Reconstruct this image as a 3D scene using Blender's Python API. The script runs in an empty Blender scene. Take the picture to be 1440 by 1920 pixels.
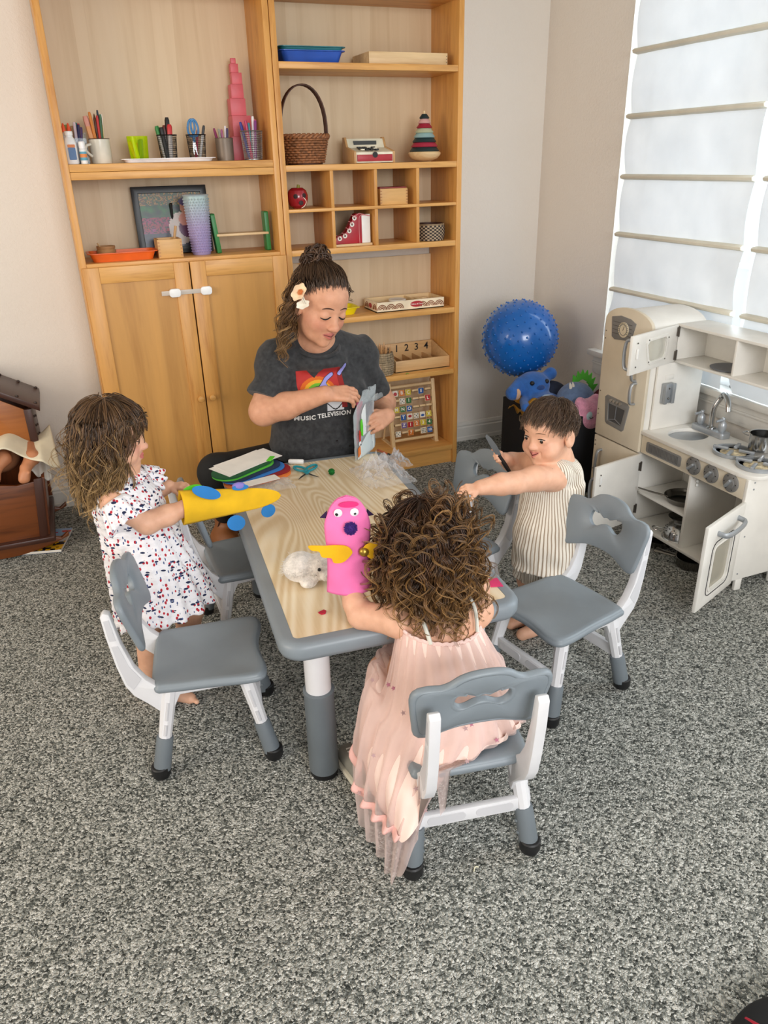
import bpy, bmesh, math, random
import numpy as np
from mathutils import Vector, Matrix, Euler, noise as mnoise
from mathutils.bvhtree import BVHTree
from mathutils.geometry import tessellate_polygon
random.seed(7); rng = np.random.default_rng(11)
PI = math.pi
scene = bpy.context.scene
C = scene.collection

# ---------------------------------------------------------------- camera
def cam_axes(yaw, pitch, roll):
    f = Vector((math.sin(yaw)*math.cos(pitch), math.cos(yaw)*math.cos(pitch), -math.sin(pitch)))
    r = Vector((math.cos(yaw), -math.sin(yaw), 0)); u = r.cross(f)
    c, s = math.cos(roll), math.sin(roll)
    return c*r+s*u, -s*r+c*u, f
R_, U_, W_ = cam_axes(*[math.radians(a) for a in (21.9086, 24.8054, -1.4556)])
cd = bpy.data.cameras.new('camera'); cam = bpy.data.objects.new('camera', cd); C.objects.link(cam)
cd.sensor_fit = 'VERTICAL'; cd.sensor_height = 24; cd.sensor_width = 18; cd.lens = 1427.28/1920*24
cd.clip_start = 0.02
mw = Matrix.Identity(4)
for i, a in enumerate((R_, U_, -W_)):
    for j in range(3): mw[j][i] = a[j]
mw.translation = (0, 0, 1.45); cam.matrix_world = mw
scene.camera = cam

# ---------------------------------------------------------------- light
scene.view_settings.view_transform = 'Standard'; scene.view_settings.look = 'None'
scene.view_settings.gamma = 1; scene.view_settings.exposure = 0.42
scene.view_settings.use_curve_mapping = False
world = bpy.data.worlds.new('daylight'); scene.world = world; world.use_nodes = True
bg = world.node_tree.nodes['Background']; bg.inputs[0].default_value = (1.0, .945, .88, 1); bg.inputs[1].default_value = 0.64
def area(name, loc, look, sx, sy, power, col):
    l = bpy.data.lights.new(name, 'AREA'); l.shape = 'RECTANGLE'; l.size = sx; l.size_y = sy; l.energy = power; l.color = col
    o = bpy.data.objects.new(name, l); C.objects.link(o); o.location = loc
    o.rotation_euler = (Vector(look)-Vector(loc)).to_track_quat('-Z', 'Y').to_euler(); return o
# daylight standing outside the blind-covered window of the right wall
area('window_daylight', (2.75, 1.75, 1.5), (0.6, 1.75, 0.9), 2.6, 1.7, 62, (.86, .94, 1))
# daylight of the room's other, uncovered windows, behind and to the left of the camera
area('rear_window_daylight', (0.6, -2.2, 1.9), (0.9, 2.4, 0.5), 1.8, 1.3, 76, (.95, .97, 1))
area('left_window_daylight', (-3.0, 1.0, 1.7), (1.0, 2.2, 0.6), 1.5, 1.3, 40, (1, .87, .72))

# ---------------------------------------------------------------- colours and materials
def lin(c):
    if isinstance(c, str): c = tuple(int(c[i:i+2], 16)/255 for i in (0, 2, 4))
    return tuple(x/12.92 if x <= .04045 else ((x+.055)/1.055)**2.4 for x in c)
def L4(c): return (*lin(c), 1)
class NT:
    def __init__(s, m): s.t = m.node_tree; s.n = s.t.nodes
    def add(s, kind, **kw):
        n = s.n.new(kind)
        for k, v in kw.items():
            if k in n.inputs: n.inputs[k].default_value = v
            else: setattr(n, k, v)
        return n
    def link(s, a, b): s.t.links.new(a, b)
    def coord(s, scale=(1,1,1), rot=(0,0,0), kind='Object'):
        t = s.add('ShaderNodeTexCoord'); m = s.add('ShaderNodeMapping')
        m.inputs['Scale'].default_value = scale; m.inputs['Rotation'].default_value = rot
        s.link(t.outputs[kind], m.inputs[0]); return m.outputs[0]
    def noise(s, v, scale, detail=3, dist=0, rough=.5):
        n = s.add('ShaderNodeTexNoise'); n.inputs['Scale'].default_value = scale; n.inputs['Detail'].default_value = detail
        n.inputs['Distortion'].default_value = dist; n.inputs['Roughness'].default_value = rough; s.link(v, n.inputs['Vector']); return n.outputs['Fac']
    def ramp(s, fac, stops, interp='LINEAR'):
        r = s.add('ShaderNodeValToRGB'); e = r.color_ramp.elements; r.color_ramp.interpolation = interp
        e[0].position = stops[0][0]; e[0].color = L4(stops[0][1]); e[1].position = stops[-1][0]; e[1].color = L4(stops[-1][1])
        for p_, c_ in stops[1:-1]: q = e.new(p_); q.color = L4(c_)
        s.link(fac, r.inputs[0]); return r.outputs[0]
    def math(s, op, a, b=None, clamp=False):
        n = s.add('ShaderNodeMath'); n.operation = op; n.use_clamp = clamp
        for i, v in enumerate((a, b)):
            if v is None: continue
            if isinstance(v, (int, float)): n.inputs[i].default_value = v
            else: s.link(v, n.inputs[i])
        return n.outputs[0]
    def mix(s, fac, a, b, blend='MIX'):
        n = s.add('ShaderNodeMix'); n.data_type = 'RGBA'; n.blend_type = blend
        for i, v in ((0, fac), (6, a), (7, b)):
            if isinstance(v, (int, float)): n.inputs[i].default_value = v
            elif isinstance(v, (str, tuple)): n.inputs[i].default_value = L4(v)
            else: s.link(v, n.inputs[i])
        return n.outputs[2]
    def bump(s, h, strength, dist=.002):
        b = s.add('ShaderNodeBump'); b.inputs['Strength'].default_value = strength; b.inputs['Distance'].default_value = dist
        s.link(h, b.inputs['Height']); s.link(b.outputs[0], s.P.inputs['Normal'])
MATS = {}
def base(name, rough=.5, metal=0., spec=.5, sheen=0., coat=0., sss=0., trans=0., alpha=1.):
    m = bpy.data.materials.new(name); m.use_nodes = True; t = NT(m); P = t.n['Principled BSDF']; t.P = P
    P.inputs['Roughness'].default_value = rough; P.inputs['Metallic'].default_value = metal
    P.inputs['Specular IOR Level'].default_value = spec; P.inputs['Sheen Weight'].default_value = sheen
    P.inputs['Coat Weight'].default_value = coat; P.inputs['Subsurface Weight'].default_value = sss
    P.inputs['Transmission Weight'].default_value = trans; P.inputs['Alpha'].default_value = alpha
    if sss: P.inputs['Subsurface Radius'].default_value = (1, .35, .2); P.inputs['Subsurface Scale'].default_value = .006
    MATS[name] = m; return m, t
def mat(name, col, rough=.5, metal=0., var=.06, vscale=12., bump=0., bscale=300., bdist=.001, **kw):
    if name in MATS: return MATS[name]
    m, t = base(name, rough, metal, **kw); v = t.coord()
    c = col if not isinstance(col, str) else tuple(int(col[i:i+2], 16)/255 for i in (0, 2, 4))
    lo = tuple(max(0, x*(1-var)) for x in c); hi = tuple(min(1, x*(1+var)) for x in c)
    t.link(t.ramp(t.noise(v, vscale, 3), [(.3, lo), (.7, hi)]), t.P.inputs['Base Color'])
    if bump: t.bump(t.noise(v, bscale, 2), bump, bdist)
    return m
def pmat(col, rough=.45, **kw):                 # a plain painted / plastic colour
    return mat('paint_%s_%d' % (col, int(rough*100)), col, rough, var=.03, **kw)
def wood(name, c1, c2, axis='z', scale=1., rough=.42, rings=.35):
    if name in MATS: return MATS[name]
    m, t = base(name, rough)
    st = {'x': (1.2, 14, 14), 'y': (14, 1.2, 14), 'z': (14, 14, 1.2)}[axis]
    v = t.coord(tuple(a*scale for a in st))
    n1 = t.noise(v, 1.3, 5, 1.2); n2 = t.noise(v, 9, 3, .3)
    f = t.math('ADD', t.math('MULTIPLY', n1, 1-rings), t.math('MULTIPLY', n2, rings))
    t.link(t.ramp(f, [(.3, c2), (.5, c1), (.72, tuple(min(1, x*1.06) for x in lin_inv(c1)))]), t.P.inputs['Base Color'])
    t.bump(n2, .08, .001); return m
def lin_inv(c): return tuple(int(c[i:i+2], 16)/255 for i in (0, 2, 4)) if isinstance(c, str) else c
def vcol(name, rough=.5, metal=0., noise=.0, nscale=60, attr='Col', **kw):   # material that takes each piece's own colour from the mesh
    if name in MATS: return MATS[name]
    m, t = base(name, rough, metal, **kw); a = t.add('ShaderNodeVertexColor'); a.layer_name = attr
    col = a.outputs[0]
    if noise:
        g = t.ramp(t.noise(t.coord(), nscale, 3), [(.3, (1-noise,)*3), (.7, (1.,)*3)]); col = t.mix(1., col, g, 'MULTIPLY')
    t.link(col, t.P.inputs['Base Color']); return m
def glass(name, col=(1,1,1), rough=.05, alpha=.25):
    if name in MATS: return MATS[name]
    m, t = base(name, rough, spec=.6); t.P.inputs['Base Color'].default_value = L4(col)
    tr = t.add('ShaderNodeBsdfTransparent'); tr.inputs[0].default_value = L4(tuple(min(1, .6+.4*x) for x in lin_inv(col)))
    mx = t.add('ShaderNodeMixShader'); fr = t.add('ShaderNodeLayerWeight'); fr.inputs[0].default_value = .35
    f = t.math('ADD', t.math('MULTIPLY', fr.outputs[1], .5), alpha, True)
    t.link(f, mx.inputs[0]); t.link(tr.outputs[0], mx.inputs[1]); t.link(t.P.outputs[0], mx.inputs[2])
    t.link(mx.outputs[0], t.n['Material Output'].inputs[0]); return m

# ---------------------------------------------------------------- mesh builder
def wmat(o):
    m = o.matrix_basis.copy()
    while o.parent: o = o.parent; m = o.matrix_basis @ m
    return m
def rot(rx=0, ry=0, rz=0): return Euler((rx, ry, rz)).to_matrix().to_4x4()
def T(x, y=None, z=None): return Matrix.Translation(x if y is None else (x, y, z))
def frame(p, ydir, zhint=(0,0,1)):               # matrix: local y along ydir, z near zhint
    y = Vector(ydir).normalized(); z = Vector(zhint); z = (z-y*z.dot(y)).normalized(); x = y.cross(z)
    return Matrix(((x.x,y.x,z.x,p[0]),(x.y,y.y,z.y,p[1]),(x.z,y.z,z.z,p[2]),(0,0,0,1)))
class MB:
    def __init__(s, m=None): s.v = []; s.f = []; s.c = []; s.m = m or Matrix.Identity(4); s.col = (1,1,1)
    def add(s, vs, fs, m=None):
        mm = s.m @ m if m is not None else s.m; b = len(s.v)
        s.v += [tuple(mm @ Vector(p)) for p in vs]; s.f += [tuple(b+i for i in f) for f in fs]; s.c += [s.col]*len(fs); return s
    def box(s, c, d, m=None):
        x, y, z = (q/2 for q in d); vs = [(c[0]+i*x, c[1]+j*y, c[2]+k*z) for i in (-1,1) for j in (-1,1) for k in (-1,1)]
        return s.add(vs, [(0,1,3,2),(4,6,7,5),(0,4,5,1),(2,3,7,6),(0,2,6,4),(1,5,7,3)], m)
    def b2(s, a, b, m=None): return s.box([(p+q)/2 for p, q in zip(a, b)], [abs(q-p) for p, q in zip(a, b)], m)
    def prism(s, poly, z0, z1, m=None, holes=()):
        loops = [list(poly)]+[list(h) for h in holes]
        tris = tessellate_polygon([[Vector((p[0], p[1], 0)) for p in l] for l in loops])
        flat = [p for l in loops for p in l]; n = len(flat)
        vs = [(p[0], p[1], z0) for p in flat]+[(p[0], p[1], z1) for p in flat]
        if not holes:
            fs = [tuple(range(n-1, -1, -1)), tuple(range(n, 2*n))]
        else: fs = [tuple(reversed(t)) for t in tris]+[tuple(i+n for i in t) for t in tris]
        b = 0
        for l in loops:
            k = len(l); fs += [(b+i, b+(i+1) % k, b+(i+1) % k+n, b+i+n) for i in range(k)]; b += k
        return s.add(vs, fs, m)
    def lathe(s, prof, n=24, m=None, sx=1., sy=1.):
        vs = []; fs = []; k = len(prof)
        for r, z in prof:
            for i in range(n): a = 2*PI*i/n; vs.append((r*math.cos(a)*sx, r*math.sin(a)*sy, z))
        for j in range(k-1):
            for i in range(n): fs.append((j*n+i, j*n+(i+1) % n, (j+1)*n+(i+1) % n, (j+1)*n+i))
        if prof[0][0] > 1e-6: fs.append(tuple(range(n-1, -1, -1)))
        if prof[-1][0] > 1e-6: fs.append(tuple((k-1)*n+i for i in range(n)))
        return s.add(vs, fs, m)
    def cyl(s, p0, p1, r0, r1=None, n=16, m=None):
        p0 = Vector(p0); p1 = Vector(p1); d = p1-p0; r1 = r0 if r1 is None else r1
        q = d.to_track_quat('Z', 'Y').to_matrix().to_4x4(); q.translation = p0
        return s.lathe([(r0, 0), (r1, d.length)], n, (m @ q) if m is not None else q)
    def sph(s, c, r, n=16, m=None, k=None):
        r = (r, r, r) if isinstance(r, (int, float)) else r; k = k or n//2
        prof = [(math.sin(PI*j/k), -math.cos(PI*j/k)) for j in range(k+1)]; prof[0] = (0, -1); prof[-1] = (0, 1)
        mm = T(c) @ Matrix.Diagonal((*r, 1)); return s.lathe(prof, n, (m @ mm) if m is not None else mm)
    def tube(s, pts, r, n=8, m=None, closed=False, flat=None):
        P = [Vector(p) for p in pts]; k = len(P); rr = [r]*k if isinstance(r, (int, float)) else list(r); vs = []; fs = []
        up = None
        for i, p in enumerate(P):
            a = P[i-1] if (i or closed) else p; b = P[(i+1) % k] if (i < k-1 or closed) else p
            d = (b-a).normalized()
            if up is None: up = d.orthogonal().normalized() if flat is None else Vector(flat[0])
            up = (up-d*up.dot(d)).normalized(); w = d.cross(up)
            for j in range(n):
                t = 2*PI*j/n
                vs.append(p+(up*math.cos(t)+w*math.sin(t)*(flat[1] if flat else 1))*rr[i])
        for i in range(k if closed else k-1):
            for j in range(n):
                a, b = i*n, ((i+1) % k)*n; fs.append((a+j, a+(j+1) % n, b+(j+1) % n, b+j))
        if not closed: fs += [tuple(range(n-1, -1, -1)), tuple((k-1)*n+j for j in range(n))]
        return s.add(vs, fs, m)
    def rings(s, loops, m=None, cap0=True, cap1=True):
        n = len(loops[0]); vs = [p for l in loops for p in l]; fs = []
        for j in range(len(loops)-1):
            for i in range(n): fs.append((j*n+i, j*n+(i+1) % n, (j+1)*n+(i+1) % n, (j+1)*n+i))
        if cap0: fs.append(tuple(range(n-1, -1, -1)))
        if cap1: fs.append(tuple((len(loops)-1)*n+i for i in range(n)))
        return s.add(vs, fs, m)
    def mesh(s, name, bevel=0., smooth=True, ang=.6, seg=2):
        me = bpy.data.meshes.new(name); me.from_pydata(s.v, [], s.f)
        bm = bmesh.new(); bm.from_mesh(me)
        if any(c != (1,1,1) for c in s.c):
            lay = bm.loops.layers.float_color.new('Col'); bm.faces.ensure_lookup_table()
            for f, c in zip(bm.faces, s.c):
                for l in f.loops: l[lay] = (*c, 1)
        bmesh.ops.recalc_face_normals(bm, faces=bm.faces)
        if bevel:
            es = [e for e in bm.edges if len(e.link_faces) == 2 and e.calc_face_angle(0) > .5]
            if es: bmesh.ops.bevel(bm, geom=es, offset=bevel, segments=seg, affect='EDGES', profile=.5, clamp_overlap=True)
        bm.to_mesh(me); bm.free()
        if smooth:
            me.polygons.foreach_set('use_smooth', [True]*len(me.polygons)); me.set_sharp_from_angle(angle=ang)
        return me
    def build(s, name, m, parent=None, bevel=0., smooth=True, ang=.6, seg=2):
        me = s.mesh(name, bevel, smooth, ang, seg); me.materials.append(m if not isinstance(m, str) else MATS[m])
        return link(name, me, parent)
def link(name, me, parent=None):
    o = bpy.data.objects.new(name, me); C.objects.link(o)
    if parent is not None: o.parent = parent; me.transform(wmat(parent).inverted())
    else:
        co = np.empty(len(me.vertices)*3); me.vertices.foreach_get('co', co); co = co.reshape(-1, 3)
        lo, hi = co.min(0), co.max(0); c = Vector(((lo[0]+hi[0])/2, (lo[1]+hi[1])/2, lo[2])); me.transform(T(-c)); o.location = c
    return o
def tag(o, label, cat=None, group=None, kind=None):
    if label: o['label'] = label
    if cat: o['category'] = cat
    if group: o['group'] = group
    if kind: o['kind'] = kind
    return o
def thing(name, label, cat, loc=(0,0,0), rz=0., group=None):
    o = bpy.data.objects.new(name, None); C.objects.link(o); o.empty_display_size = .05
    o.location = loc; o.rotation_euler = (0, 0, rz); return tag(o, label, cat, group)
def struct(name, mb, m, label=None, parent=None, **kw):
    o = mb.build(name, m, parent, **kw)
    if parent is None: o['kind'] = 'structure'
    if label: o['label'] = label
    return o
def pmesh(o, me, name, parent):    # share mesh data under another parent
    q = bpy.data.objects.new(name, me); C.objects.link(q); q.parent = parent; return q
def copy_tree(o, parent=None):
    c = o.copy(); C.objects.link(c); c.parent = parent
    for ch in list(o.children): copy_tree(ch, c)
    return c
def rrect(w, h, r, n=5, cx=0, cy=0):
    out = []
    for qx, qy, a0 in ((1,1,0),(-1,1,PI/2),(-1,-1,PI),(1,-1,3*PI/2)):
        for i in range(n+1):
            a = a0+PI/2*i/n; out.append((cx+qx*(w/2-r)+r*math.cos(a), cy+qy*(h/2-r)+r*math.sin(a)))
    return out
def catmull(pts, n=8, closed=False):
    P = [Vector(p) for p in pts]; out = []; k = len(P)
    for i in range(k if closed else k-1):
        a, b, c, d = (P[(i-1) % k] if closed or i else P[0]), P[i], P[(i+1) % k], (P[(i+2) % k] if closed or i+2 < k else P[-1])
        for j in range(n):
            t = j/n; out.append(.5*((2*b)+(c-a)*t+(2*a-5*b+4*c-d)*t*t+(3*b-a-3*c+d)*t**3))
    if not closed: out.append(P[-1])
    return out
# ---------------------------------------------------------------- surface materials
m, t = base('wall_paint', .75, spec=.25); v = t.coord()
t.link(t.ramp(t.noise(v, 1.5, 3), [(.3, 'e2dad0'), (.7, 'e6dfd6')]), t.P.inputs['Base Color'])
h = t.math('ADD', t.noise(v, 90, 4, .4), t.math('MULTIPLY', t.noise(v, 320, 2), .3)); t.bump(h, .55, .003)
m, t = base('carpet_pile', .95, spec=.1); v = t.coord()
nz = t.add('ShaderNodeTexNoise'); nz.inputs['Scale'].default_value = 130; t.link(v, nz.inputs['Vector'])
vm = t.add('ShaderNodeVectorMath'); vm.operation = 'MULTIPLY_ADD'; t.link(nz.outputs['Color'], vm.inputs[0]); vm.inputs[1].default_value = (.012, .012, .012); t.link(v, vm.inputs[2])
vo = t.add('ShaderNodeTexVoronoi'); vo.inputs['Scale'].default_value = 210; t.link(vm.outputs[0], vo.inputs['Vector'])
sep = t.add('ShaderNodeSeparateColor'); t.link(vo.outputs['Color'], sep.inputs[0])
f = t.math('ADD', t.math('MULTIPLY', sep.outputs[0], .7), t.math('MULTIPLY', t.noise(v, 70, 4, .8), .42))
c1 = t.ramp(f, [(.2, '474a47'), (.4, '7b7e79'), (.55, 'a8aaa3'), (.72, 'd0d0c8'), (.9, 'ecece5')])
t.link(c1, t.P.inputs['Base Color'])
hh = t.math('ADD', t.math('MULTIPLY', vo.outputs['Distance'], -1.2), t.math('MULTIPLY', t.noise(v, 60, 3), .5)); t.bump(hh, 1., .009)
mat('trim_white', 'd9d6cf', .5, var=.02)
# ---------------------------------------------------------------- shell
YB, XR = 3.62, 2.365
struct('floor', MB().b2((-2.6, -1.6, -.05), (XR+.12, YB+.1, 0)), 'carpet_pile', 'flecked black, grey and cream loop pile carpet', smooth=False)
struct('wall_back', MB().b2((-2.6, YB, 0), (XR+.12, YB+.1, 2.46)), 'wall_paint', 'off-white textured plaster wall behind the bookcases', smooth=False)
WY0, WY1, WZ0, WZ1 = .55, 3.0, .585, 2.16
w = MB(); w.b2((XR, -1.6, 0), (XR+.12, YB, WZ0)); w.b2((XR, -1.6, WZ1), (XR+.12, YB, 2.46)); w.b2((XR, WY1, WZ0), (XR+.12, YB, WZ1)); w.b2((XR, -1.6, WZ0), (XR+.12, WY0, WZ1))
struct('wall_right', w, 'wall_paint', 'off-white textured wall holding the window', smooth=False)
struct('ceiling', MB().b2((-2.6, -1.6, 2.46), (XR+.12, YB+.1, 2.52)), mat('ceiling_paint', 'd8d4cb', .8), smooth=False)
def baseboard(name, a, b, axis):
    prof = [(0, 0), (.016, 0), (.016, .02), (.013, .025), (.013, .075), (.009, .082), (.011, .09), (.006, .105), (0, .108)]
    if axis == 'x': mm = Matrix(((0,0,1,0),(-1,0,0,YB),(0,1,0,0),(0,0,0,1)))
    else: mm = Matrix(((-1,0,0,XR),(0,0,1,0),(0,1,0,0),(0,0,0,1)))
    struct(name, MB(mm).prism(prof, a, b), 'trim_white', 'painted moulded skirting board', ang=.3)
baseboard('baseboard_back', -2.6, XR, 'x'); baseboard('baseboard_right', -1.6, YB-.017, 'y')
# window: frame, mullions, panes, sill
w = MB()
for y in (WY0+.02, 1.40, 2.215, WY1-.02): w.b2((XR+.045, y-.025, WZ0), (XR+.1, y+.025, WZ1))
for z in (WZ0+.02, WZ1-.02): w.b2((XR+.045, WY0, z-.02), (XR+.1, WY1, z+.02))
w1 = struct('window_1', w, mat('vinyl_white', 'f0f0ee', .4, var=.02), 'white framed window in the right wall', bevel=.003)
g = glass('window_glass', (.95,.98,1), .02, .06)
for a, b in ((WY0, 1.40), (1.40, 2.215), (2.215, WY1)):
    struct('pane', MB().b2((XR+.07, a+.02, WZ0+.02), (XR+.074, b-.02, WZ1-.02)), g, parent=w1)
    k = MB()
    for z in (1.05, 1.55): k.b2((XR+.062, a+.02, z-.009), (XR+.084, b-.02, z+.009))
    struct('glazing_bar', k, 'vinyl_white', parent=w1)
tr = struct('trim_1', MB().b2((XR-.045, WY0-.07, WZ0-.022), (XR+.044, WY1+.06, WZ0+.006)), 'trim_white', 'white window sill under the blinds', bevel=.006)
struct('apron', MB().b2((XR-.018, WY0-.05, WZ0-.11), (XR, WY1+.04, WZ0-.022)), 'trim_white', parent=tr, bevel=.005)
struct('apron_bead', MB().b2((XR-.024, WY0-.05, WZ0-.06), (XR-.018, WY1+.04, WZ0-.05)), 'trim_white', parent=tr, bevel=.002)
# bright garden wall standing outside the glass
# ---------------------------------------------------------------- roman blinds
m, t = base('blind_cloth', .9, spec=.1); v = t.coord((1,1,1))
cc = t.ramp(t.noise(v, 6, 4), [(.3, 'd6d9dc'), (.7, 'e2e4e6')]); t.link(cc, t.P.inputs['Base Color'])
tl = t.add('ShaderNodeBsdfTranslucent'); t.link(cc, tl.inputs[0]); mx = t.add('ShaderNodeMixShader'); mx.inputs[0].default_value = .15
t.link(t.P.outputs[0], mx.inputs[1]); t.link(tl.outputs[0], mx.inputs[2]); t.link(mx.outputs[0], t.n['Material Output'].inputs[0])
mat('blind_batten_cloth', 'd9d4c4', .85, var=.03)
def blind(y0, y1, label):          # y1 is the far edge
    zs = [2.08, 1.828, 1.592, 1.360, 1.126, .889]
    root = thing('roman_blind', label, 'blind', (2.342, (y0+y1)/2, .62), group='roman blinds on the window')
    for i in range(len(zs)):
        zt, zb = zs[i], (zs[i+1] if i+1 < len(zs) else .594); s = MB(); n, k = 28, 14; vs = []; fs = []
        last = i == len(zs)-1
        for a in range(k+1):
            for b in range(n+1):
                u, w_ = b/n, a/k; y = y0+(y1-y0)*u
                x = 2.342-.012*math.sin(PI*w_)*(1.3 if not last else .3)-.003*math.sin(9*u+2.2*i)*math.sin(PI*w_)-.002*math.sin(23*u+5*w_+i)
                if last: x += -.004*w_+.006*math.sin(14*u+6*w_)*w_; y += .05*w_*(1 if u > .9 else 0)*math.sin(PI*w_)
                vs.append((x, y, zt+(zb-zt)*w_))
        for a in range(k):
            for b in range(n): q = a*(n+1)+b; fs.append((q, q+1, q+n+2, q+n+1))
        s.add(vs, fs); s.build('fabric_panel', 'blind_cloth', root, ang=3)
        if i: MB().prism([(.0, -.012), (-.026, -.006), (-.03, .004), (-.02, .010), (.0, .012)], y0-.006, y1+.006, Matrix(((1,0,0,2.345),(0,0,1,0),(0,1,0,zt),(0,0,0,1)))).build('batten', 'blind_batten_cloth', root, bevel=.002)
    for u in (.14, .82): MB().cyl((2.352, y0+(y1-y0)*u, .64), (2.352, y0+(y1-y0)*u, 2.1), .0012, n=6).build('lift_cord', pmat('d8d4c8'), root)
    MB().b2((2.335, y0, 2.06), (2.36, y1, 2.11)).build('head_rail', 'vinyl_white', root)
    return root
blind(2.215, 2.925, 'white roman blind at the corner end of the window, above the play fridge')
blind(1.45, 2.155, 'white roman blind cut by the right edge, above the toy stove')
# ---------------------------------------------------------------- bookcases
wood('honey_wood_z', 'd39a52', 'b87a38', 'z', 1., .4); wood('honey_wood_x', 'd9a25a', 'bd8342', 'x', 1., .4)
wood('door_panel_wood', 'c99552', 'b27f42', 'z', .55, .38, .2); 
m, t = base('birch_back', .5); v = t.coord((1,1,1)); 
pl = t.add('ShaderNodeTexVoronoi'); pl.feature = 'F1'; pl.inputs['Scale'].default_value = 1; mp = t.coord((9, .001, .35)); t.link(mp, pl.inputs['Vector'])
sp = t.add('ShaderNodeSeparateColor'); t.link(pl.outputs['Color'], sp.inputs[0])
ff = t.math('ADD', t.math('MULTIPLY', sp.outputs[0], .35), t.math('MULTIPLY', t.noise(t.coord((22, 22, 1.1)), 1.2, 4, .6), .65))
t.link(t.ramp(ff, [(.25, 'ccb28e'), (.5, 'd8c19f'), (.8, 'dfcaab')]), t.P.inputs['Base Color'])
YF, YP = 3.328, 3.598
def shelf(root, x0, x1, z, th, yf=YF+.002, nm='shelf', m='honey_wood_x'): return MB().b2((x0, yf, z-th), (x1, YP-.001, z)).build(nm, m, root, bevel=.0015)
LX0, LX1, RX0, RX1, TOP = .083, .9155, .9185, 1.757, 2.14
bl = thing('bookcase', 'honey wood bookcase with two closed cupboard doors below open shelves', 'bookcase', ((LX0+LX1)/2, 3.46, 0), group='honey wood bookcases')
br = thing('bookcase', 'open honey wood bookcase with pigeonholes, behind the seated woman', 'bookcase', ((RX0+RX1)/2, 3.46, 0), group='honey wood bookcases')
for root, a, b in ((bl, LX0, LX1), (br, RX0, RX1)):
    for x in (a, b-.024): MB().b2((x, YF, 0), (x+.024, YP+.016, TOP)).build('side_panel', 'honey_wood_z', root, bevel=.0015)
    MB().b2((a+.024, YF+.002, TOP-.03), (b-.024, YP-.001, TOP)).build('top_board', 'honey_wood_x', root, bevel=.0015)
a, b = LX0+.024, LX1-.024
shelf(bl, a, b, 1.462, .027); shelf(bl, a, b, 1.434, .027, YF+.003); shelf(bl, a, b, 2.075, .025)
shelf(bl, a-.0, b, 1.105, .022, nm='cupboard_top'); shelf(bl, a, b, .06, .022, nm='bottom_board')
MB().b2((a, YF+.02, 0), (b, YF+.038, .037)).build('kick_board', 'honey_wood_x', bl)
MB().b2((a, YP, .04), (b, YP+.006, TOP-.03)).build('back_panel', 'birch_back', bl)
def door(x0, x1, z0, z1, knobx):
    y0 = YF-.021; o = thing_part('door', bl)
    s = MB(); w_ = .062
    for xa, xb in ((x0, x0+w_), (x1-w_, x1)): MB().b2((xa, y0, z0), (xb, YF-.001, z1)).build('stile', 'honey_wood_z', o, bevel=.002)
    for za, zb in ((z0, z0+w_), (z1-w_, z1)): MB().b2((x0+w_, y0, za), (x1-w_, YF-.001, zb)).build('rail', 'honey_wood_x', o, bevel=.002)
    k = MB().lathe([(.006, 0), (.006, .012), (.013, .016), (.0145, .021), (.012, .026), (0, .028)], 16, T(knobx, y0, .522) @ rot(PI/2))
    k.build('knob', 'honey_wood_x', o)
def thing_part(nm, root):          # the door leaf: the recessed panel, carrying its stiles, rails and knob
    return MB().b2((dx0+.055, YF-.013, .07), (dx1-.055, YF-.004, 1.08)).build(nm, 'door_panel_wood', root)
dx0, dx1 = LX0+.004, .4985; door(dx0, dx1, .042, 1.092, dx1-.022)
dx0, dx1 = .5035, LX1-.004; door(dx0, dx1, .042, 1.092, dx0+.024)
a, b = RX0+.024, RX1-.024
for z, th in ((1.81, .024), (1.439, .024), (1.105, .024), (.80, .024), (.50, .024), (.10, .024)): shelf(br, a, b, z, th)
shelf(br, a, b, 2.075, .025)
shelf(br, a, b, 1.269, .013, nm='pigeonhole_shelf')
for x in (1.14, 1.34, 1.541):
    for z0, z1 in ((1.105, 1.256), (1.269, 1.415)): MB().b2((x-.0072, YF+.003, z0), (x+.0072, YP-.002, z1)).build('divider', 'honey_wood_z', br, bevel=.001)
MB().b2((a, YP, 1.08), (b, YP+.006, TOP-.03)).build('back_panel', 'birch_back', br)
MB().b2((a, YP, .08), (b, YP+.006, 1.022)).build('back_panel', 'birch_back', br)
MB().b2((a, YF+.02, 0), (b, YF+.038, .076)).build('kick_board', 'honey_wood_x', br)
MB().b2((a+.1, YP-.006, 1.016), (a+.12, YP, 1.02)).build('splintered_edge', 'honey_wood_x', br)
# child lock strapped across the two doors
yl = YF-.021
ck = thing('cabinet_lock', 'white plastic child lock strapped across the two cupboard doors', 'lock', (.45, yl, .98))
MB().b2((.375, yl-.004, .966), (.565, yl-.0015, .984)).build('strap', glass('clear_strap', (.93,.9,.86), .3, .55), ck, bevel=.001)
for x in (.428, .556): MB().prism(rrect(.046, .034, .012), 0, .013, T(x, yl-.002, .975) @ rot(PI/2)).build('pad', pmat('f2f2f2', .35), ck, bevel=.003)
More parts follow.
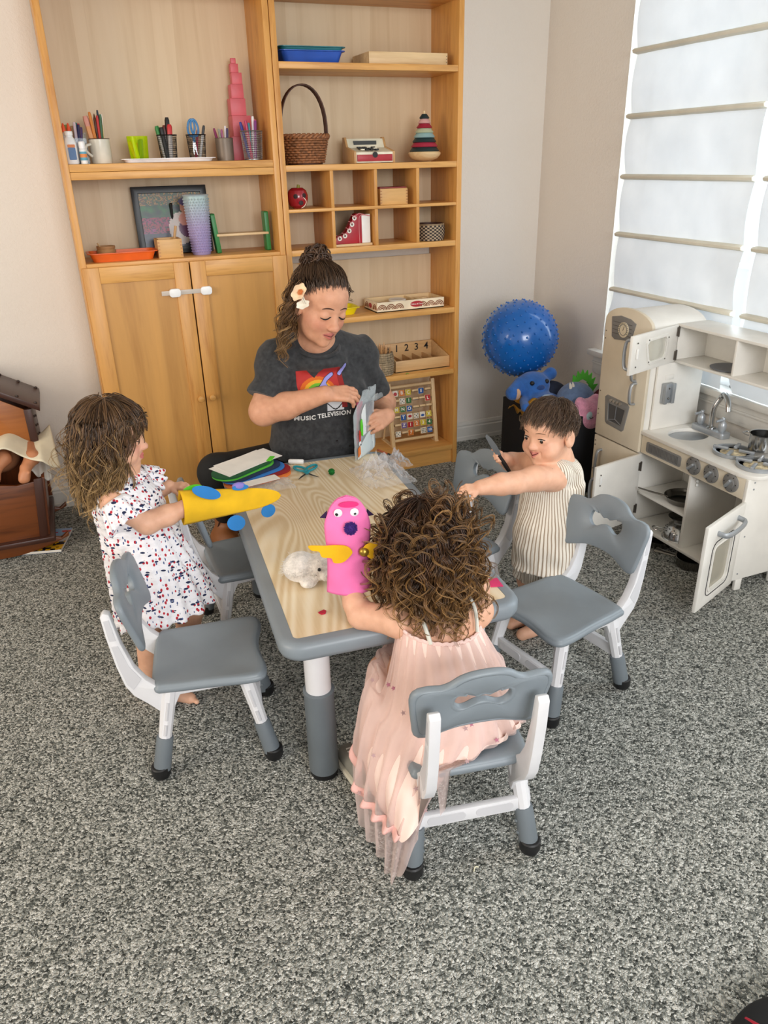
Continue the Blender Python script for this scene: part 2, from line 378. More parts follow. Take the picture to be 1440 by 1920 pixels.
# ---------------------------------------------------------------- children's table
m, t = base('ash_laminate', .25, spec=.5); v = t.coord((1, .16, 1))
n0 = t.noise(v, 3.2, 2, .6); w_ = t.math('MULTIPLY', n0, 40); s_ = t.math('SINE', t.math('MULTIPLY', w_, 6.283)); 
fine = t.noise(t.coord((1, .05, 1)), 160, 2)
f = t.math('ADD', t.math('MULTIPLY', t.math('POWER', t.math('ADD', t.math('MULTIPLY', s_, .5), .5), 1.6), .75), t.math('MULTIPLY', fine, .35))
t.link(t.ramp(f, [(.1, 'd8c09a'), (.45, 'e4d1af'), (.9, 'ebdcc0')]), t.P.inputs['Base Color'])
GREY = mat('grey_plastic', '7f888f', .42, var=.02, bump=.04, bscale=900); WHITE = mat('white_plastic', 'dcdcdf', .38, var=.015); BLACK = mat('black_rubber', '121214', .5)
LEGG = mat('grey_leg_plastic', '6a7278', .45, var=.03)
tb = thing('play_table', "children's rectangular table with wood-look top and grey rim", 'table', (.6535, 1.94, 0), math.radians(-4.8))
TM = wmat(tb); TZ = .470
def TP(x, y, z=0): return TM @ Vector((x, y, z))
o_, i_ = rrect(.60, 1.155, .055, 8), rrect(.532, 1.087, .014, 8)
def ring(pl, z, g=0): 
    return [(p[0]*(1-2*g/.60), p[1]*(1-2*g/1.155), z) for p in pl]
rim = MB(TM).rings([ring(i_, TZ-.014), ring(o_, TZ-.048, .014), ring(o_, TZ-.043, .004), ring(o_, TZ-.032), ring(o_, TZ-.012), ring(o_, TZ-.003, .005), ring(o_, TZ, .014), ring(i_, TZ), ring(i_, TZ-.014)], cap0=False, cap1=False)
rim.build('rim', GREY, tb, ang=.9)
MB(TM).prism(i_, TZ-.016, TZ-.0005).build('tabletop', 'ash_laminate', tb, bevel=.0006, seg=1)
MB(TM).prism(rrect(.56, 1.115, .05), TZ-.046, TZ-.017).build('underside', WHITE, tb)
for sx in (-1, 1):
    MB(TM).b2((sx*.222-.011, -.42, TZ-.082), (sx*.222+.011, .42, TZ-.046)).build('apron', WHITE, tb, bevel=.003)
for sy in (-1, 1):
    MB(TM).b2((-.15, sy*.492-.011, TZ-.082), (.15, sy*.492+.011, TZ-.046)).build('apron', WHITE, tb, bevel=.003)
for sx in (-1, 1):
    for sy in (-1, 1):
        mm = TM @ T(sx*.205, sy*.478, 0)
        lg = MB(mm).lathe([(.031, .12), (.032, .37), (.036, .385), (.038, .424)], 28).build('leg', WHITE, tb)
        MB(mm).b2((-.01 if sx < 0 else -.075, -.03, .385), (.075 if sx < 0 else .01, .03, .424)).build('leg_bracket', WHITE, lg, bevel=.005)
        MB(mm).lathe([(.033, .01), (.0385, .02), (.0375, .258), (.0392, .262), (.0392, .268), (.035, .27)], 28).build('leg_sleeve', LEGG, lg)
        MB(mm).lathe([(.034, 0), (.0365, .004), (.0365, .022), (.033, .024)], 28).build('foot', BLACK, lg)
# ---------------------------------------------------------------- children's chairs (local: +y is the front)
def make_chair(name, label, loc, rz):
    root = thing(name, label, 'chair', loc, rz, 'grey and white plastic chairs at the play table'); M0 = wmat(root)
    # seat
    out = catmull([(-.118,-.132,0),(0,-.138,0),(.118,-.132,0),(.135,-.10,0),(.14,0,0),(.148,.10,0),(.14,.142,0),(.10,.152,0),(.04,.142,0),(0,.139,0),(-.04,.142,0),(-.10,.152,0),(-.14,.142,0),(-.148,.10,0),(-.14,0,0),(-.135,-.10,0)], 4, True)
    def rg(k, z, dz=0): return [(p.x*k, p.y*k, z+dz*max(0, p.y/.15)) for p in out]
    MB(M0).rings([rg(.93, .253), rg(.97, .254), rg(.995, .259), rg(1, .264), rg(.995, .268), rg(.978, .2705), rg(.97, .272), rg(.965, .275), rg(.93, .2775), rg(.84, .2765), rg(.65, .272), rg(.4, .269), rg(.12, .268)]).build('seat', GREY, root, ang=1.2)
    # backrest, tilted back
    half = [(0,.024),(.05,.020),(.09,.006),(.118,-.002),(.134,.008),(.139,.035),(.146,.085),(.148,.112),(.139,.130),(.118,.136),(.094,.134),(.074,.140),(.052,.156),(.028,.164),(0,.166)]
    bo = catmull([Vector((*p, 0)) for p in half+[(-x, y) for x, y in half[-2:0:-1]]], 3, True)
    ho = catmull([Vector((x, y, 0)) for x, y in [(a_, b_-.028) for a_, b_ in [(-.058,.118),(-.044,.104),(-.026,.107),(-.010,.116),(.010,.116),(.026,.107),(.044,.104),(.058,.118),(.055,.138),(.040,.146),(.026,.141),(.016,.132),(0,.136),(-.016,.132),(-.026,.141),(-.040,.146),(-.055,.138)]]], 3, True)
    BM = M0 @ T(0, -.143, .382) @ rot(math.radians(90+15)) 
    bw = []
    def polar(loop, n=96):
        an = np.array([math.atan2(p.y-.097, p.x) for p in loop]); rr = np.array([math.hypot(p.y-.097, p.x) for p in loop]); o = np.argsort(an)
        th = np.linspace(-PI, PI, n, endpoint=False); r = np.interp(th, an[o], rr[o], period=2*PI); return np.stack([r*np.cos(th), r*np.sin(th)+.097], 1)
    po, pi_ = polar(catmull(bo, 3, True)), polar(catmull(ho, 3, True))
    def lp(f, z): q = pi_+(po-pi_)*f; return [(x, y*1.12, z-.35*x*x) for x, y in q]
    bk = MB(BM).rings([lp(0, -.006), lp(.03, -.008), lp(.5, -.008), lp(.93, -.008), lp(.98, -.006), lp(1, -.002), lp(1, .003), lp(.98, .007), lp(.93, .009), lp(.88, .009), lp(.875, .0082), lp(.86, .009), lp(.5, .009), lp(.12, .009), lp(.1, .0082), lp(.08, .009), lp(.03, .009), lp(0, .007), lp(0, -.006)], cap0=False, cap1=False).build('backrest', GREY, root, ang=1.2)
    for sx in (-1, 1):
        # curved side frame carrying the back, joined to the seat rail
        pf = [(-.222,.488),(-.213,.498),(-.200,.492),(-.188,.41),(-.168,.335),(-.146,.295),(-.120,.268),(-.085,.258),(.115,.258),(.118,.243),(-.07,.236),(-.088,.20),(-.098,.165),(-.112,.160),(-.124,.192),(-.150,.222),(-.180,.252),(-.196,.285),(-.208,.345),(-.218,.43)]
        mm = M0 @ Matrix(((0,0,1,0),(1,0,0,0),(0,1,0,0),(0,0,0,1)))
        xa, xb = (sx*.098, sx*.122) if sx > 0 else (sx*.122, sx*.098)
        sf = MB(mm).prism(pf, xa, xb).build('side_frame', WHITE, root, bevel=.003)
        # recessed tray of the frame's outer face
        pr = [(-.216,.478),(-.203,.480),(-.196,.42),(-.211,.42)]; pr2 = [(-.209,.405),(-.194,.405),(-.178,.342),(-.155,.300),(-.178,.272),(-.190,.290),(-.201,.340)]
        xo = sx*.1222
        for q in (pr, pr2): MB(mm).prism(q, xo-.0006, xo+.0012).build('frame_inset', mat('white_plastic_inset', 'c9c9cd', .45, var=.01), sf, bevel=.0006, seg=1)
        for yy, zz in ((-.2075, .475), (-.207, .415)): MB(M0).lathe([(.005, 0), (.005, .002), (0, .0025)], 10, T(sx*.11, yy-.006, zz) @ rot(PI/2)).build('screw', mat('screw_steel', '55575a', .35, .9), sf)
        for sy in (-1, 1):
            p0 = Vector((sx*.110, sy*.095, .252)); p1 = Vector((sx*.140, sy*.148, .0)); q = lambda f: p0.lerp(p1, f)
            lg = MB(M0).tube([q(0), q(.25), q(.56)], [.020, .0185, .0165], 10).build('leg', WHITE, root)
            d = (p1-p0).normalized(); side = Vector((sx, 0, 0)); side = (side-d*side.dot(d)).normalized()
            for f0, f1 in ((.12, .32), (.37, .49)):
                a_, b_ = q(f0)+side*.0165, q(f1)+side*.0155
                MB(M0).tube([a_, b_], .0048, 8).build('leg_slot', 'white_plastic_inset', lg)
            MB(M0).tube([q(.53), q(.545), q(.9)], [.0205, .0215, .0225], 16).build('leg_sleeve', LEGG, lg, ang=.7)
            MB(M0).lathe([(.012, 0), (.021, .003), (.0245, .012), (.0245, .034), (.0215, .037)], 16, T(p1.x*.99, p1.y*.99, 0)).build('foot', BLACK, lg)
            MB(M0).sph(tuple(q(.66)-side*.021), .005, 8).build('button', LEGG, lg)
            MB(M0).sph(tuple(q(.78)-side*.021), .005, 8).build('button', LEGG, lg)
    for sy in (-1, 1):
        st = MB(M0).b2((-.112, sy*.122-.008, .112), (.112, sy*.122+.008, .148)).build('stretcher', WHITE, root, bevel=.003)
        for x in (-.056, .056): MB(M0 @ T(x, sy*(.122+.0078), .13) @ rot(PI/2)).prism(rrect(.088, .024, .0115), -.001 if sy < 0 else -.0015, .0015 if sy < 0 else .001).build('stretcher_inset', 'white_plastic_inset', st, bevel=.0006, seg=1)
    return root
d2 = math.radians
make_chair('child_chair', 'grey and white child chair pulled out beside the girl in the cherry dress', (.183, 1.750, 0), d2(-90-10))
make_chair('child_chair', 'grey and white child chair tucked under the table behind the yellow felt puppet', (.42, 2.252, 0), d2(-90))
make_chair('child_chair', 'empty grey and white child chair between the boy and the table corner, nearest the stove', (1.166, 1.560, 0), d2(90+11))
make_chair('child_chair', 'grey and white child chair the curly-haired girl in pink sits on', (.652, 1.222, 0), d2(-10))
make_chair('child_chair', 'grey and white child chair behind the boy, nearest the pigeonhole bookcase', (1.045, 2.045, 0), d2(90+12))
# ---------------------------------------------------------------- toy kitchen (front faces -x, against the right wall)
KW = mat('kitchen_white', 'e6e3dc', .42, var=.02); KC = mat('kitchen_cream', 'd8cdb8', .45, var=.02); KE = mat('cut_edge', 'cbb9a2', .6); KG = mat('kitchen_grey', '7b7a78', .45); KS = mat('kitchen_silver', 'a6abb0', .35, .5); STEEL = mat('steel', 'b9b9b8', .18, 1., var=.03); DSTEEL = mat('dark_steel', '77746f', .25, 1.)
XF, XK = 2.03, 2.285
kt = thing('play_kitchen', 'white wooden play kitchen with fridge, sink and stove under the window', 'play kitchen', (2.17, 2.12, 0))
def kb(name, a, b, m=KW, par=None, bevel=.0015): return MB().b2(a, b).build(name, m, par or kt, bevel=bevel)
YZ = Matrix(((0,0,1,0),(1,0,0,0),(0,1,0,0),(0,0,0,1)))     # 2-D (y,z) shapes extruded along x
# fridge tower
ya, yb = 2.275, 2.555; yc = (ya+yb)/2
arch = [(yb, .36), (ya, .36)]+[(yc-(yb-ya)/2*math.cos(PI*i/16), .845+.062*math.sin(PI*i/16)) for i in range(17)]
fp = MB(YZ).prism(arch, XF-.012, XF+.004).build('fridge_door', KC, kt, bevel=.004)
frz = MB(YZ).prism([(ya, .05), (yb, .05), (yb, .354), (ya, .354)], XF-.010, XF+.004).build('freezer_door', KC, kt, bevel=.003)
for y in (ya+.004, yb-.012): kb('fridge_side', (XF+.004, y, .045), (XK, y+.010, .85))
top = [(yc-(yb-ya)/2*math.cos(PI*i/16)*.98, .838+.060*math.sin(PI*i/16)) for i in range(17)]
MB(YZ).prism(top+[(q[0], q[1]-.008) for q in reversed(top)], XF+.004, XK).build('fridge_top', KW, kt)
kb('fridge_back', (XK-.006, ya, .045), (XK, yb, .85))
# thermometer plate
gp = MB(YZ).prism([(2.512,.862),(2.458,.873),(2.400,.868),(2.366,.855),(2.384,.793),(2.40,.784),(2.484,.776),(2.502,.785)], XF-.016, XF-.012).build('thermometer_plate', KG, fp, bevel=.001)
for z in (.80, .815, .83, .845): MB().b2((XF-.0168, 2.385, z), (XF-.0162, 2.50, z+.0015)).build('plate_groove', mat('groove_dark', '4c4744', .6), fp)
DX = Matrix(((0,0,-1,0),(1,0,0,0),(0,1,0,0),(0,0,0,1)))
MB().lathe([(.030, 0), (.030, .003), (0, .0035)], 28, T(XF-.016, 2.432, .822) @ DX).build('thermometer_dial', mat('dial_cream', 'd9cdb4', .5), fp)
MB().lathe([(.022, .0), (.022, .0042), (.020, .0042), (.020, 0)], 28, T(XF-.0165, 2.432, .822) @ DX).build('dial_ring', KG, fp)
tk = MB()
for i in range(15):
    a = math.radians(210-i*240/14); tk.box((.026, 0, .004), (.006, .0014, .0006), T(XF-.016, 2.432, .822) @ DX @ rot(0, 0, a))
tk.box((.006, 0, .0044), (.018, .0016, .0006), T(XF-.016, 2.432, .822) @ DX @ rot(0, 0, 1.9)); tk.build('dial_marks', BLACK, fp)
# ice dispenser
dp = MB(YZ).prism([(2.505,.535),(2.492,.545),(2.365,.538),(2.352,.528),(2.372,.425),(2.384,.416),(2.482,.423),(2.492,.432)], XF-.015, XF-.011, holes=[[(2.482,.512),(2.376,.508),(2.392,.438),(2.474,.440)]]).build('ice_dispenser', KG, fp, bevel=.001)
MB(YZ).prism([(2.484,.514),(2.374,.510),(2.390,.436),(2.476,.438)], XF-.0125, XF-.0118).build('dispenser_recess', mat('recess_grey', '4b4c4e', .5), fp)
for a, b in (((2.43, .51), (2.432, .455)), ((2.478, .442), (2.432, .455)), ((2.39, .44), (2.432, .455))): MB().tube([(XF-.0135, *a), (XF-.0135, *b)], .0012, 6).build('recess_line', KS, fp)
for i in range(4): MB().cyl((XF-.013, 2.462-i*.020, .529), (XF-.022, 2.462-i*.020, .529), .0062, n=12).build('dispenser_button', mat('button_silver', 'a49d92', .4, .3), fp)
def handle(p0, p1, par, out=(-.026, 0, 0), r=.0075, m=KS, name='handle'):
    a, b, o = Vector(p0), Vector(p1), Vector(out); pts = [a, a.lerp(b, .04)+o*.75, a.lerp(b, .3)+o, a.lerp(b, .7)+o, a.lerp(b, .96)+o*.75, b]
    return MB().tube(catmull(pts, 5), r, 10, flat=((o.cross(b-a)).normalized(), .7)).build(name, m, par)
handle((XF-.012, 2.336, .790), (XF-.012, 2.336, .640), fp); handle((XF-.012, 2.330, .632), (XF-.012, 2.330, .548), fp)
handle((XF-.010, 2.50, .30), (XF-.010, 2.50, .17), frz)
for z in (.80, .77, .55, .47, .45, .33, .31, .2): MB().lathe([(.003, 0), (.003, .001), (0, .0015)], 8, T(XF-.012, yb-.012, z) @ DX).build('nail', mat('nail_brown', '6b5d50', .5), kt)
# counter with sink hole
CZ = .452
cnt = [(XK, 2.275), (XF-.008, 2.275), (XF-.008, 1.79)]+[(XF-.008+.055*(1-math.cos(PI/2*i/6)), 1.79-.075*math.sin(PI/2*i/6)) for i in range(1, 7)]+[(XK, 1.712)]
sink = [(2.158+.082*math.cos(2*PI*i/32), 2.162+.068*math.sin(2*PI*i/32)) for i in range(32)]
MB().prism(cnt, CZ-.014, CZ, holes=[sink]).build('counter', KW, kt, bevel=.0015)
MB().lathe([(.0, CZ-.065), (.06, CZ-.064), (.078, CZ-.05), (.083, CZ-.014)], 32, T(2.158, 2.162, 0), sy=.83).build('sink_bowl', KS, kt)
pn = kb('control_panel', (XF, 1.748, .362), (XF+.012, 2.273, CZ-.014), KC)
MB(YZ).prism(rrect(.192, .044, .010, 4, 2.145, .396), XF-.003, XF).build('vent_grille', KG, pn, bevel=.001)
for i in range(22): MB().b2((XF-.0042, 2.064+i*.0075, .380), (XF-.003, 2.067+i*.0075, .412)).build('grille_bar', mat('grille_dark', '5d5c5b', .5), pn)
for y in (1.985, 1.898, 1.806):
    k = MB().lathe([(.034, 0), (.034, .004), (.031, .006), (.019, .006), (.019, .012), (0, .013)], 28, T(XF, y, .404) @ DX).build('stove_knob', KG, pn)
    MB().box((0, 0, .016), (.036, .010, .014), T(XF, y, .404) @ DX @ rot(0, 0, .35+y)).build('knob_grip', KS, k, bevel=.003)
    for i in range(6): MB().lathe([(.002, .006), (.002, .0072)], 6, T(XF, y, .404) @ DX @ T(.026*math.cos(i*PI/3), .026*math.sin(i*PI/3), 0)).build('knob_dot', BLACK, k)
# lower cupboard
kb('side_panel', (XF, 1.735, .045), (XK, 1.748, CZ-.014)); kb('divider', (XF+.004, 1.992, .056), (XK, 2.004, CZ-.02)); kb('bottom_shelf', (XF, 1.748, .044), (XK, 2.274, .056)); kb('middle_shelf', (XF+.006, 2.004, .186), (XK-.01, 2.274, .196))
kb('lower_back', (XK-.005, 1.748, .05), (XK, 2.274, CZ-.014))
for y in (1.7415, 2.28, 2.545): kb('foot', (XF+.03, y-.006, 0), (XF+.06, y+.006, .045)); kb('foot', (XK-.06, y-.006, 0), (XK-.03, y+.006, .045))
for y, z in ((1.734, .425), (1.734, .40), (1.734, .22), (1.734, .07)): MB().cyl((XF+.03, 1.735, z), (XF+.03, 1.7335, z), .0032, n=8).build('screw', KS, kt)
for y in (2.012, 1.984):
    for z in (.322, .338): MB().sph((XF+.03, y, z), .0065, 10).build('catch', pmat('f0f0ee', .4), kt)
# upper cabinet
UX, uy0, uy1, uz0, uz1 = 2.135, 1.70, 2.274, .716, .862
kb('upper_top', (UX, uy0, uz1-.010), (XK, uy1, uz1)); kb('upper_bottom', (UX, uy0, uz0), (XK, uy1, uz0+.010))
for y in (uy1-.010, 1.978, uy0): kb('upper_divider', (UX+.002, y, uz0+.010), (XK, y+.010, uz1-.010))
kb('upper_back', (XK-.005, uy0, uz0+.01), (XK, uy1, uz1-.01))
kb('splashback', (2.06, 2.264, CZ), (XK, 2.274, uz0))
kb('cord_hook_plate', (2.10, 2.262, .47+.18), (2.14, 2.264, .47+.2), KW)
ph = MB(); ph.b2((2.085, 2.246, .560), (2.135, 2.264, .640)); hp = ph.build('phone_holder', KS, kt, bevel=.004)
for z in (.62, .58): MB().sph((2.11, 2.245, z), .004, 8).build('screw', DSTEEL, hp)
for x in (2.092, 2.128): MB().b2((x-.007, 2.236, .56), (x+.007, 2.247, .64)).build('holder_lip', KS, hp, bevel=.002)
# doors (opened)
def kdoor(h0, h1, z0, z1, win, name, sg=1):
    h0, h1 = Vector((*h0, 0)), Vector((*h1, 0)); w_ = (h1-h0).length; d = (h1-h0)/w_
    D = Matrix(((d.x, 0, -d.y*sg, h0.x), (d.y, 0, d.x*sg, h0.y), (0, 1, 0, 0), (0, 0, 0, 1)))    # local: x along the door, y up, z across
    o = MB(D).prism([(0, z0), (w_, z0), (w_, z1), (0, z1)], 0, .012, holes=[win] if win else []).build(name, KW, kt, bevel=.0015)
    for z in (z0+(z1-z0)*.18, z0+(z1-z0)*.82):
        MB(D).b2((-.004, z-.017, -.004), (.012, z+.017, .0)).build('hinge', mat('hinge_steel', '6f6a64', .35, .8), o, bevel=.001); MB(D).cyl((0, z-.02, -.003), (0, z+.02, -.003), .0035, n=8).build('hinge_pin', MATS['hinge_steel'], o)
    return o, D, w_
wn = [(.085, .735), (.195, .742), (.215, .825), (.20, .836), (.10, .832), (.078, .745)]
wn = [(.088,.752),(.17,.748),(.185,.756),(.205,.815),(.195,.826),(.088,.828),(.078,.818),(.076,.764)]
ud, D, w_ = kdoor((UX, 2.266), (1.845, 2.172), .718, .860, wn, 'upper_door', -1)
fw = [((a-.14)*1.22+.14, (b-.79)*1.28+.79) for a, b in wn]
MB(D).prism(fw, -.003, 0, holes=[wn]).build('window_trim', KW, ud, bevel=.0008)
MB(D).prism(wn, .004, .006).build('pane', glass('door_pane', (.93,.93,.9), .08, .18), ud)
for a, b in fw[::2]: MB(D).cyl(((a-.14)*.93+.14, (b-.79)*.93+.79, -.001), ((a-.14)*.93+.14, (b-.79)*.93+.79, -.0045), .003, n=8).build('screw', DSTEEL, ud)
MB(D).b2((w_-.034, .775, -.008), (w_-.028, .812, -.001)).build('latch', pmat('f0f0ee', .4), ud, bevel=.001)
for z in (.832, .745): MB(D).cyl((w_-.032, z, -.001), (w_-.032, z, -.003), .003, n=8).build('screw', DSTEEL, ud)
handle(D @ Vector((w_-.02, .842, .012)), D @ Vector((w_-.02, .733, .012)), ud, out=-(D.to_3x3() @ Vector((0,0,-.03))), r=.008)
ld, D, w_ = kdoor((XF, 2.262), (1.775, 2.212), .066, .358, None, 'cupboard_door', -1)
MB(D).b2((w_-.030, .285, -.006), (w_-.022, .315, -.001)).build('latch', pmat('f0f0ee', .4), ld, bevel=.001)
for z in (.322, .278): MB(D).cyl((w_-.026, z, -.001), (w_-.026, z, -.003), .003, n=8).build('screw', DSTEEL, ld)
handle(D @ Vector((w_-.02, .30, .012)), D @ Vector((w_-.02, .2, .012)), ld, out=-(D.to_3x3() @ Vector((0,0,-.03))), r=.008)
wn = rrect(.135, .165, .02, 4, .138, .178)
od, D, w_ = kdoor((XF, 1.742), (1.768, 1.640), .040, .358, wn, 'oven_door')
for q, r_ in ((rrect(.172, .205, .03, 5, .138, .178), .0016),): MB(D).tube([(a, b, .0125) for a, b in q], r_, 6, closed=True).build('window_outline', BLACK, od)
MB(D).prism(rrect(.150, .182, .024, 4, .138, .178), .012, .015, holes=[wn]).build('window_trim', KW, od, bevel=.001)
MB(D).prism(wn, .004, .006).build('pane', glass('oven_pane', (.80,.78,.72), .1, .25), od)
handle(D @ Vector((.05, .318, .012)), D @ Vector((.20, .312, .012)), od, out=D.to_3x3() @ Vector((0, -.004, .035)), r=.010)
# faucet
fc = MB().prism(rrect(.048, .165, .012, 4, 2.24, 2.135), CZ, CZ+.022).build('faucet_base', KS, kt, bevel=.003)
MB().tube(catmull([(2.24, 2.135, CZ+.02), (2.24, 2.135, CZ+.10), (2.255, 2.120, CZ+.150), (2.235, 2.085, CZ+.165), (2.215, 2.05, CZ+.150), (2.208, 2.035, CZ+.118)], 6), .0105, 14).build('spout', STEEL, fc)
MB().lathe([(.019, 0), (.019, .006), (.012, .009)], 20, T(2.24, 2.135, CZ+.022)).build('spout_collar', STEEL, fc)
for y in (2.19, 2.08):
    MB().lathe([(.010, 0), (.013, .006), (.016, .022), (.013, .035), (.007, .044), (.008, .052), (.006, .056), (0, .057)], 16, T(2.24, y, CZ+.022)).build('tap', KS, fc)
    MB().tube([(2.24, y, CZ+.071), (2.21, y+.005, CZ+.066)], .005, 8).build('tap_lever', KS, fc)
# burners
for x, y in ((2.150, 1.928), (2.125, 1.795)):
    b_ = MB().lathe([(.062, 0), (.070, .0), (.070, .012), (.062, .012), (.062, 0)], 32, T(x, y, CZ+.001)).build('burner_ring', KS, kt)
    MB().lathe([(.0, .002), (.045, .002), (.045, .004), (.022, .008), (0, .010)], 24, T(x, y, CZ)).build('burner_plate', mat('burner_print', 'cdbd9c', .5, var=.25, vscale=60), b_)
    for i in range(4): MB(T(x, y, CZ) @ rot(0, 0, i*PI/2+.5)).b2((.018, -.006, .010), (.072, .006, .020)).build('burner_arm', KS, b_, bevel=.002)
# cookware
def pan(name, label, cat, c, r, h, m, hd=None, flare=1.15, kind=0):
    o = MB(T(c)).lathe([(0, 0), (r*.92, 0), (r, .004), (r*flare, h), (r*flare+.003, h), (r*flare, h-.003), (r*.96, .006), (0, .005)], 28).build(name, m); tag(o, label, cat)
    return o
def root_pan(name, label, c, r, h, m, flare=1.1):
    o = thing(name, label, 'cookware', c)
    MB(T(c)).lathe([(0, 0), (r*.9, 0), (r, .004), (r*flare, h), (r*flare+.004, h+.001), (r*flare, h-.003), (r*.96, .006), (0, .005)], 28).build('bowl', m, o); return o
p_ = root_pan('frying_pan', 'small grey frying pan on the middle shelf of the play kitchen', (2.115, 2.095, .1965), .058, .028, DSTEEL, 1.2)
for d_ in (-.006, .006): MB().tube([(2.06, 2.125+d_, .222), (2.03, 2.185+d_, .223), (2.012, 2.235+d_*.6, .224)], .0028, 8).build('handle', DSTEEL, p_)
c_ = thing('toy_colander', 'small upturned steel colander on the bottom shelf of the play kitchen', 'cookware', (2.10, 2.075, .0565))
MB(T(2.10, 2.075, .0565)).lathe([(.066, 0), (.062, .004), (.058, .03), (.042, .052), (.024, .060), (.024, .068), (0, .068)], 28).build('bowl', STEEL, c_)
hl = MB()
for j, (r_, z_) in enumerate(((.0595, .02), (.0575, .033), (.050, .044))):
    for i in range(14): a = 2*PI*i/14+j*.2; hl.sph((2.10+r_*math.cos(a), 2.075+r_*math.sin(a), .0565+z_), .0022, 6)
hl.build('holes', BLACK, c_)
MB().tube(catmull([(2.05, 2.12, .07), (2.035, 2.15, .075), (2.05, 2.165, .075), (2.075, 2.14, .07)], 4), .003, 8).build('handle', STEEL, c_)
p2 = thing('toy_bowl', 'small steel bowl stacked on the upturned colander', 'bowl', (2.095, 2.07, .125))
MB(T(2.095, 2.07, .1248)).lathe([(0, 0), (.02, 0), (.036, .014), (.047, .024), (.049, .0245), (.045, .022), (.03, .008), (0, .004)], 24).build('bowl', DSTEEL, p2)
p3 = root_pan('saucepan', 'small dark saucepan on the carpet under the play kitchen', (2.05, 1.945, .0), .052, .04, DSTEEL, 1.05)
MB().tube([(2.01, 1.985, .036), (1.985, 2.03, .036), (1.975, 2.055, .035)], [.006, .007, .009], 8, flat=((0,0,1), 2)).build('handle', DSTEEL, p3)
p4 = root_pan('toy_pan', 'grey toy pan on the carpet behind the chair, under the play kitchen', (2.06, 2.14, 0), .05, .035, DSTEEL, 1.25)
p5 = root_pan('stock_pot', 'small steel stock pot on the play stove at the right edge', (2.236, 1.885, CZ+.0135), .045, .062, STEEL, 1.02)
MB().tube(catmull([(2.233, 1.930, CZ+.06), (2.231, 1.952, CZ+.064), (2.208, 1.951, CZ+.064), (2.210, 1.928, CZ+.06)], 5), .0032, 8).build('handle', STEEL, p5)
tag(MB().lathe([(0, 0), (.056, 0), (.066, .004), (.068, .007), (.064, .008), (.05, .005), (0, .005)], 32, T(2.205, 2.062, uz0+.0105)).build('toy_plate', mat('plate_grey', '6d7078', .5)), 'round grey toy plate in the upper cupboard of the play kitchen', 'plate')
# ---------------------------------------------------------------- things on the shelves
def text(s, size, m, mm, parent, name='lettering', ext=.0004, bold=0.):
    cu = bpy.data.curves.new('t', 'FONT'); cu.body = s; cu.size = size; cu.align_x = 'CENTER'; cu.align_y = 'CENTER'; cu.extrude = ext; cu.offset = bold; cu.resolution_u = 3
    o = bpy.data.objects.new('t', cu); me = bpy.data.meshes.new_from_object(o); bpy.data.objects.remove(o); bpy.data.curves.remove(cu)
    me.name = name; me.transform(mm); me.materials.clear(); me.materials.append(MATS[m] if isinstance(m, str) else m)
    return link(name, me, parent)
FR = Matrix(((1,0,0,0),(0,0,-1,0),(0,1,0,0),(0,0,0,1)))      # 2-D shapes standing in xz, facing -y
def tray(name, label, c, w, d, h, m, cat='tray', taper=.86, rim=.012, group=None, th=.003):
    def lp(k, z, g=0): return [(c[0]+x, c[1]+y, c[2]+z) for x, y in rrect(w*k+g, d*k+g, .022, 5)]
    o = MB().rings([lp(taper, 0), lp(.97, h-.004), lp(1, h-.003, rim), lp(1, h, rim), lp(.97, h), lp(taper, th)]).build(name, m, ang=.7); return tag(o, label, cat, group)
Z1, Z2 = 1.81, 1.439
tray('plastic_tray', 'blue plastic tray under another tray on the top shelf', (1.098, 3.455, Z1+.0005), .265, .19, .044, mat('tray_blue', '1d4fae', .3))
tray('plastic_tray', 'dark teal plastic tray nested on top of the blue one', (1.098, 3.455, Z1+.014), .268, .193, .044, mat('tray_teal', '1c6a72', .3))
wt = thing('wooden_tray', 'pale wooden box lying flat on the top shelf', 'box', (1.515, 3.46, Z1))
wood('pine_x', 'dcbf92', 'c8a473', 'x', .8); wood('pine_z', 'dcbf92', 'c8a473', 'z', .8)
MB().b2((1.337, 3.362, Z1+.0005), (1.697, 3.371, Z1+.046)).build('front_board', 'pine_x', wt, bevel=.001); MB().b2((1.337, 3.545, Z1+.0005), (1.697, 3.554, Z1+.046)).build('back_board', 'pine_x', wt, bevel=.001)
for x in (1.337, 1.688): MB().b2((x, 3.371, Z1+.0005), (x+.009, 3.545, Z1+.046)).build('side_board', 'pine_x', wt)
MB().b2((1.346, 3.371, Z1+.0005), (1.688, 3.545, Z1+.006)).build('base_board', 'pine_x', wt)
for z in (.012, .023, .034): MB().cyl((1.692, 3.362, Z1+z), (1.692, 3.3612, Z1+z), .0018, n=6).build('nail', BLACK, wt)
# --- wicker basket with tall handle
def weave(cx, cy, z, prof, rows, stakes, m, root, r=.005, amp=.0035):
    for j in range(rows):
        f = (j+.5)/rows; i = f*(len(prof)-1); k = int(i); R0 = prof[k][0]+(prof[min(k+1, len(prof)-1)][0]-prof[k][0])*(i-k); zz = prof[0][1]+(prof[-1][1]-prof[0][1])*f
        n = stakes*4; pts = [(cx+(R0+amp*math.sin(stakes*2*PI*q/n+(PI if j % 2 else 0)))*math.cos(2*PI*q/n), cy+(R0+amp*math.sin(stakes*2*PI*q/n+(PI if j % 2 else 0)))*math.sin(2*PI*q/n), z+zz) for q in range(n)]
        MB().tube(pts, r, 5, closed=True).build('weave_row', m, root, ang=2)
wicker = mat('wicker', '8a5a38', .6, var=.25, vscale=90); wickd = mat('wicker_dark', '4a2a1c', .55, var=.2, vscale=60)
bx, by = 1.062, 3.44
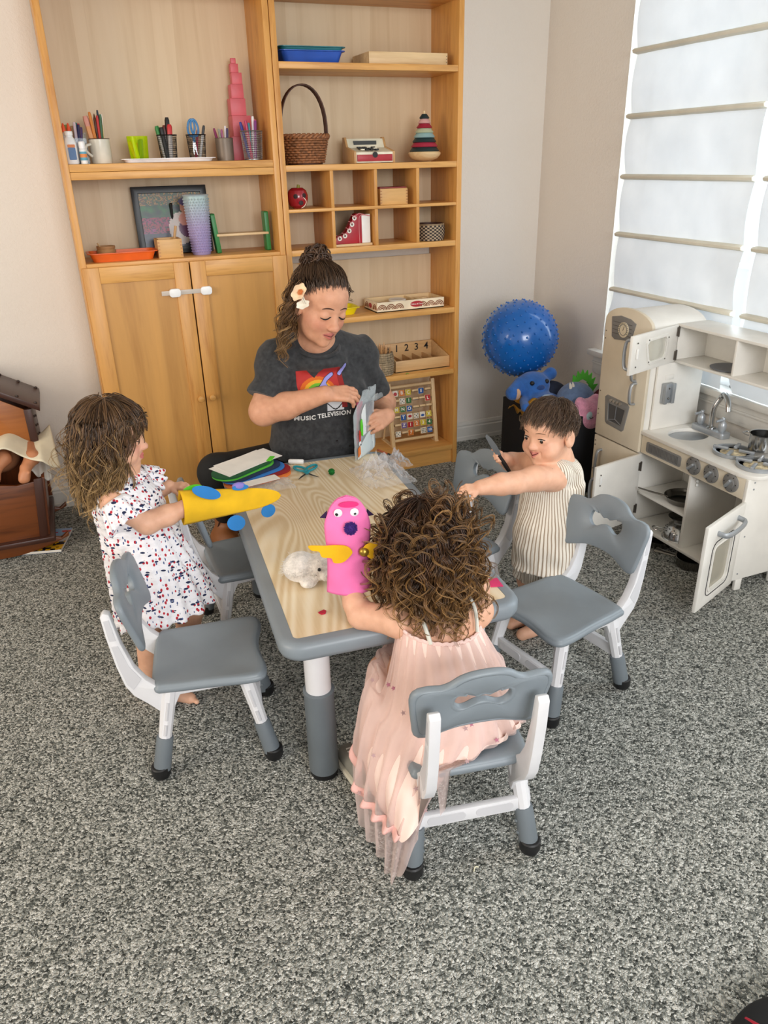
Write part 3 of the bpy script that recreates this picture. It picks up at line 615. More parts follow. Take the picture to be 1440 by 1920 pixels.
bs = thing('wicker_basket', 'brown wicker basket with a tall arched handle', 'basket', (bx, by, Z2))
MB().lathe([(0, 0), (.074, 0), (.096, .112), (.090, .112), (.07, .005), (0, .005)], 32, T(bx, by, Z2+.001)).build('lining', wickd, bs)
weave(bx, by, Z2, [(.077, .006), (.097, .100)], 10, 22, wicker, bs, .0052)
for k in (0, 1): MB().tube([(bx+(.101+.004*math.cos(16*a+k*PI))*math.cos(a), by+(.101+.004*math.cos(16*a+k*PI))*math.sin(a), Z2+.108+.006*math.sin(16*a+k*PI)) for a in [2*PI*i/96 for i in range(96)]], .0062, 6, closed=True).build('braided_rim', wicker, bs, ang=2)
for k in range(5):
    e = (k-2)*.007; MB().tube([(bx+(.098+abs(k-2)*.001)*math.cos(PI*i/20)*(1.0+.03*math.sin(PI*i/20)), by+e+.2*e, Z2+.105+.196*math.sin(PI*i/20)**.8) for i in range(21)], .0032, 6).build('handle_cane', wickd, bs)
# --- toy cash register
cr = thing('toy_cash_register', 'wooden toy cash register with red drawer and cream top', 'toy register', (1.352, 3.44, Z2)); cm = mat('cream_paint', 'e4dfc8', .45); rd = mat('toy_red', 'a8232f', .4)
x0, x1, y0 = 1.268, 1.438, 3.365
pf = [(0, 0), (.145, 0), (.145, .104), (.12, .104), (.098, .066), (.0, .046)]
YZm = Matrix(((0,0,1,0),(1,0,0,y0),(0,1,0,Z2+.0005),(0,0,0,1)))
wood('toy_wood', 'c49a68', 'a87c4c', 'z', 1.)
for x in (x0-.010, x1): MB(YZm).prism(pf, x, x+.010).build('side_board', 'toy_wood', cr, bevel=.001)
MB(YZm).prism([(.003, .002), (.14, .002), (.14, .098), (.119, .098), (.097, .062), (.002, .043)], x0, x1).build('body', cm, cr)
MB().b2((x0+.004, y0-.004, Z2+.008), (x1-.004, y0+.003, Z2+.034)).build('drawer', rd, cr, bevel=.001)
MB().lathe([(.012, 0), (.012, .0008)], 16, T((x0+x1)/2, y0-.0042, Z2+.033) @ rot(PI/2)).build('drawer_notch', BLACK, cr)
MB().b2((x0+.028, y0+.104, Z2+.070), (x1-.035, y0+.112, Z2+.090), None).build('display', mat('display_dark', '2a2c2a', .3), cr)
for i in range(4):
    for j in range(3): MB().box((x0+.04+i*.022, y0+.03+j*.022, Z2+.050+.0046*j+.004), (.016, .016, .006)).build('key', BLACK if (i+j) % 4 else cm, cr, bevel=.001)
# --- stacking ring tower
st = thing('stacking_toy', 'cone of pastel wooden stacking rings on a rocking base', 'stacking toy', (1.610, 3.41, Z2)); sx, sy = 1.610, 3.41
MB().lathe([(0, 0), (.03, .002), (.058, .012), (.071, .026), (.073, .034), (.068, .040), (0, .040)], 32, T(sx, sy, Z2+.0005)).build('base', 'pine_x', st)
cols = ['1f3436', 'a92c44', '1d3335', '93b4b6', 'b9c0a0', '9c2038', 'd7a6a0', '1c3336']; zz = .0405
for i, c in enumerate(cols):
    r0 = .066-.0062*i; r1 = r0-.011; h_ = .0185
    MB().lathe([(r0-.003, 0), (r0, .003), (r1, h_-.001), (r1-.002, h_), (0, h_)], 32, T(sx, sy, Z2+zz)).build('ring', pmat(c, .5), st); zz += h_+.0003
MB().lathe([(.0055, 0), (.0055, .012), (0, .014)], 12, T(sx, sy, Z2+zz)).build('peg', 'pine_z', st)
# --- pigeonhole toys
ZC, ZD = 1.269, 1.105
ap = thing('lacing_apple', 'red wooden lacing apple with round holes in the top left pigeonhole', 'toy apple', (1.005, 3.40, ZC))
MB().lathe([(0, .002), (.02, 0), (.036, .012), (.044, .036), (.045, .052), (.038, .072), (.024, .082), (.008, .078), (0, .074)], 32, T(1.005, 3.40, ZC)).build('body', mat('apple_red', '9c1526', .2, coat=.4), ap)
MB().cyl((1.008, 3.40, ZC+.072), (1.012, 3.398, ZC+.094), .006, .007, n=10).build('stem', mat('stem_green', '8f8a3a', .5), ap)
for dx, dz in ((-.020, .05), (.018, .052), (.002, .024)):
    n_ = Vector((dx, -math.sqrt(max(1e-4, .0445**2-dx*dx)), 0)); q = n_.normalized().to_track_quat('Z', 'Y').to_matrix().to_4x4(); q.translation = Vector((1.005, 3.40, ZC+dz))+n_*.985
    MB().lathe([(.0095, -.004), (.0095, .001), (.0075, .0016)], 16, q).build('hole', mat('hole_dark', '2a0a0a', .6), ap)
MB().tube(catmull([(1.018, 3.358, ZC+.046), (1.028, 3.352, ZC+.03), (1.02, 3.352, ZC+.012), (1.005, 3.35, ZC+.004)], 5), .0014, 6).build('cord', pmat('e8dcc8', .7), ap)
def dovebox(c, w, d, h, label, cat='box', lid=None, group=None):
    o = thing('wooden_box', label, cat, c, 0, group); x, y, z = c
    wood('box_wood', 'd3a566', 'bb8644', 'x', 1.); wood('box_wood_end', 'b98450', '97622f', 'z', 1.)
    for a in (-1, 1): MB().b2((x-w/2, y+a*d/2-.004, z), (x+w/2, y+a*d/2+.004, z+h)).build('long_board', 'box_wood', o, bevel=.0008)
    for a in (-1, 1): MB().b2((x+a*(w/2-.004)-.004, y-d/2+.004, z), (x+a*(w/2-.004)+.004, y+d/2-.004, z+h)).build('end_board', 'box_wood', o)
    for a in (-1, 1):
        for k in range(5): MB().b2((x+a*(w/2-.004)-.0042, y-d/2-.0046, z+h*(.08+.18*k)), (x+a*(w/2-.004)+.0042, y-d/2-.0035, z+h*(.08+.18*k)+h*.09)).build('finger_joint', 'box_wood_end', o)
    if lid: MB().b2((x-w/2+.002, y-d/2+.004, z+h), (x+w/2-.002, y+d/2-.004, z+h+.006)).build('lid', lid, o, bevel=.001)
    else: MB().b2((x-w/2+.004, y-d/2+.004, z), (x+w/2-.004, y+d/2-.004, z+.005)).build('base', 'box_wood', o)
    return o
dovebox((1.434, 3.405, ZC+.0005), .132, .10, .066, 'small finger-jointed wooden box with reddish lid in a pigeonhole', lid=mat('lid_red', '8e3a34', .5))
# lacing boot
bt = thing('lacing_boot', 'red wooden lacing boot with white eyelets in a lower pigeonhole', 'toy boot', (1.24, 3.41, ZD))
BX = T(1.155, 3.385, ZD+.0005) @ FR
MB(BX).prism([(.0, .0), (.172, 0), (.172, .010), (.0, .010)], -.03, .03).build('sole', 'pine_x', bt, bevel=.001)
up = catmull([Vector((a, b, 0)) for a, b in [(.004, .0105), (.002, .030), (.012, .042), (.040, .050), (.060, .070), (.078, .100), (.098, .130), (.112, .133), (.126, .128)]], 5)
MB(BX).prism([(p.x, p.y) for p in up]+[(.126, .0105)], -.022, .022).build('upper', mat('boot_red', 'a81a2a', .4), bt, bevel=.001)
MB(BX).prism([(.126, .0105), (.166, .0105), (.166, .130), (.126, .128)], -.022, .022).build('heel_panel', pmat('eceae6', .4), bt, bevel=.001)
for a, b in ((.020, .034), (.045, .044), (.066, .064), (.080, .090), (.092, .116)):
    MB(BX).lathe([(.0045, 0), (.0045, .002), (.0100, .002), (.0100, 0)], 18, T(a, b, .022)).build('eyelet', pmat('ece6dc', .4), bt); MB(BX).lathe([(.0045, 0), (.0045, .0008)], 12, T(a, b, .022)).build('eyelet_hole', BLACK, bt)
    MB(BX).tube(catmull([(a, b, .024), (a-.004, b+.008, .026), (a-.012, b+.013, .012)], 4), .0014, 6).build('lace', pmat('d8888c', .6), bt)
MB(BX).tube(catmull([(.092, .116, .024), (.112, .134, .024), (.138, .128, .025), (.165, .122, .025), (.12, .126, .025), (.112, .09, .0245), (.113, .03, .0245), (.114, -.004, .0245)], 5), .0016, 6).build('lace', pmat('d8888c', .6), bt)
# dark checked basket
cb = thing('woven_basket', 'small round basket with a dark and cream checked weave', 'basket', (1.636, 3.405, ZD)); s = MB()
for j in range(10):
    for i in range(40):
        a0, a1 = 2*PI*i/40, 2*PI*(i+1)/40; rr = .064+.004*math.sin(PI*j/10)+(.0012 if (i+j) % 2 else 0); za, zb = ZD+.002+.0072*j, ZD+.002+.0072*(j+1)
        s.col = lin('2b2320') if (i+j) % 2 else lin('b9a184')
        if j == 9: s.col = lin('8a7458')
        s.add([(1.636+rr*math.cos(a), 3.405+rr*math.sin(a), z) for a, z in ((a0, za), (a1, za), (a1, zb), (a0, zb))]+[(1.636+(rr-.005)*math.cos(a), 3.405+(rr-.005)*math.sin(a), z) for a, z in ((a0, za), (a1, za), (a1, zb), (a0, zb))], [(0,1,2,3), (3,2,6,7), (0,3,7,4), (1,5,6,2)])
s.build('weave', vcol('woven_colours', .7), cb, ang=.3); MB().lathe([(0, 0), (.060, 0), (.060, .074), (.056, .074), (.056, .003), (0, .003)], 32, T(1.636, 3.405, ZD+.001)).build('lining', wickd, cb)
# --- shelf at .80
tray('plastic_tray', 'small yellow plastic tray on the shelf behind the woman', (1.185, 3.44, .8005), .155, .12, .034, mat('tray_yellow', 'e0cc10', .35), taper=.8)
pz = thing('puzzle_box', 'cream and brown patterned open toy box on the shelf', 'box', (1.51, 3.44, .80)); pm = mat('print_cream', 'e8d9bd', .55); pbn = mat('print_brown', '8a5638', .6)
x0, x1, y0, y1, z0 = 1.345, 1.692, 3.365, 3.53, .8005
MB().b2((x0, y0, z0), (x1, y1, z0+.004)).build('base', 'pine_x', pz)
fr_ = MB().b2((x0, y0, z0), (x1, y0+.006, z0+.046)).build('front_board', pm, pz); MB().b2((x0, y1-.006, z0), (x1, y1, z0+.046)).build('back_board', 'pine_x', pz)
sd_ = MB().b2((x0, y0+.006, z0), (x0+.006, y1-.006, z0+.046)).build('side_board', pm, pz); MB().b2((x1-.006, y0+.006, z0), (x1, y1-.006, z0+.046)).build('side_board', 'pine_x', pz)
MB().b2((1.55, y0+.006, z0), (1.556, y1-.006, z0+.042)).build('partition', 'pine_x', pz)
def arcs(mm, par):
    for r_ in (.008, .015, .022): MB(mm).tube([(r_*math.cos(PI*i/12), r_*math.sin(PI*i/12), 0) for i in range(13)], .0022, 4, flat=((0,0,1), 1.)).build('printed_arc', pbn, par)
for x in (x0+.025, x0+.07, x0+.112, x1-.112, x1-.07, x1-.025): arcs(T(x, y0-.0002, z0+.012) @ FR, fr_)
for y in (y0+.03, y1-.035): arcs(T(x0-.0002, y, z0+.012) @ rot(PI/2, 0, -PI/2), sd_)
MB().lathe([(.033, 0), (.033, .0012)], 24, T(1.548, y0-.0003, z0+.026) @ rot(PI/2) @ Matrix.Diagonal((1, .42, 1, 1))).build('logo_oval', rd, fr_)
text('Melissa & Doug', .0098, pmat('f4efe6', .5), T(1.548, y0-.0018, z0+.026) @ FR, fr_)
MB().lathe([(.026, 0), (.026, .001)], 20, T(x0-.0003, y0+.085, z0+.024) @ rot(PI/2, 0, -PI/2) @ Matrix.Diagonal((.7, .45, 1, 1))).build('logo_oval', rd, sd_)
o = MB().lathe([(0, 0), (.042, 0), (.042, .006), (.039, .008), (.034, .006), (0, .006)], 28, T(1.475, 3.43, z0+.038)).build('toy_disc', pmat('d9d2c8', .5)); tag(o, 'round white toy disc lying in the patterned box', 'toy')
for i in range(5): tag(MB(T(1.60+.03*(i % 3), 3.41+.05*(i//3), z0+.0045) @ rot(0, 0, .6*i)).prism(rrect(.035, .03, .008), 0, .034).build('wooden_piece', 'pine_x', bevel=.002), 'cream wooden piece in the right half of the patterned box', 'toy piece', 'wooden pieces in the patterned box')
for i in range(2): tag(MB(T(1.395+.05*i, 3.43+.03*i, z0+.0045) @ rot(0, 0, .5)).prism(rrect(.06, .045, .01), 0, .028).build('wooden_piece', 'pine_x', bevel=.002), 'cream wooden piece in the left half of the patterned box', 'toy piece', 'wooden pieces in the left half')
# --- shelf at .50
pt = thing('woven_pot', 'grey-brown coiled seagrass pot holding pencils', 'pot', (1.378, 3.392, .50)); sg = mat('seagrass', '8a7a62', .8, var=.25, vscale=120)
for j in range(10): MB().tube([(1.378+(.044+.006*math.sin(PI*(j+.5)/10))*math.cos(a)+.0, 3.392+(.044+.006*math.sin(PI*(j+.5)/10))*math.sin(a), .5065+.0107*j+.0012*math.sin(14*a+j)) for a in [2*PI*i/42 for i in range(42)]], .0068, 6, closed=True).build('coil', sg, pt, ang=2)
MB().lathe([(0, 0), (.042, 0), (.046, .10), (.043, .10), (.04, .004), (0, .004)], 24, T(1.378, 3.392, .501)).build('lining', mat('pot_dark', '3a3128', .8), pt)
def pen(p0, p1, r, col, label, cat, group, tip=None, cap=None, rough=.4):
    p0, p1 = Vector(p0), Vector(p1); d = (p1-p0); s = MB(); s.col = lin(col); L = d.length
    q = d.to_track_quat('Z', 'Y').to_matrix().to_4x4(); q.translation = p0
    s.lathe([(r*.3, 0), (r, L*.06), (r, L*.72)], 8, q)
    s.col = lin(cap or col); s.lathe([(r*(1.12 if cap else 1), L*.72), (r*(1.12 if cap else 1), L*.93), (r*.75, L)], 8, q) if not tip else s.lathe([(r, L*.72), (r, L*.88), (r*.95, L*.885)], 8, q)
    if tip: s.col = lin(tip); s.lathe([(r*.95, L*.88), (r*.25, L*.985), (0, L)], 8, q)
    return tag(s.build({'pencil': 'pencil', 'brush': 'paintbrush', 'marker': 'marker_pen'}.get(cat, 'pen'), vcol('pen_colours', rough), ang=.5), label, cat, group)
for i in range(8):
    a = 2.4*i; r_ = .012+.016*((i*7) % 3)/2; bx_ = Vector((1.378+r_*.6*math.cos(a), 3.392+r_*.6*math.sin(a), .506)); tx = Vector((1.378+(r_+.014)*math.cos(a), 3.392+(r_+.010)*math.sin(a), .645+.010*((i*5) % 4)/3))
    pen(bx_, tx, .0042, 'b98a5a', 'natural wood pencil standing in the seagrass pot', 'pencil', 'pencils in the seagrass pot', tip='c99c6c')
nb = thing('number_tray', 'shallow wooden counting tray with printed numbers 0 to 4 on its back', 'tray', (1.575, 3.46, .50))
x0, x1, y0, y1, z0 = 1.437, 1.730, 3.372, 3.575, .5005; wood('beech_x', 'cfa876', 'b98f5c', 'x', .9)
MB().b2((x0, y0, z0), (x1, y1, z0+.005)).build('base', 'beech_x', nb); MB().b2((x0, y0, z0), (x1, y0+.008, z0+.058)).build('front_board', 'beech_x', nb, bevel=.001)
bb = MB().b2((x0, y1-.008, z0), (x1, y1, z0+.10)).build('back_board', 'beech_x', nb, bevel=.001)
for x in (x0, x1-.008): MB(Matrix(((0,0,1,0),(1,0,0,0),(0,1,0,0),(0,0,0,1)))).prism([(y0+.008, z0), (y1-.008, z0), (y1-.008, z0+.10), (y0+.008, z0+.058)], x, x+.008).build('side_board', 'beech_x', nb, bevel=.001)
for k in range(1, 5): MB().b2((x0+.008+.0555*k, y0+.008, z0+.005), (x0+.012+.0555*k, y1-.008, z0+.042)).build('partition', 'beech_x', nb)
for k in range(5): text(str(k), .05, BLACK, T(x0+.034+.0555*k, y1-.0085, z0+.072) @ FR, bb, bold=.0006)
tag(MB().tube(catmull([(1.475, 3.335, .5015), (1.482, 3.338, .5045), (1.49, 3.336, .502)], 4), .0022, 6).build('plastic_scrap', pmat('7ba03a', .5)), 'tiny green scrap on the edge of the number tray shelf', 'scrap')
# --- alphabet abacus
ab = thing('alphabet_abacus', 'wooden alphabet abacus with coloured letter tiles on the bottom shelf', 'abacus', (1.565, 3.45, .10))
tilt = T(1.56, 3.425, .1005) @ rot(math.radians(-9)) @ FR
for x in (-.122, .122): MB(tilt).prism(rrect(.018, .328, .004, 3, x, .164), -.012, .012).build('upright', 'pine_z', ab, bevel=.001)
for z in (.03, .305): MB(tilt).cyl((-.113, z, 0), (.113, z, 0), .0085, n=12).build('cross_rail', 'pine_x', ab)
for x in (-.122, .122): MB().b2((1.56+x-.009, 3.41, .1005), (1.56+x+.009, 3.56, .108)).build('foot_bar', 'pine_x', ab); MB().tube([(1.56+x, 3.425+.04, .36), (1.56+x, 3.55, .107)], .005, 6).build('back_strut', 'pine_z', ab)
G = {'r': 'b5262b', 'o': 'd0742a', 'y': 'c9b52c', 'g': '2c6a38', 'b': '2558a0', 'w': 'e6ded0', 'p': '6d5a96', 'n': '8a7a3a'}
rows = [['w@', 'oB', 'yC', '-', 'bE/', '-'], ['-n', 'w#', 'gI', '-b', '-', 'rL'], ['yM', 'gN', 'bO', '-g', '-', '-'], ['-g', 'bT', 'w&', 'w%', 'w~', 'yX'], ['-', 'pZ', 'r1', 'o2', 'y3', 'g4'], ['w*', '-', 'o7', '-y', 'w:', 'b10']]
tile = MB().box((0, 0, 0), (.028, .028, .010)).mesh('tile', .0012)
for j, row in enumerate(rows):
    z = .272-j*.0415; MB(tilt).cyl((-.113, z, 0), (.113, z, 0), .0022, n=6).build('rod', DSTEEL, ab)
    for i, c in enumerate(row):
        x = -.090+i*.036; edge = c[0] == '-'; col = c[1] if edge and len(c) > 1 else ('w' if edge else c[0]); tm = tilt @ T(x, z+(.004 if edge else 0), 0) @ rot(math.radians(78 if edge else (i*37+j*53) % 17-8))
        s = MB(tm); s.box((0, 0, 0), (.032, .032, .010)); o = s.build('letter_tile', 'pine_x', ab, bevel=.001)
        if edge and len(c) < 2: continue
        MB(tm).prism(rrect(.029, .029, .002, 2), .0051, .0058).build('tile_face', pmat(G[col], .45), o)
        ch = c[1:] if not edge else ''
        if ch and ch[0].isalnum(): text(ch.strip('/'), .024 if len(ch) < 2 else .020, pmat('efe8da', .5), tm @ T(0, 0, .0062), o, bold=.0006)
        elif ch == '@': MB(tm).lathe([(.009, 0), (.009, .001)], 16, T(0, -.002, .0058)).build('printed_apple', rd, o)
        elif ch == '~': MB(tm).lathe([(.010, 0), (.010, .001)], 16, T(0, -.003, .0058) @ Matrix.Diagonal((1, .6, 1, 1))).build('printed_whale', pmat('2558a0', .5), o)
        elif ch == '&': MB(tm).lathe([(.010, 0), (.010, .001)], 16, T(0, .002, .0058) @ Matrix.Diagonal((1, .7, 1, 1))).build('printed_umbrella', rd, o)
        else:
            s = MB(tm)
            for a in (-1, 0, 1):
                for b in (-1, 0, 1):
                    if ch == ':' or (a+b) % 2 == 0: s.lathe([(.0028, 0), (.0028, .0008)], 8, T(a*.0085, b*.0085, .0058))
            s.build('printed_dots', pmat('26402a', .5), o)
# ---------------------------------------------------------------- left bookcase, upper shelf
ZL = 1.4625
gl = thing('glue_bottle', 'white glue bottle with white cap at the left end of the shelf', 'bottle', (.128, 3.375, ZL)); wh = mat('bottle_white', 'e9e9e8', .35)
MB().lathe([(0, 0), (.020, 0), (.022, .004), (.022, .070), (.017, .088), (.012, .093), (.012, .098), (0, .098)], 24, T(.128, 3.375, ZL+.0005), sy=.7).build('body', wh, gl)
MB().lathe([(.015, 0), (.015, .012), (.012, .014), (0, .014)], 20, T(.128, 3.375, ZL+.0985)).build('cap', pmat('f4f4f2', .35), gl)
MB().prism(rrect(.026, .042, .003), 0, .0012, T(.130, 3.3588, ZL+.036) @ FR).build('label', pmat('4c6f9c', .5), gl); MB().prism(rrect(.026, .010, .002), 0, .0016, T(.130, 3.3588, ZL+.062) @ FR).build('label_band', pmat('d27a3a', .5), gl)
for i, x in enumerate((.116, .134)):
    o = thing('glue_bottle', 'orange-tipped glue bottle behind the white one, %s of two' % ('left' if i == 0 else 'right'), 'bottle', (x, 3.425, ZL)); MB().lathe([(.010, 0), (.010, .10), (.006, .112)], 14, T(x, 3.425, ZL+.0005)).build('body', wh, o); MB().lathe([(.009, 0), (.007, .014), (.003, .030), (0, .032)], 14, T(x, 3.425, ZL+.110)).build('tip', pmat('e0542a', .4), o)
gs = thing('glue_stick', 'white glue stick with blue and orange label beside the glue bottle', 'glue stick', (.168, 3.37, ZL))
MB().lathe([(.0125, 0), (.0125, .05), (.0105, .051), (.0105, .053)], 18, T(.168, 3.37, ZL+.0005)).build('tube', wh, gs); MB().lathe([(.0118, .053), (.0118, .074), (.009, .077), (0, .077)], 18, T(.168, 3.37, ZL+.0005)).build('cap', pmat('f4f4f4', .35), gs); MB().lathe([(.0127, .012), (.0127, .042)], 18, T(.168, 3.37, ZL+.0005)).build('label', pmat('5aa0b8', .5), gs); MB().lathe([(.0129, .022), (.0129, .034)], 18, T(.168, 3.37, ZL+.0005)).build('label_band', pmat('e08a4a', .5), gs)
ac = thing('acrylic_holder', 'clear acrylic holder full of pens behind the glue', 'holder', (.152, 3.475, ZL)); gm = glass('acrylic', (.9,.95,.98), .06, .12)
for a, b in (((.112, 3.44, 0), (.115, 3.52, .11)), ((.19, 3.44, 0), (.193, 3.52, .11)), ((.115, 3.44, 0), (.19, 3.443, .09)), ((.115, 3.517, 0), (.19, 3.52, .11)), ((.115, 3.443, 0), (.19, 3.517, .003))): MB().b2((a[0], a[1], a[2]+ZL+.0005), (b[0], b[1], b[2]+ZL)).build('wall', gm, ac)
def cupfill(cx, cy, z, r, zt, spec, cup, cat):
    n = len(spec)
    for i, (col, name, hgt, rr, tipc, capc) in enumerate(spec):
        a = 2.399*i+.7; q = r*(.25+.65*((i*0.618) % 1)); lean = 1.75
        p0 = (cx+q*.7*math.cos(a), cy+q*.7*math.sin(a), z+.004); p1 = (cx+q*lean*1.15*math.cos(a), cy+q*.9*math.sin(a), z+hgt)
        pen(p0, p1, rr*1.2, col, name+' '+cup, cat, cup, tipc, capc)
W = 'standing in the acrylic holder'
cupfill(.152, 3.48, ZL, .036, 0, [('2f8a86', 'teal pen', .145, .005, None, None), ('7a2f6a', 'plum pen', .140, .005, None, None), ('2a2c5a', 'navy pen', .138, .005, None, None), ('b88a5a', 'tan pen', .135, .005, None, None), ('8a8f4a', 'olive pen', .138, .005, None, None), ('c03a4a', 'crimson pen', .142, .005, None, None), ('3aa0a8', 'turquoise pen', .13, .005, None, None), ('d8c8d0', 'pale pen', .146, .005, None, None), ('5a3a7a', 'violet pen', .13, .005, None, None)], W, 'pen')
mg = thing('mug', 'white enamel mug with brown edge holding paintbrushes and pens', 'mug', (.237, 3.43, ZL)); ew = mat('enamel', 'd9d4c6', .3)
MB().lathe([(0, 0), (.036, 0), (.038, .004), (.038, .084), (.0395, .086), (.036, .086), (.035, .004), (0, .004)], 28, T(.237, 3.43, ZL+.0005)).build('body', ew, mg); MB().tube([(.237+.038*math.cos(a), 3.43+.038*math.sin(a), ZL+.0862) for a in [2*PI*i/28 for i in range(28)]], .0016, 6, closed=True).build('rim', mat('rim_brown', '4a3426', .5), mg)
MB().tube(catmull([(.203, 3.41, ZL+.068), (.185, 3.40, ZL+.062), (.182, 3.398, ZL+.045), (.202, 3.41, ZL+.026)], 5), .005, 8).build('handle', ew, mg)
cupfill(.237, 3.43, ZL, .028, 0, [('1c2a3a', 'dark blue paintbrush', .185, .0035, None, None), ('d8998a', 'salmon topped brush', .165, .009, None, None), ('2f5a3a', 'dark green pencil', .155, .0045, None, None), ('6a3a20', 'brown bristled brush', .175, .005, '5a3218', None), ('c9782a', 'amber brush', .178, .005, None, None), ('e2c42a', 'yellow pencil', .15, .0055, 'c03028', None), ('5a2a6a', 'purple pencil', .165, .004, None, None), ('b82a2a', 'red pencil', .166, .004, None, None), ('e8ddd0', 'white pencil', .172, .004, None, None), ('d89a6a', 'peach sponge brush', .13, .008, None, None), ('3a6a4a', 'green brush', .17, .004, None, None), ('d0782a', 'orange pencil', .172, .004, None, None)], 'standing in the enamel mug', 'brush')
tray('serving_tray', 'long shallow white tray under the coloured cups', (.488, 3.425, ZL+.0005), .355, .11, .014, mat('tray_white', 'e6e4e6', .35), taper=.93, rim=.01)
ZT = ZL+.004
yc_ = thing('tumbler_cup', 'translucent yellow-green plastic cup of chunky crayons', 'cup', (.378, 3.42, ZT)); MB().lathe([(0, 0), (.034, 0), (.040, .090), (.0385, .090), (.033, .003), (0, .003)], 28, T(.378, 3.42, ZT)).build('body', glass('neon_cup', (.85,.95,.05), .15, .12), yc_)
cupfill(.378, 3.42, ZT, .024, 0, [('3a7a2a', 'green chunky crayon', .078, .0065, None, None), ('e0922a', 'orange chunky crayon', .072, .0065, None, None), ('2f6a2a', 'dark green chunky crayon', .08, .0065, None, None), ('d8882a', 'amber chunky crayon', .066, .0065, None, None), ('e6de20', 'yellow chunky crayon', .088, .0065, None, None)], 'inside the yellow-green cup', 'crayon')
def mesh_cup(cx, label, m, z=ZT, r=.036, h=.094, cy=3.42):
    o = thing('mesh_cup', label, 'pen cup', (cx, cy, z)); s = MB()
    for j in range(14):
        f = j/13; s.tube([(cx+(r*.86+r*.18*f)*math.cos(a), cy+(r*.86+r*.18*f)*math.sin(a), z+.003+(h-.006)*f) for a in [2*PI*i/28 for i in range(28)]], .0007, 3, closed=True)
    for i in range(40): a = 2*PI*i/40; s.tube([(cx+r*.86*math.cos(a), cy+r*.86*math.sin(a), z+.003), (cx+r*1.04*math.cos(a+.25), cy+r*1.04*math.sin(a+.25), z+h-.003)], .0007, 3)
    s.build('wire_mesh', m, o); MB().tube([(cx+r*1.05*math.cos(a), cy+r*1.05*math.sin(a), z+h-.002) for a in [2*PI*i/32 for i in range(32)]], .0024, 6, closed=True).build('rim', m, o); MB().lathe([(0, 0), (r*.87, 0), (r*.87, .004), (0, .004)], 28, T(cx, cy, z+.0002)).build('base', m, o)
BM_ = mat('black_wire', '17181a', .4, .4); mesh_cup(.492, 'black wire mesh cup of markers on the white tray', BM_)
cupfill(.492, 3.42, ZT, .026, 0, [('1a1a1c', 'black marker', .155, .007, None, '121214'), ('d8d4d0', 'green-capped marker', .125, .007, None, '2a7a3a'), ('d8d0cc', 'red-capped marker', .13, .0075, None, 'c02028'), ('cfc6c0', 'brown-capped marker', .128, .007, None, '6a2a20'), ('1c1c1e', 'charcoal marker', .12, .007, None, '1a1a1c'), ('d6d0cc', 'crimson-capped marker', .128, .007, None, 'a81a2a')], 'in the black mesh cup', 'marker')
mesh_cup(.606, 'black wire mesh cup of scissors and a pen on the white tray', BM_)
def scissors(name, label, mm, m, L=.15, op=.3):
    o = thing(name, label, 'scissors', tuple(mm.translation))
    for s_ in (-1, 1):
        k = mm @ rot(0, 0, s_*op)
        MB(k).prism([(-.003, 0), (.005, -.002), (.0055, L*.22), (.0, L*.40), (-.002, L*.40)], -.001 if s_ < 0 else .0002, .0 if s_ < 0 else .0012).build('blade', STEEL, o)
        lp = [(s_*-.004+.016*math.cos(a)*.85+s_*-.008, -L*.34+.030*math.sin(a), 0) for a in [2*PI*i/24 for i in range(24)]]
        MB(k).tube(lp, .0042, 8, closed=True).build('handle', m, o); MB(k).tube([(0, .006, 0), (s_*-.004, -L*.14, 0)], [.004, .005], 8).build('shank', m, o)
    return o
scissors('scissors', 'blue-handled scissors upside down in the black mesh cup', T(.598, 3.42, ZT+.072) @ FR @ rot(0, 0, PI), pmat('3a7ab0', .4), .13, .12)
pen((.612, 3.415, ZT+.006), (.64, 3.405, ZT+.125), .005, 'e8e8ea', 'white ballpoint pen leaning in the scissors cup', 'pen', None, cap='2a2c30'); pen((.60, 3.43, ZT+.006), (.618, 3.43, ZT+.11), .005, 'b02a4a', 'crimson pen in the scissors cup', 'pen', None)
gc = thing('pen_cup', 'brown-grey metal cup of pens near the end of the shelf', 'pen cup', (.722, 3.44, ZL)); MB().lathe([(0, 0), (.034, 0), (.036, .082), (.038, .084), (.034, .084), (.033, .004), (0, .004)], 28, T(.722, 3.44, ZL+.0005)).build('body', mat('cup_taupe', '7d6f62', .45, .3), gc)
cupfill(.722, 3.44, ZL, .028, 0, [('e8e0e4', 'white pen', .128, .004, None, None), ('8a2a5a', 'magenta pen', .12, .004, None, None), ('3a2a5a', 'indigo pen', .118, .004, None, None), ('b05a8a', 'pink pen', .116, .004, None, None), ('8a8a7a', 'grey pen', .118, .004, None, None), ('5a2a4a', 'maroon pen', .12, .004, None, None), ('c84a6a', 'rose pen', .114, .004, None, None)], 'in the brown-grey cup', 'pen')
mesh_cup(.828, 'silver mesh cup of gel pens in front of the pink tower', mat('silver_wire', '8a8682', .35, .7), ZL+.0005, .042, .108, 3.40)
cupfill(.828, 3.40, ZL, .032, 0, [('e8e4ea', 'white gel pen', .16, .005, None, None), ('3a3a8a', 'blue-violet gel pen', .14, .005, None, None), ('7a2a7a', 'purple gel pen', .145, .005, None, None), ('2a8a9a', 'teal gel pen', .138, .005, None, None), ('b02a5a', 'magenta gel pen', .145, .005, None, None), ('d8688a', 'pink gel pen', .148, .005, None, None), ('4a2a6a', 'indigo gel pen', .135, .005, None, None)], 'in the silver mesh cup', 'pen')
z = ZL+.0005; pkm = mat('tower_pink', 'd0616c', .45)
names = ['largest', 'second largest', 'third largest', 'middle', 'third smallest', 'second smallest', 'smallest']
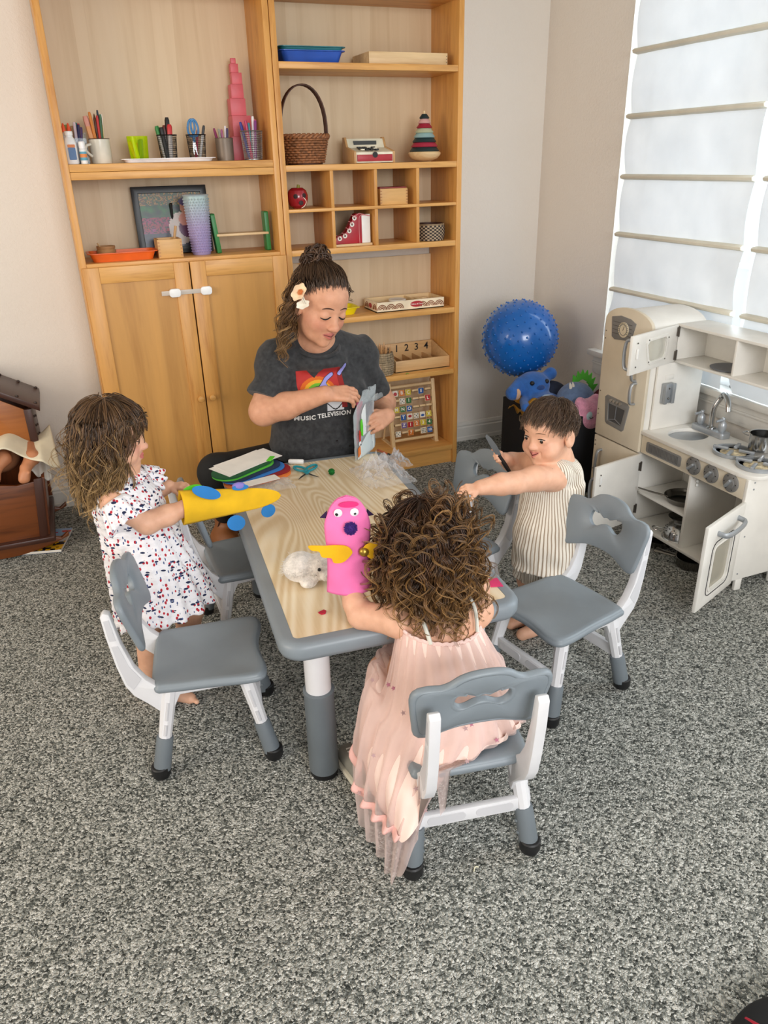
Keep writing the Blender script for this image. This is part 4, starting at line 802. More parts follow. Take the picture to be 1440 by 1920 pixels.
for i, e in enumerate((.09, .078, .063, .051, .042, .032, .020)):
    tag(MB(T(.812+.004*math.sin(i*2), 3.535, z+e/2) @ rot(0, 0, .05*math.sin(i*3))).box((0, 0, 0), (e, e, e-.0006)).build('pink_cube', pkm, bevel=.001), '%s pink cube of the stacked pink tower' % names[i], 'cube', 'cubes of the pink tower'); z += e
# ---------------------------------------------------------------- left bookcase, on the cupboard
ZK = 1.1055
tray('plastic_tray', 'orange plastic tray with clay pot on the cupboard', (.255, 3.425, ZK), .262, .13, .034, mat('tray_orange', 'e2621c', .35), taper=.88)
cp = thing('clay_pot', 'small brown clay pot with spoon in the orange tray', 'pot', (.196, 3.425, ZK+.004)); MB().lathe([(0, 0), (.032, 0), (.037, .012), (.038, .035), (.034, .041), (.036, .044), (.036, .052), (.031, .052), (.030, .02), (0, .008)], 28, T(.196, 3.425, ZK+.004)).build('body', mat('clay', 'a5784c', .7), cp); MB().tube([(.19, 3.43, ZK+.02), (.166, 3.42, ZK+.068)], .003, 6).build('spoon', 'toy_wood', cp)
dk = MB().lathe([(0, 0), (.026, 0), (.030, .006), (.027, .008), (.0, .005)], 24, T(.268, 3.415, ZK+.0045)).build('saucer', mat('clay', 'a5784c')); tag(dk, 'tiny clay saucer holding orange bits in the orange tray', 'saucer')
for i in range(7): tag(MB().sph((.258+.0085*(i % 3), 3.405+.010*(i//3), ZK+.0155), .006, 8).build('orange_bit', pmat('e0602a', .6)), 'tiny orange bead on the clay saucer', 'bead', 'orange beads on the saucer')
# photo frame
pfm = thing('photo_frame', 'black framed photograph of a woman holding a baby, leaning on the cupboard', 'picture frame', (.497, 3.53, ZK)); FM = T(.492, 3.53, ZK+.001) @ rot(math.radians(-8)) @ FR
MB(FM).prism([(-.155, 0), (.155, 0), (.155, .268), (-.155, .268)], -.008, .010, holes=[[(-.128, .027), (.128, .027), (.128, .241), (-.128, .241)]]).build('frame', mat('frame_black', '1b1f22', .4), pfm, bevel=.002)
s = MB(FM); NX, NY = 64, 54
for i in range(NX):
    for j in range(NY):
        u, v_ = (i+.5)/NX, (j+.5)/NY; n1 = mnoise.noise((u*9, v_*9, 3)); n2 = mnoise.noise((u*34, v_*34, 8))
        if v_ > .78: c = (.22+.2*n1, .24+.2*n2, .20) if n2 > -.1 else (.55, .42, .22)
        elif v_ > .55: c = (.10+.1*n2, .28+.22*n1, .18)
        elif v_ > .25: c = (.45+.25*n2, .08, .25+.2*n1) if n2 > -.15 else (.12, .05, .12)
        else: c = (.12, .12, .22+.1*n2)
        def el(cx, cy, a, b): return ((u-cx)/a)**2+((v_-cy)/b)**2 < 1
        if el(.62, .34, .20, .30): c = (.72+.06*n2, .68, .66)
        if el(.74, .72, .10, .15): c = (.70, .50, .42)
        if el(.74, .83, .11, .08): c = (.30, .26, .42)
        if el(.70, .33, .12, .16): c = (.34, .18, .32)
        if el(.68, .50, .085, .11): c = (.74, .52, .48)
        s.col = lin(tuple(min(1, max(0, q)) for q in c)); a, b = -.128+.256*i/NX, .027+.214*j/NY
        s.add([(a, b, .0035), (a+.256/NX, b, .0035), (a+.256/NX, b+.214/NY, .0035), (a, b+.214/NY, .0035)], [(0,1,2,3)])
MB(FM).prism([(-.13, .025), (.13, .025), (.13, .243), (-.13, .243)], -.006, .002).build('backing', BLACK, pfm); s.build('photograph', vcol('photo_print', .3), pfm, smooth=False)
MB().tube([(.49, 3.535, ZK+.2), (.49, 3.585, ZK+.004)], .006, 6).build('easel_leg', BLACK, pfm)
dovebox((.442, 3.42, ZK), .098, .10, .072, 'square orange-brown wooden box with a dowel in front of the photo frame')
tag(MB().cyl((.455, 3.42, ZK+.006), (.482, 3.42, ZK+.118), .0055, n=10).build('wooden_dowel', 'toy_wood'), 'short wooden dowel standing in the square wooden box', 'dowel')
tu = thing('tumbler', 'iridescent lilac studded tumbler with a lid', 'tumbler', (.578, 3.43, ZK)); m, t = base('iridescent', .25, .25); v = t.coord(); nz_ = t.add('ShaderNodeSeparateXYZ'); t.link(v, nz_.inputs[0])
t.link(t.ramp(t.math('MULTIPLY', nz_.outputs[2], 4.2), [(.05, 'a79cce'), (.45, 'b8add4'), (.8, 'b9c8d2'), (1, 'b4ccc8')]), t.P.inputs['Base Color'])
MB().lathe([(0, 0), (.036, 0), (.038, .004), (.051, .225), (.052, .232), (.048, .232), (0, .228)], 40, T(.578, 3.43, ZK)).build('body', m, tu)
s = MB()
for j in range(20):
    for i in range(26):
        f = (j+.5)/20; r_ = .0382+.0128*f; a = 2*PI*(i+.5*(j % 2))/26; s.sph((.578+r_*math.cos(a), 3.43+r_*math.sin(a), ZK+.008+.214*f), (.0046, .0046, .0050), 4, k=2)
s.build('studs', m, tu, smooth=False); MB().tube([(.578+.0515*math.cos(a), 3.43+.0515*math.sin(a), ZK+.231) for a in [2*PI*i/32 for i in range(32)]], .003, 6, closed=True).build('lid_rim', glass('lid_clear', (.8,.85,.88), .1, .4), tu)
bg_ = thing('toy_bench', 'wooden plank between two green uprights on the cupboard', 'toy', (.765, 3.44, ZK)); grn = mat('bench_green', '2a7a3a', .4)
for x, a in ((.652, .10), (.868, .02)): MB(T(x, 3.44, ZK) @ rot(0, -a, 0)).prism(rrect(.052, .158, .006, 3, 0, .079), -.009, .009, FR.__class__(((0,0,1,0),(1,0,0,0),(0,1,0,0),(0,0,0,1)))).build('upright', grn, bg_, bevel=.002)
MB().b2((.646, 3.405, ZK+.068), (.868, 3.475, ZK+.077)).build('plank', 'pine_x', bg_, bevel=.001)
# ---------------------------------------------------------------- implicit surfaces: smooth unions of tapered limbs, meshed as one skin
def A(v): return np.array(v, float)
class SDF:
    def __init__(s): s.ops = []; s.post = None; s.cuts = []
    def _add(s, fn, lo, hi, k, sub): s.ops.append((fn, A(lo)-k-.002, A(hi)+k+.002, k, sub)); return s
    def cap(s, a, b, ra, rb=None, k=.012, sub=False):
        a, b = A(a), A(b); rb = ra if rb is None else rb; d = b-a; L2 = max(d@d, 1e-12); R = max(ra, rb)
        def fn(P):
            q = P-a; t = np.clip(q@d/L2, 0, 1); return np.linalg.norm(q-t[..., None]*d, axis=-1)-(ra+(rb-ra)*t)
        return s._add(fn, np.minimum(a, b)-R, np.maximum(a, b)+R, k, sub)
    def chain(s, pts, rs, k=.012):
        for i in range(len(pts)-1): s.cap(pts[i], pts[i+1], rs[i], rs[i+1], k)
        return s
    def tcyl(s, a, b, ra, rb, k=.006, sub=False, flat=None):        # flat-ended cone; flat=(axis, scale) squashes its section
        a, b = A(a), A(b); d = b-a; L = np.linalg.norm(d); n = d/L; R = max(ra, rb)*1.25
        fx = None if flat is None else A(flat[0])/np.linalg.norm(flat[0])
        def fn(P):
            q = P-a; z = q@n; r = q-z[..., None]*n
            if fx is not None: c = r@fx; r = r+(c*(1/flat[1]-1))[..., None]*fx
            return np.maximum(np.linalg.norm(r, axis=-1)-(ra+(rb-ra)*np.clip(z/L, 0, 1)), np.maximum(-z, z-L))
        return s._add(fn, np.minimum(a, b)-R, np.maximum(a, b)+R, k, sub)
    def ell(s, c, r, M=None, k=.012, sub=False):
        c, r = A(c), A(r) if not isinstance(r, (int, float)) else A((r, r, r)); Rm = np.eye(3) if M is None else np.array(M.to_3x3() if hasattr(M, 'to_3x3') else M)
        def fn(P):
            q = (P-c)@Rm; k0 = np.linalg.norm(q/r, axis=-1); k1 = np.linalg.norm(q/(r*r), axis=-1); return k0*(k0-1)/np.maximum(k1, 1e-6)
        e = np.sqrt(((Rm*r)**2).sum(1)); return s._add(fn, c-e, c+e, k, sub)
    def cut(s, p, n, k=.003): s.cuts.append((A(p), A(n)/np.linalg.norm(n), k)); return s
    def eval(s, P, lo=None, hi=None):
        d = np.full(P.shape[:-1], 1.)
        for fn, a, b, k, sub in s.ops:
            if lo is not None and (np.any(hi < a) or np.any(lo > b)): continue
            v = fn(P)
            if sub: h = np.clip(.5-.5*(d+v)/k, 0, 1); d = d+(-v-d)*h+k*h*(1-h)
            else: h = np.clip(.5+.5*(d-v)/k, 0, 1); d = d+(v-d)*h-k*h*(1-h)
        if s.post is not None: d = d+s.post(P)
        for p, n, k in s.cuts: d = np.maximum(d, (P-p)@n)
        return d
    def arrays(s, h):
        lo = np.min([o[1] for o in s.ops if not o[4]], 0)-2*h; hi = np.max([o[2] for o in s.ops if not o[4]], 0)+2*h; B = 14
        nb = np.ceil((hi-lo)/(h*B)).astype(int); g = np.stack(np.meshgrid(*[np.arange(n) for n in nb], indexing='ij'), -1).reshape(-1, 3)
        cen = lo+(g+.5)*B*h; act = g[np.abs(s.eval(cen)) < B*h*.866*1.35+.012]; dims = nb*B+4
        VI, VP, FQ = [], [], []; ar = np.arange(B+2); cor = [(i, j, k) for i in (0, 1) for j in (0, 1) for k in (0, 1)]
        edges = [(a, b) for a in range(8) for b in range(a+1, 8) if sum(abs(x-y) for x, y in zip(cor[a], cor[b])) == 1]
        for b in act:
            i0 = b*B-1; P = lo+(i0+np.stack(np.meshgrid(ar, ar, ar, indexing='ij'), -1))*h
            D = s.eval(P, P[0,0,0], P[-1,-1,-1]); S = D < 0
            if S.all() or not S.any(): continue
            V8 = np.stack([D[i:B+1+i, j:B+1+j, k:B+1+k] for i, j, k in cor], -1); n8 = (V8 < 0).sum(-1); m = (n8 > 0) & (n8 < 8)
            ci = np.argwhere(m); v = V8[m]; acc = np.zeros((len(ci), 3)); cnt = np.zeros(len(ci))
            for a, e in edges:
                x = (v[:, a] < 0) != (v[:, e] < 0); t = v[:, a]/np.where(x, v[:, a]-v[:, e], 1); pa, pe = A(cor[a]), A(cor[e])
                acc += np.where(x[:, None], pa+(pe-pa)*t[:, None], 0); cnt += x
            gi = ci+i0+2; gid = (gi[:, 0]*dims[1]+gi[:, 1])*dims[2]+gi[:, 2]
            VI.append(gid); VP.append(lo+(ci+i0+acc/cnt[:, None])*h)
            G = lambda q: ((q[:, 0]+i0[0]+2)*dims[1]+q[:, 1]+i0[1]+2)*dims[2]+q[:, 2]+i0[2]+2
            for ax in range(3):
                u, w = [(1, 2), (2, 0), (0, 1)][ax]; sl0 = [slice(1, B+1)]*3; sl1 = list(sl0); sl1[ax] = slice(2, B+2)
                a0, a1 = S[tuple(sl0)], S[tuple(sl1)]; x = a0 != a1; q = np.argwhere(x)+1
                if not len(q): continue
                e1 = np.zeros(3, int); e1[u] = 1; e2 = np.zeros(3, int); e2[w] = 1
                F = np.stack([G(q-e1-e2), G(q-e2), G(q), G(q-e1)], 1); fl = ~a0[x]; F[fl] = F[fl][:, ::-1]; FQ.append(F)
        VI = np.concatenate(VI); VP = np.concatenate(VP); F = np.concatenate(FQ); uid, first = np.unique(VI, return_index=True)
        return VP[first], np.searchsorted(uid, F)
    def build(s, name, m, parent, h=.004, color=None):
        V, F = s.arrays(h); return raw_mesh(name, V, F, m, parent, color(V) if color else None)
def raw_mesh(name, V, F, m, parent=None, col=None):
    me = bpy.data.meshes.new(name); n = F.shape[1]; me.vertices.add(len(V)); me.vertices.foreach_set('co', np.ascontiguousarray(V, dtype=np.float32).ravel())
    me.loops.add(F.size); me.loops.foreach_set('vertex_index', np.ascontiguousarray(F, dtype=np.int32).ravel()); me.polygons.add(len(F)); me.polygons.foreach_set('loop_start', np.arange(0, F.size, n, dtype=np.int32))
    me.polygons.foreach_set('use_smooth', np.ones(len(F), bool)); me.update(calc_edges=True)
    if col is not None:
        a = me.color_attributes.new('Col', 'FLOAT_COLOR', 'POINT'); a.data.foreach_set('color', np.concatenate([col, np.ones((len(V), 1))], 1).astype(np.float32).ravel())
    me.materials.append(MATS[m] if isinstance(m, str) else m); me.validate(); return link(name, me, parent)
def bvh_of(o):
    w = wmat(o); return BVHTree.FromPolygons([w @ v.co for v in o.data.vertices], [tuple(p.vertices) for p in o.data.polygons])
def HM(p, f, up=(0,0,1)): return frame(p, f, up)      # head frame: y = face, z = up
def mpt(M, s, p): return A(M @ (Vector(p)*s))
def sm01(x, a, b): t = np.clip((x-a)/(b-a), 0, 1); return t*t*(3-2*t)
# ---------------------------------------------------------------- heads and hands
def head_prims(S, M, s, child=False, smile=0., neck=None, nr=.2, lids=.0):
    q = lambda x, y, z: mpt(M, s, (x, y, z)); R = M.to_3x3(); e = lambda c, r, k=.06, **kw: S.ell(q(*c), tuple(a*s for a in r), R, k*s, **kw)
    c = lambda a, b, ra, rb=None, k=.05, **kw: S.cap(q(*a), q(*b), ra*s, None if rb is None else rb*s, k*s, **kw)
    if child:
        e((0,-.06,.13), (.365,.43,.37)); e((0,.07,-.13), (.315,.29,.34)); e((0,.12,-.31), (.235,.215,.18)); e((0,.255,-.425), (.075,.07,.065)); e((0,.15,.16), (.29,.22,.22))
        for x in (-1, 1):
            e((x*.185,.185,-.205-.0*smile), (.135,.14,.125+.015*smile)); e((x*.15,.375,-.015), (.055,.045,.04), .05, sub=True); e((x*.145,.272,-.02), (.078,.075,.07), .03)
        c((0,.325,.02), (0,.37,-.12), .03, .045); e((0,.395,-.13), (.05,.045,.042), .04)
        for x in (-1, 1): e((x*.045,.365,-.145), (.033,.033,.028), .03)
        zm, ym = -.265, .345
    else:
        e((0,-.07,.13), (.325,.41,.37)); e((0,.05,-.11), (.275,.30,.36)); e((0,.10,-.30), (.225,.225,.175)); e((0,.255,-.415), (.085,.07,.07)); e((0,.13,.2), (.255,.21,.2))
        for x in (-1, 1):
            e((x*.15,.19,-.13), (.115,.125,.14)); c((x*.06,.285,.09), (x*.18,.255,.095), .045, .04); e((x*.135,.385,.015), (.06,.05,.045), .05, sub=True); e((x*.135,.268,.005), (.078,.078,.07), .03)
        c((0,.305,.07), (0,.395,-.115), .036, .05); e((0,.42,-.125), (.05,.045,.042), .04)
        for x in (-1, 1): e((x*.05,.375,-.145), (.036,.036,.03), .03)
        zm, ym = -.262, .338
    u = smile*.045; lr = .72 if child else 1.
    for x in (-1, 1):
        c((0, ym+.012, zm+.022), (x*.10, ym-.045, zm+.004+u), .024*lr, .010*lr, .02); c((0, ym+.006, zm-.028), (x*.08, ym-.04, zm-.010+u*.8), .031*lr, .012*lr, .02)
        c((0, ym+.045, zm), (x*(.09+.02*smile), ym-.02, zm+u), .007+.006*smile, .003, .012, sub=True)
        if smile: c((x*.125, ym-.02, zm+u+.02), (x*.13, ym-.01, zm-.03), .004, .004, .03, sub=True)
        e((x*(.375 if child else .315), -.055, -.045), (.05, .10, .15) if child else (.045, .085, .125), .025); e((x*(.435 if child else .365), -.035, -.03), (.035, .06, .10) if child else (.03, .05, .085), .02, sub=True)
    if neck is not None: S.cap(q(0, -.10, -.22), neck, nr*s*.92, nr*s, .09*s)
def face_color(V, M, s, skin, lip, child=False, smile=0., blush=None):
    Rm = np.array(M.to_3x3()); P = (V-A(M.translation))@Rm/s; C_ = np.tile(A(lin(skin)), (len(V), 1)); zm = -.265 if child else -.262; u = smile*.045
    zz = zm+u*np.abs(P[:, 0])/.085; fr = (P[:, 1] > .2); w = (np.abs(P[:, 0])/.104)**2+((P[:, 2]-zz)/(.052-.02*(np.abs(P[:, 0])/.10)))**2
    m = np.where(fr, 1-sm01(w, .65, 1.15), 0); C_ += (A(lin(lip))-C_)*m[:, None]
    g = np.exp(-((np.abs(P[:, 0])-.19)**2+(P[:, 2]+.13)**2)/.012)*(P[:, 1] > .05)*.38; C_ += (A(lin(blush or lip))-C_)*g[:, None]
    n = np.exp(-(P[:, 0]**2+(P[:, 2]+.13)**2)/.004)*(P[:, 1] > .3)*.25; C_ += (A(lin(blush or lip))-C_)*n[:, None]
    return C_
def hand_prims(S, M, L, curls, thumb=.4, mirror=False, k=.004, spread=1., side=0.):
    """M: wrist frame, y along the fingers, z = back of the hand, x = thumb side"""
    mx = -1 if mirror else 1; q = lambda x, y, z: A(M @ Vector((x*mx*L, y*L, z*L)))
    xs = (.165, .058, -.05, -.150); ys = (.47, .50, .48, .44); ls = (.37, .42, .39, .30)
    for i in range(4):
        S.cap(q(xs[i]*.55, .02, 0), q(xs[i], ys[i], .01), .085*L, .062*L, .05*L)
        p = Vector((xs[i], ys[i], .005)); ang = 0.; ln = [ls[i]*f for f in (.46, .30, .24)]; r = (.056, .050, .045, .040)
        for j in range(3):
            ang += curls[i][j]; sx = side+spread*(.16, .04, -.06, -.18)[i]*(1 if j == 0 else .6)
            d = Vector((sx*.6, math.cos(ang), -math.sin(ang))).normalized(); n = p+d*ln[j]; S.cap(q(*p), q(*n), r[j]*L*.93, r[j+1]*L*.93, k); p = n
    b = Vector((.10, .10, -.02)); S.cap(q(*b), q(.20, .26, -.06), .085*L, .068*L, .05*L)
    d1 = Vector((.52, .72, -.25-thumb*.5)).normalized(); p1 = Vector((.20, .26, -.06)); p2 = p1+d1*.20; d2 = (d1+Vector((-.25, .2, -thumb))).normalized(); p3 = p2+d2*.16
    S.cap(q(*p1), q(*p2), .064*L, .055*L, k*2); S.cap(q(*p2), q(*p3), .055*L, .045*L, k)
    return [q(xs[i], ys[i]+ls[i], 0) for i in range(4)]
def surf_tube(bvh, M, s, pts, r, n=6, lift=.0):       # a line laid on the face
    out = []
    f = (M.to_3x3() @ Vector((0, 1, 0)))
    for x, z in pts:
        h = bvh.ray_cast(M @ Vector((x*s, .8*s, z*s)), -f)[0]
        if h is not None: out.append(h+f*lift)
    return MB().tube(out, [r*(.35+.65*math.sin(PI*min(1, max(0, (i+.4)/(len(out)-.2))))) for i in range(len(out))], n)
def strands(name, P, R, col, m, parent, sides=4):
    """P (K,n,3) strand points, R (K,n) radii, col (K,n,3)"""
    K, n, _ = P.shape; Tn = np.gradient(P, axis=1); Tn /= np.linalg.norm(Tn, axis=-1, keepdims=True)+1e-9
    ref = np.where(np.abs(Tn[..., 2:3]) > .9, A((1., .2, 0)), A((.1, .2, 1.))); U = np.cross(Tn, ref); U /= np.linalg.norm(U, axis=-1, keepdims=True)+1e-9; W = np.cross(Tn, U)
    a = np.arange(sides)*2*PI/sides; V = P[:, :, None]+R[:, :, None, None]*(U[:, :, None]*np.cos(a)[:, None]+W[:, :, None]*np.sin(a)[:, None]); V = V.reshape(-1, 3)
    i = np.arange(K)[:, None, None]*n*sides; j = np.arange(n-1)[None, :, None]*sides; c = np.arange(sides)[None, None]; c2 = (c+1) % sides
    F = np.stack([i+j+c, i+j+c2, i+j+sides+c2, i+j+sides+c], -1).reshape(-1, 4)
    return raw_mesh(name, V, F, m, parent, np.repeat(col[:, :, None], sides, 2).reshape(-1, 3))
m, t = base('skin', .48, spec=.35, sss=.12); a = t.add('ShaderNodeVertexColor'); a.layer_name = 'Col'
g = t.ramp(t.noise(t.coord(), 45, 4), [(.3, (.94,.92,.91)), (.7, (1.,1.,1.))]); t.link(t.mix(1., a.outputs[0], g, 'MULTIPLY'), t.P.inputs['Base Color']); t.bump(t.noise(t.coord(), 700, 2), .05, .001)
m, t = base('hair', .38, spec=.45); a = t.add('ShaderNodeVertexColor'); a.layer_name = 'Col'; t.link(a.outputs[0], t.P.inputs['Base Color'])
def eyeball(M, s, x, y, z, r, look, iris, par, name='eye'):
    c = M @ (Vector((x, y, z))*s); MB().sph(tuple(c), r*s, 16).build(name, pmat('e8e2dc', .2), par)
    d = (M.to_3x3() @ Vector(look)).normalized(); q = d.to_track_quat('Z', 'Y').to_matrix().to_4x4(); q.translation = c
    MB(q).lathe([(r*s*.55, r*s*.84), (r*s*.4, r*s*.93), (0, r*s*1.03)], 16).build('iris', pmat(iris, .15), par)
# ---------------------------------------------------------------- doll cradle in the left corner
wood('mahogany_z', '6e3a20', '4a2413', 'z', .9, .3); wood('mahogany_x', '74401f', '4e2814', 'x', .9, .3); DKW = mat('mahogany_trim', '43261c', .35); PEG = mat('peg_dark', '2c1812', .35); wood('amber_ply', 'a5622a', '8a4c1c', 'x', .7, .4)
cx = -.405; ck = thing('doll_cradle', 'dark wooden rocking doll cradle with a pitched hood at the left edge', 'cradle', (cx, 3.31, 0))
def mprism(poly, y0, y1, name, m, par=ck, bevel=.002, holes=()): return MB(Matrix(((1,0,0,0),(0,0,1,0),(0,1,0,0),(0,0,0,1)))).prism(poly, y0, y1, holes=holes).build(name, m, par, bevel=bevel)
W0, W1 = .17, .195
mprism([(cx-W0, .085), (cx+W0, .085), (cx+W1, .325), (cx+.10, .315), (cx, .335), (cx-.10, .315), (cx-W1, .325)], 3.125, 3.142, 'foot_board', 'mahogany_x')
for sx in (-1, 1):
    MB(Matrix(((1,0,0,0),(0,0,1,0),(0,1,0,0),(0,0,0,1)))).prism([(cx+sx*W0, .085), (cx+sx*(W0+.012), .085), (cx+sx*(W1+.012), .335), (cx+sx*W1, .335)], 3.125, 3.53).build('side_board', 'mahogany_z', ck, bevel=.002)
    mprism([(cx+sx*(W0-.028), .085), (cx+sx*(W0+.004), .085), (cx+sx*(W1+.004), .335), (cx+sx*(W1-.028), .335)], 3.117, 3.127, 'foot_post', DKW)
MB().b2((cx-W0, 3.13, .085), (cx+W0, 3.53, .10)).build('base_board', 'mahogany_x', ck); MB().b2((cx-W0-.03, 3.10, .062), (cx+W0+.03, 3.56, .085)).build('base_moulding', DKW, ck, bevel=.006)
# hood
for sx in (-1, 1):
    MB().b2((cx+sx*.20-.007, 3.29, .33), (cx+sx*.20+.007, 3.53, .575)).build('hood_side', DKW, ck, bevel=.002); mprism([(cx+sx*.207-.03*(sx > 0), .33), (cx+sx*.207+.03*(sx < 0), .33), (cx+sx*.207+.03*(sx < 0), .575), (cx+sx*.207-.03*(sx > 0), .575)], 3.275, 3.291, 'hood_post', DKW)
    for i in range(6): MB().sph((cx+sx*.209, 3.40, .36+.038*i), .0055, 8).build('peg', PEG, ck); MB().sph((cx+sx*.209, 3.31, .345+.038*i), .0055, 8).build('peg', PEG, ck)
ar = [(cx-.178+.356*i/20, .40+.085*math.sin(PI*i/20)**.8) for i in range(21)]
mprism([(cx-.18, .40)]+ar[1:-1]+[(cx+.18, .40), (cx+.18, .575), (cx, .685), (cx-.18, .575)], 3.279, 3.288, 'hood_front', 'amber_ply')
mprism([(cx-.2, .1), (cx+.2, .1), (cx+.2, .575), (cx, .69), (cx-.2, .575)], 3.525, 3.535, 'head_board', 'mahogany_z')
for sx in (-1, 1):
    rf = MB(Matrix(((1,0,0,0),(0,0,1,0),(0,1,0,0),(0,0,0,1)))).prism([(cx, .70), (cx+sx*.238, .565), (cx+sx*.238, .588), (cx, .723)], 3.262, 3.555).build('roof_board', DKW, ck, bevel=.002)
    for y in (3.285, 3.535):
        for f in (.15, .42, .69, .95): MB().sph((cx+sx*.238*f, y, .7235-.135*f), .0075, 8).build('roof_peg', PEG, rf)
for y in (3.16, 3.49):      # rockers
    rk = [(cx+.25*u, .002+.052*u*u+(.0)) for u in [-1+2*i/16 for i in range(17)]]; tp = [(cx+.25*u, .066*(1-abs(u)**4)+.074*abs(u)**4-.022*math.sin(PI*min(1, max(0, (abs(u)-.72)/.24)))) for u in [1-2*i/16 for i in range(17)]]
    mprism(rk+tp, y-.011, y+.011, 'rocker', 'mahogany_x', bevel=.004)
# doll with cream dress: legs, feet with toes
dl = thing('baby_doll', 'baby doll in a cream cotton dress with bare feet, lying in the cradle', 'doll', (-.36, 3.22, .34)); S = SDF()
for dx, dz in ((0, 0), (-.105, .012)):
    S.chain([(-.235+dx, 3.27, .415+dz), (-.228+dx, 3.19, .402+dz), (-.258+dx, 3.148, .376+dz)], [.030, .029, .020], .01); S.chain([(-.258+dx, 3.142, .376+dz), (-.268+dx, 3.128, .352+dz), (-.276+dx, 3.120, .340+dz)], [.020, .019, .016], .01); S.cap((-.258+dx, 3.125, .366+dz), (-.262+dx, 3.116, .340+dz), .014, .013, .01)
    for i in range(5): S.ell((-.248+dx-.004*i, 3.114, .367-.0085*i+dz), .0062-.0003*i, k=.002)
S.ell((-.36, 3.38, .36), (.075, .10, .06), k=.03); S.ell((-.36, 3.475, .375), (.055, .045, .055), k=.02); S.cap((-.43, 3.40, .36), (-.47, 3.32, .37), .02, .017)
S.build('body', mat('doll_skin', 'c4845e', .45), dl, .004)
def cloth(name, f, nu, nv, m, par, th=.003):
    V = A([[f(i/nu, j/nv) for j in range(nv+1)] for i in range(nu+1)]).reshape(-1, 3); i = np.arange(nu)[:, None]*(nv+1); j = np.arange(nv)[None]
    F = np.stack([i+j, i+j+1, i+j+nv+2, i+j+nv+1], -1).reshape(-1, 4); o = raw_mesh(name, V, F, m, par)
    if th: md = o.modifiers.new('thickness', 'SOLIDIFY'); md.thickness = th; md.offset = 0
    return o
cream = mat('cream_cotton', 'efe6cc', .85, var=.03, bump=.3, bscale=500)
def skirt(u, v):
    x = -.52+.37*u; y = 3.36-.215*v+.01*math.sin(12*u); fold = .035*math.cos(2*PI*(u*1.55+.18))
    z = .462+.015*math.sin(PI*v)+fold*(.4+.6*v)-.035*v+.006*math.sin(20*u+4*v)
    if u > .86: z -= (u-.86)*.5*v; y += (u-.86)*.3
    return (x+.03*v*(u-.5), y, z)
cloth('dress', skirt, 48, 20, cream, dl)
cloth('petticoat', lambda u, v: (-.25+.075*u, 3.17+.10*v+.01*math.sin(9*u), .35+.05*v-.055*u*(1-v)+.008*math.sin(14*u)), 16, 10, pmat('d9d4cc', .8), dl)
bk = thing('picture_book', 'glossy picture book lying on the carpet under the cradle', 'book', (-.245, 3.24, 0), -.25); Mb = wmat(bk)
MB(Mb).box((0, 0, .007), (.155, .21, .010)).build('pages', pmat('e6e2da', .7), bk)
s = MB(Mb)
for i in range(24):
    for j in range(30):
        v_ = j/29; u = i/23; n_ = mnoise.noise((u*5, v_*6, 1)); c = (.55, .66, .80) if v_ > .62 else ((.72, .70, .68) if v_ > .42+.2*n_ else ((.80, .60, .12) if mnoise.noise((u*7, v_*9, 5)) > 0 else (.12, .11, .12)))
        if .80 < v_ < .9 and n_ > -.1: c = (.72, .15, .15)
        s.col = lin(c); x, y = -.0775+.155*i/24, -.105+.21*j/30; s.add([(x, y, .0128), (x+.155/24, y, .0128), (x+.155/24, y+.007, .0128), (x, y+.007, .0128)], [(0,1,2,3)])
s.build('cover_print', vcol('book_print', .2), bk, smooth=False); MB(Mb).box((0, 0, .0008), (.158, .213, .0015)).build('back_cover', pmat('40506a', .4), bk)
# ---------------------------------------------------------------- toy bin, ball and plush toys
bn = thing('toy_bin', 'black fabric toy bin with a metal handle in the corner', 'bin', (2.11, 2.92, 0)); BF = mat('bin_black', '0e1016', .8, bump=.2); bx0, bx1, by0, by1, bz = 1.905, 2.325, 2.70, 3.135, .385
for a, b in (((bx0, by0, .003), (bx0+.012, by1, bz)), ((bx1-.012, by0, .003), (bx1, by1, bz)), ((bx0+.012, by0, .003), (bx1-.012, by0+.012, bz)), ((bx0+.012, by1-.012, .003), (bx1-.012, by1, bz))): MB().b2(a, b).build('wall', BF, bn, bevel=.003)
MB().b2((bx0+.012, by0+.012, 0.003), (bx1-.012, by1-.012, .012)).build('base', BF, bn); MB().b2((bx0+.013, by0+.013, .22), (bx1-.013, by1-.013, .30)).build('filling', mat('filling_grey', '2a2a30', .9), bn)
MB().tube([(bx0-.004, 2.925+a, .325+b) for a, b in rrect(.085, .03, .008, 3)], .004, 8, closed=True).build('handle', mat('brass_grey', '8a8070', .35, .8), bn)
ball = thing('exercise_ball', 'blue knobbly exercise ball wedged in the corner', 'ball', (2.035, 3.215, .46)); bc = Vector((2.035, 3.215, .641)); br_ = .183; BL = mat('ball_blue', '1463b6', .22, var=.02, coat=.3)
MB().sph(tuple(bc), br_, 64).build('sphere', BL, ball)
sp = MB().lathe([(.006, -.002), (.0045, .003), (.0015, .0055), (0, .006)], 8).mesh('nub', ang=2); sp.materials.append(BL)
k = 0
for i in range(300):
    z = 1-2*(i+.5)/300; a = i*PI*(3-math.sqrt(5)); d = Vector((math.sqrt(1-z*z)*math.cos(a), math.sqrt(1-z*z)*math.sin(a), z))
    q = d.to_track_quat('Z', 'Y').to_matrix().to_4x4(); q.translation = bc+d*br_
    o = bpy.data.objects.new('nub', sp); C.objects.link(o); o.parent = ball; o.matrix_local = wmat(ball).inverted() @ q
cu_ = SDF(); cu_.ell((2.06, 3.03, .385), (.10, .085, .075), k=.03); cu_.ell((2.12, 3.05, .38), (.09, .07, .075), k=.03)
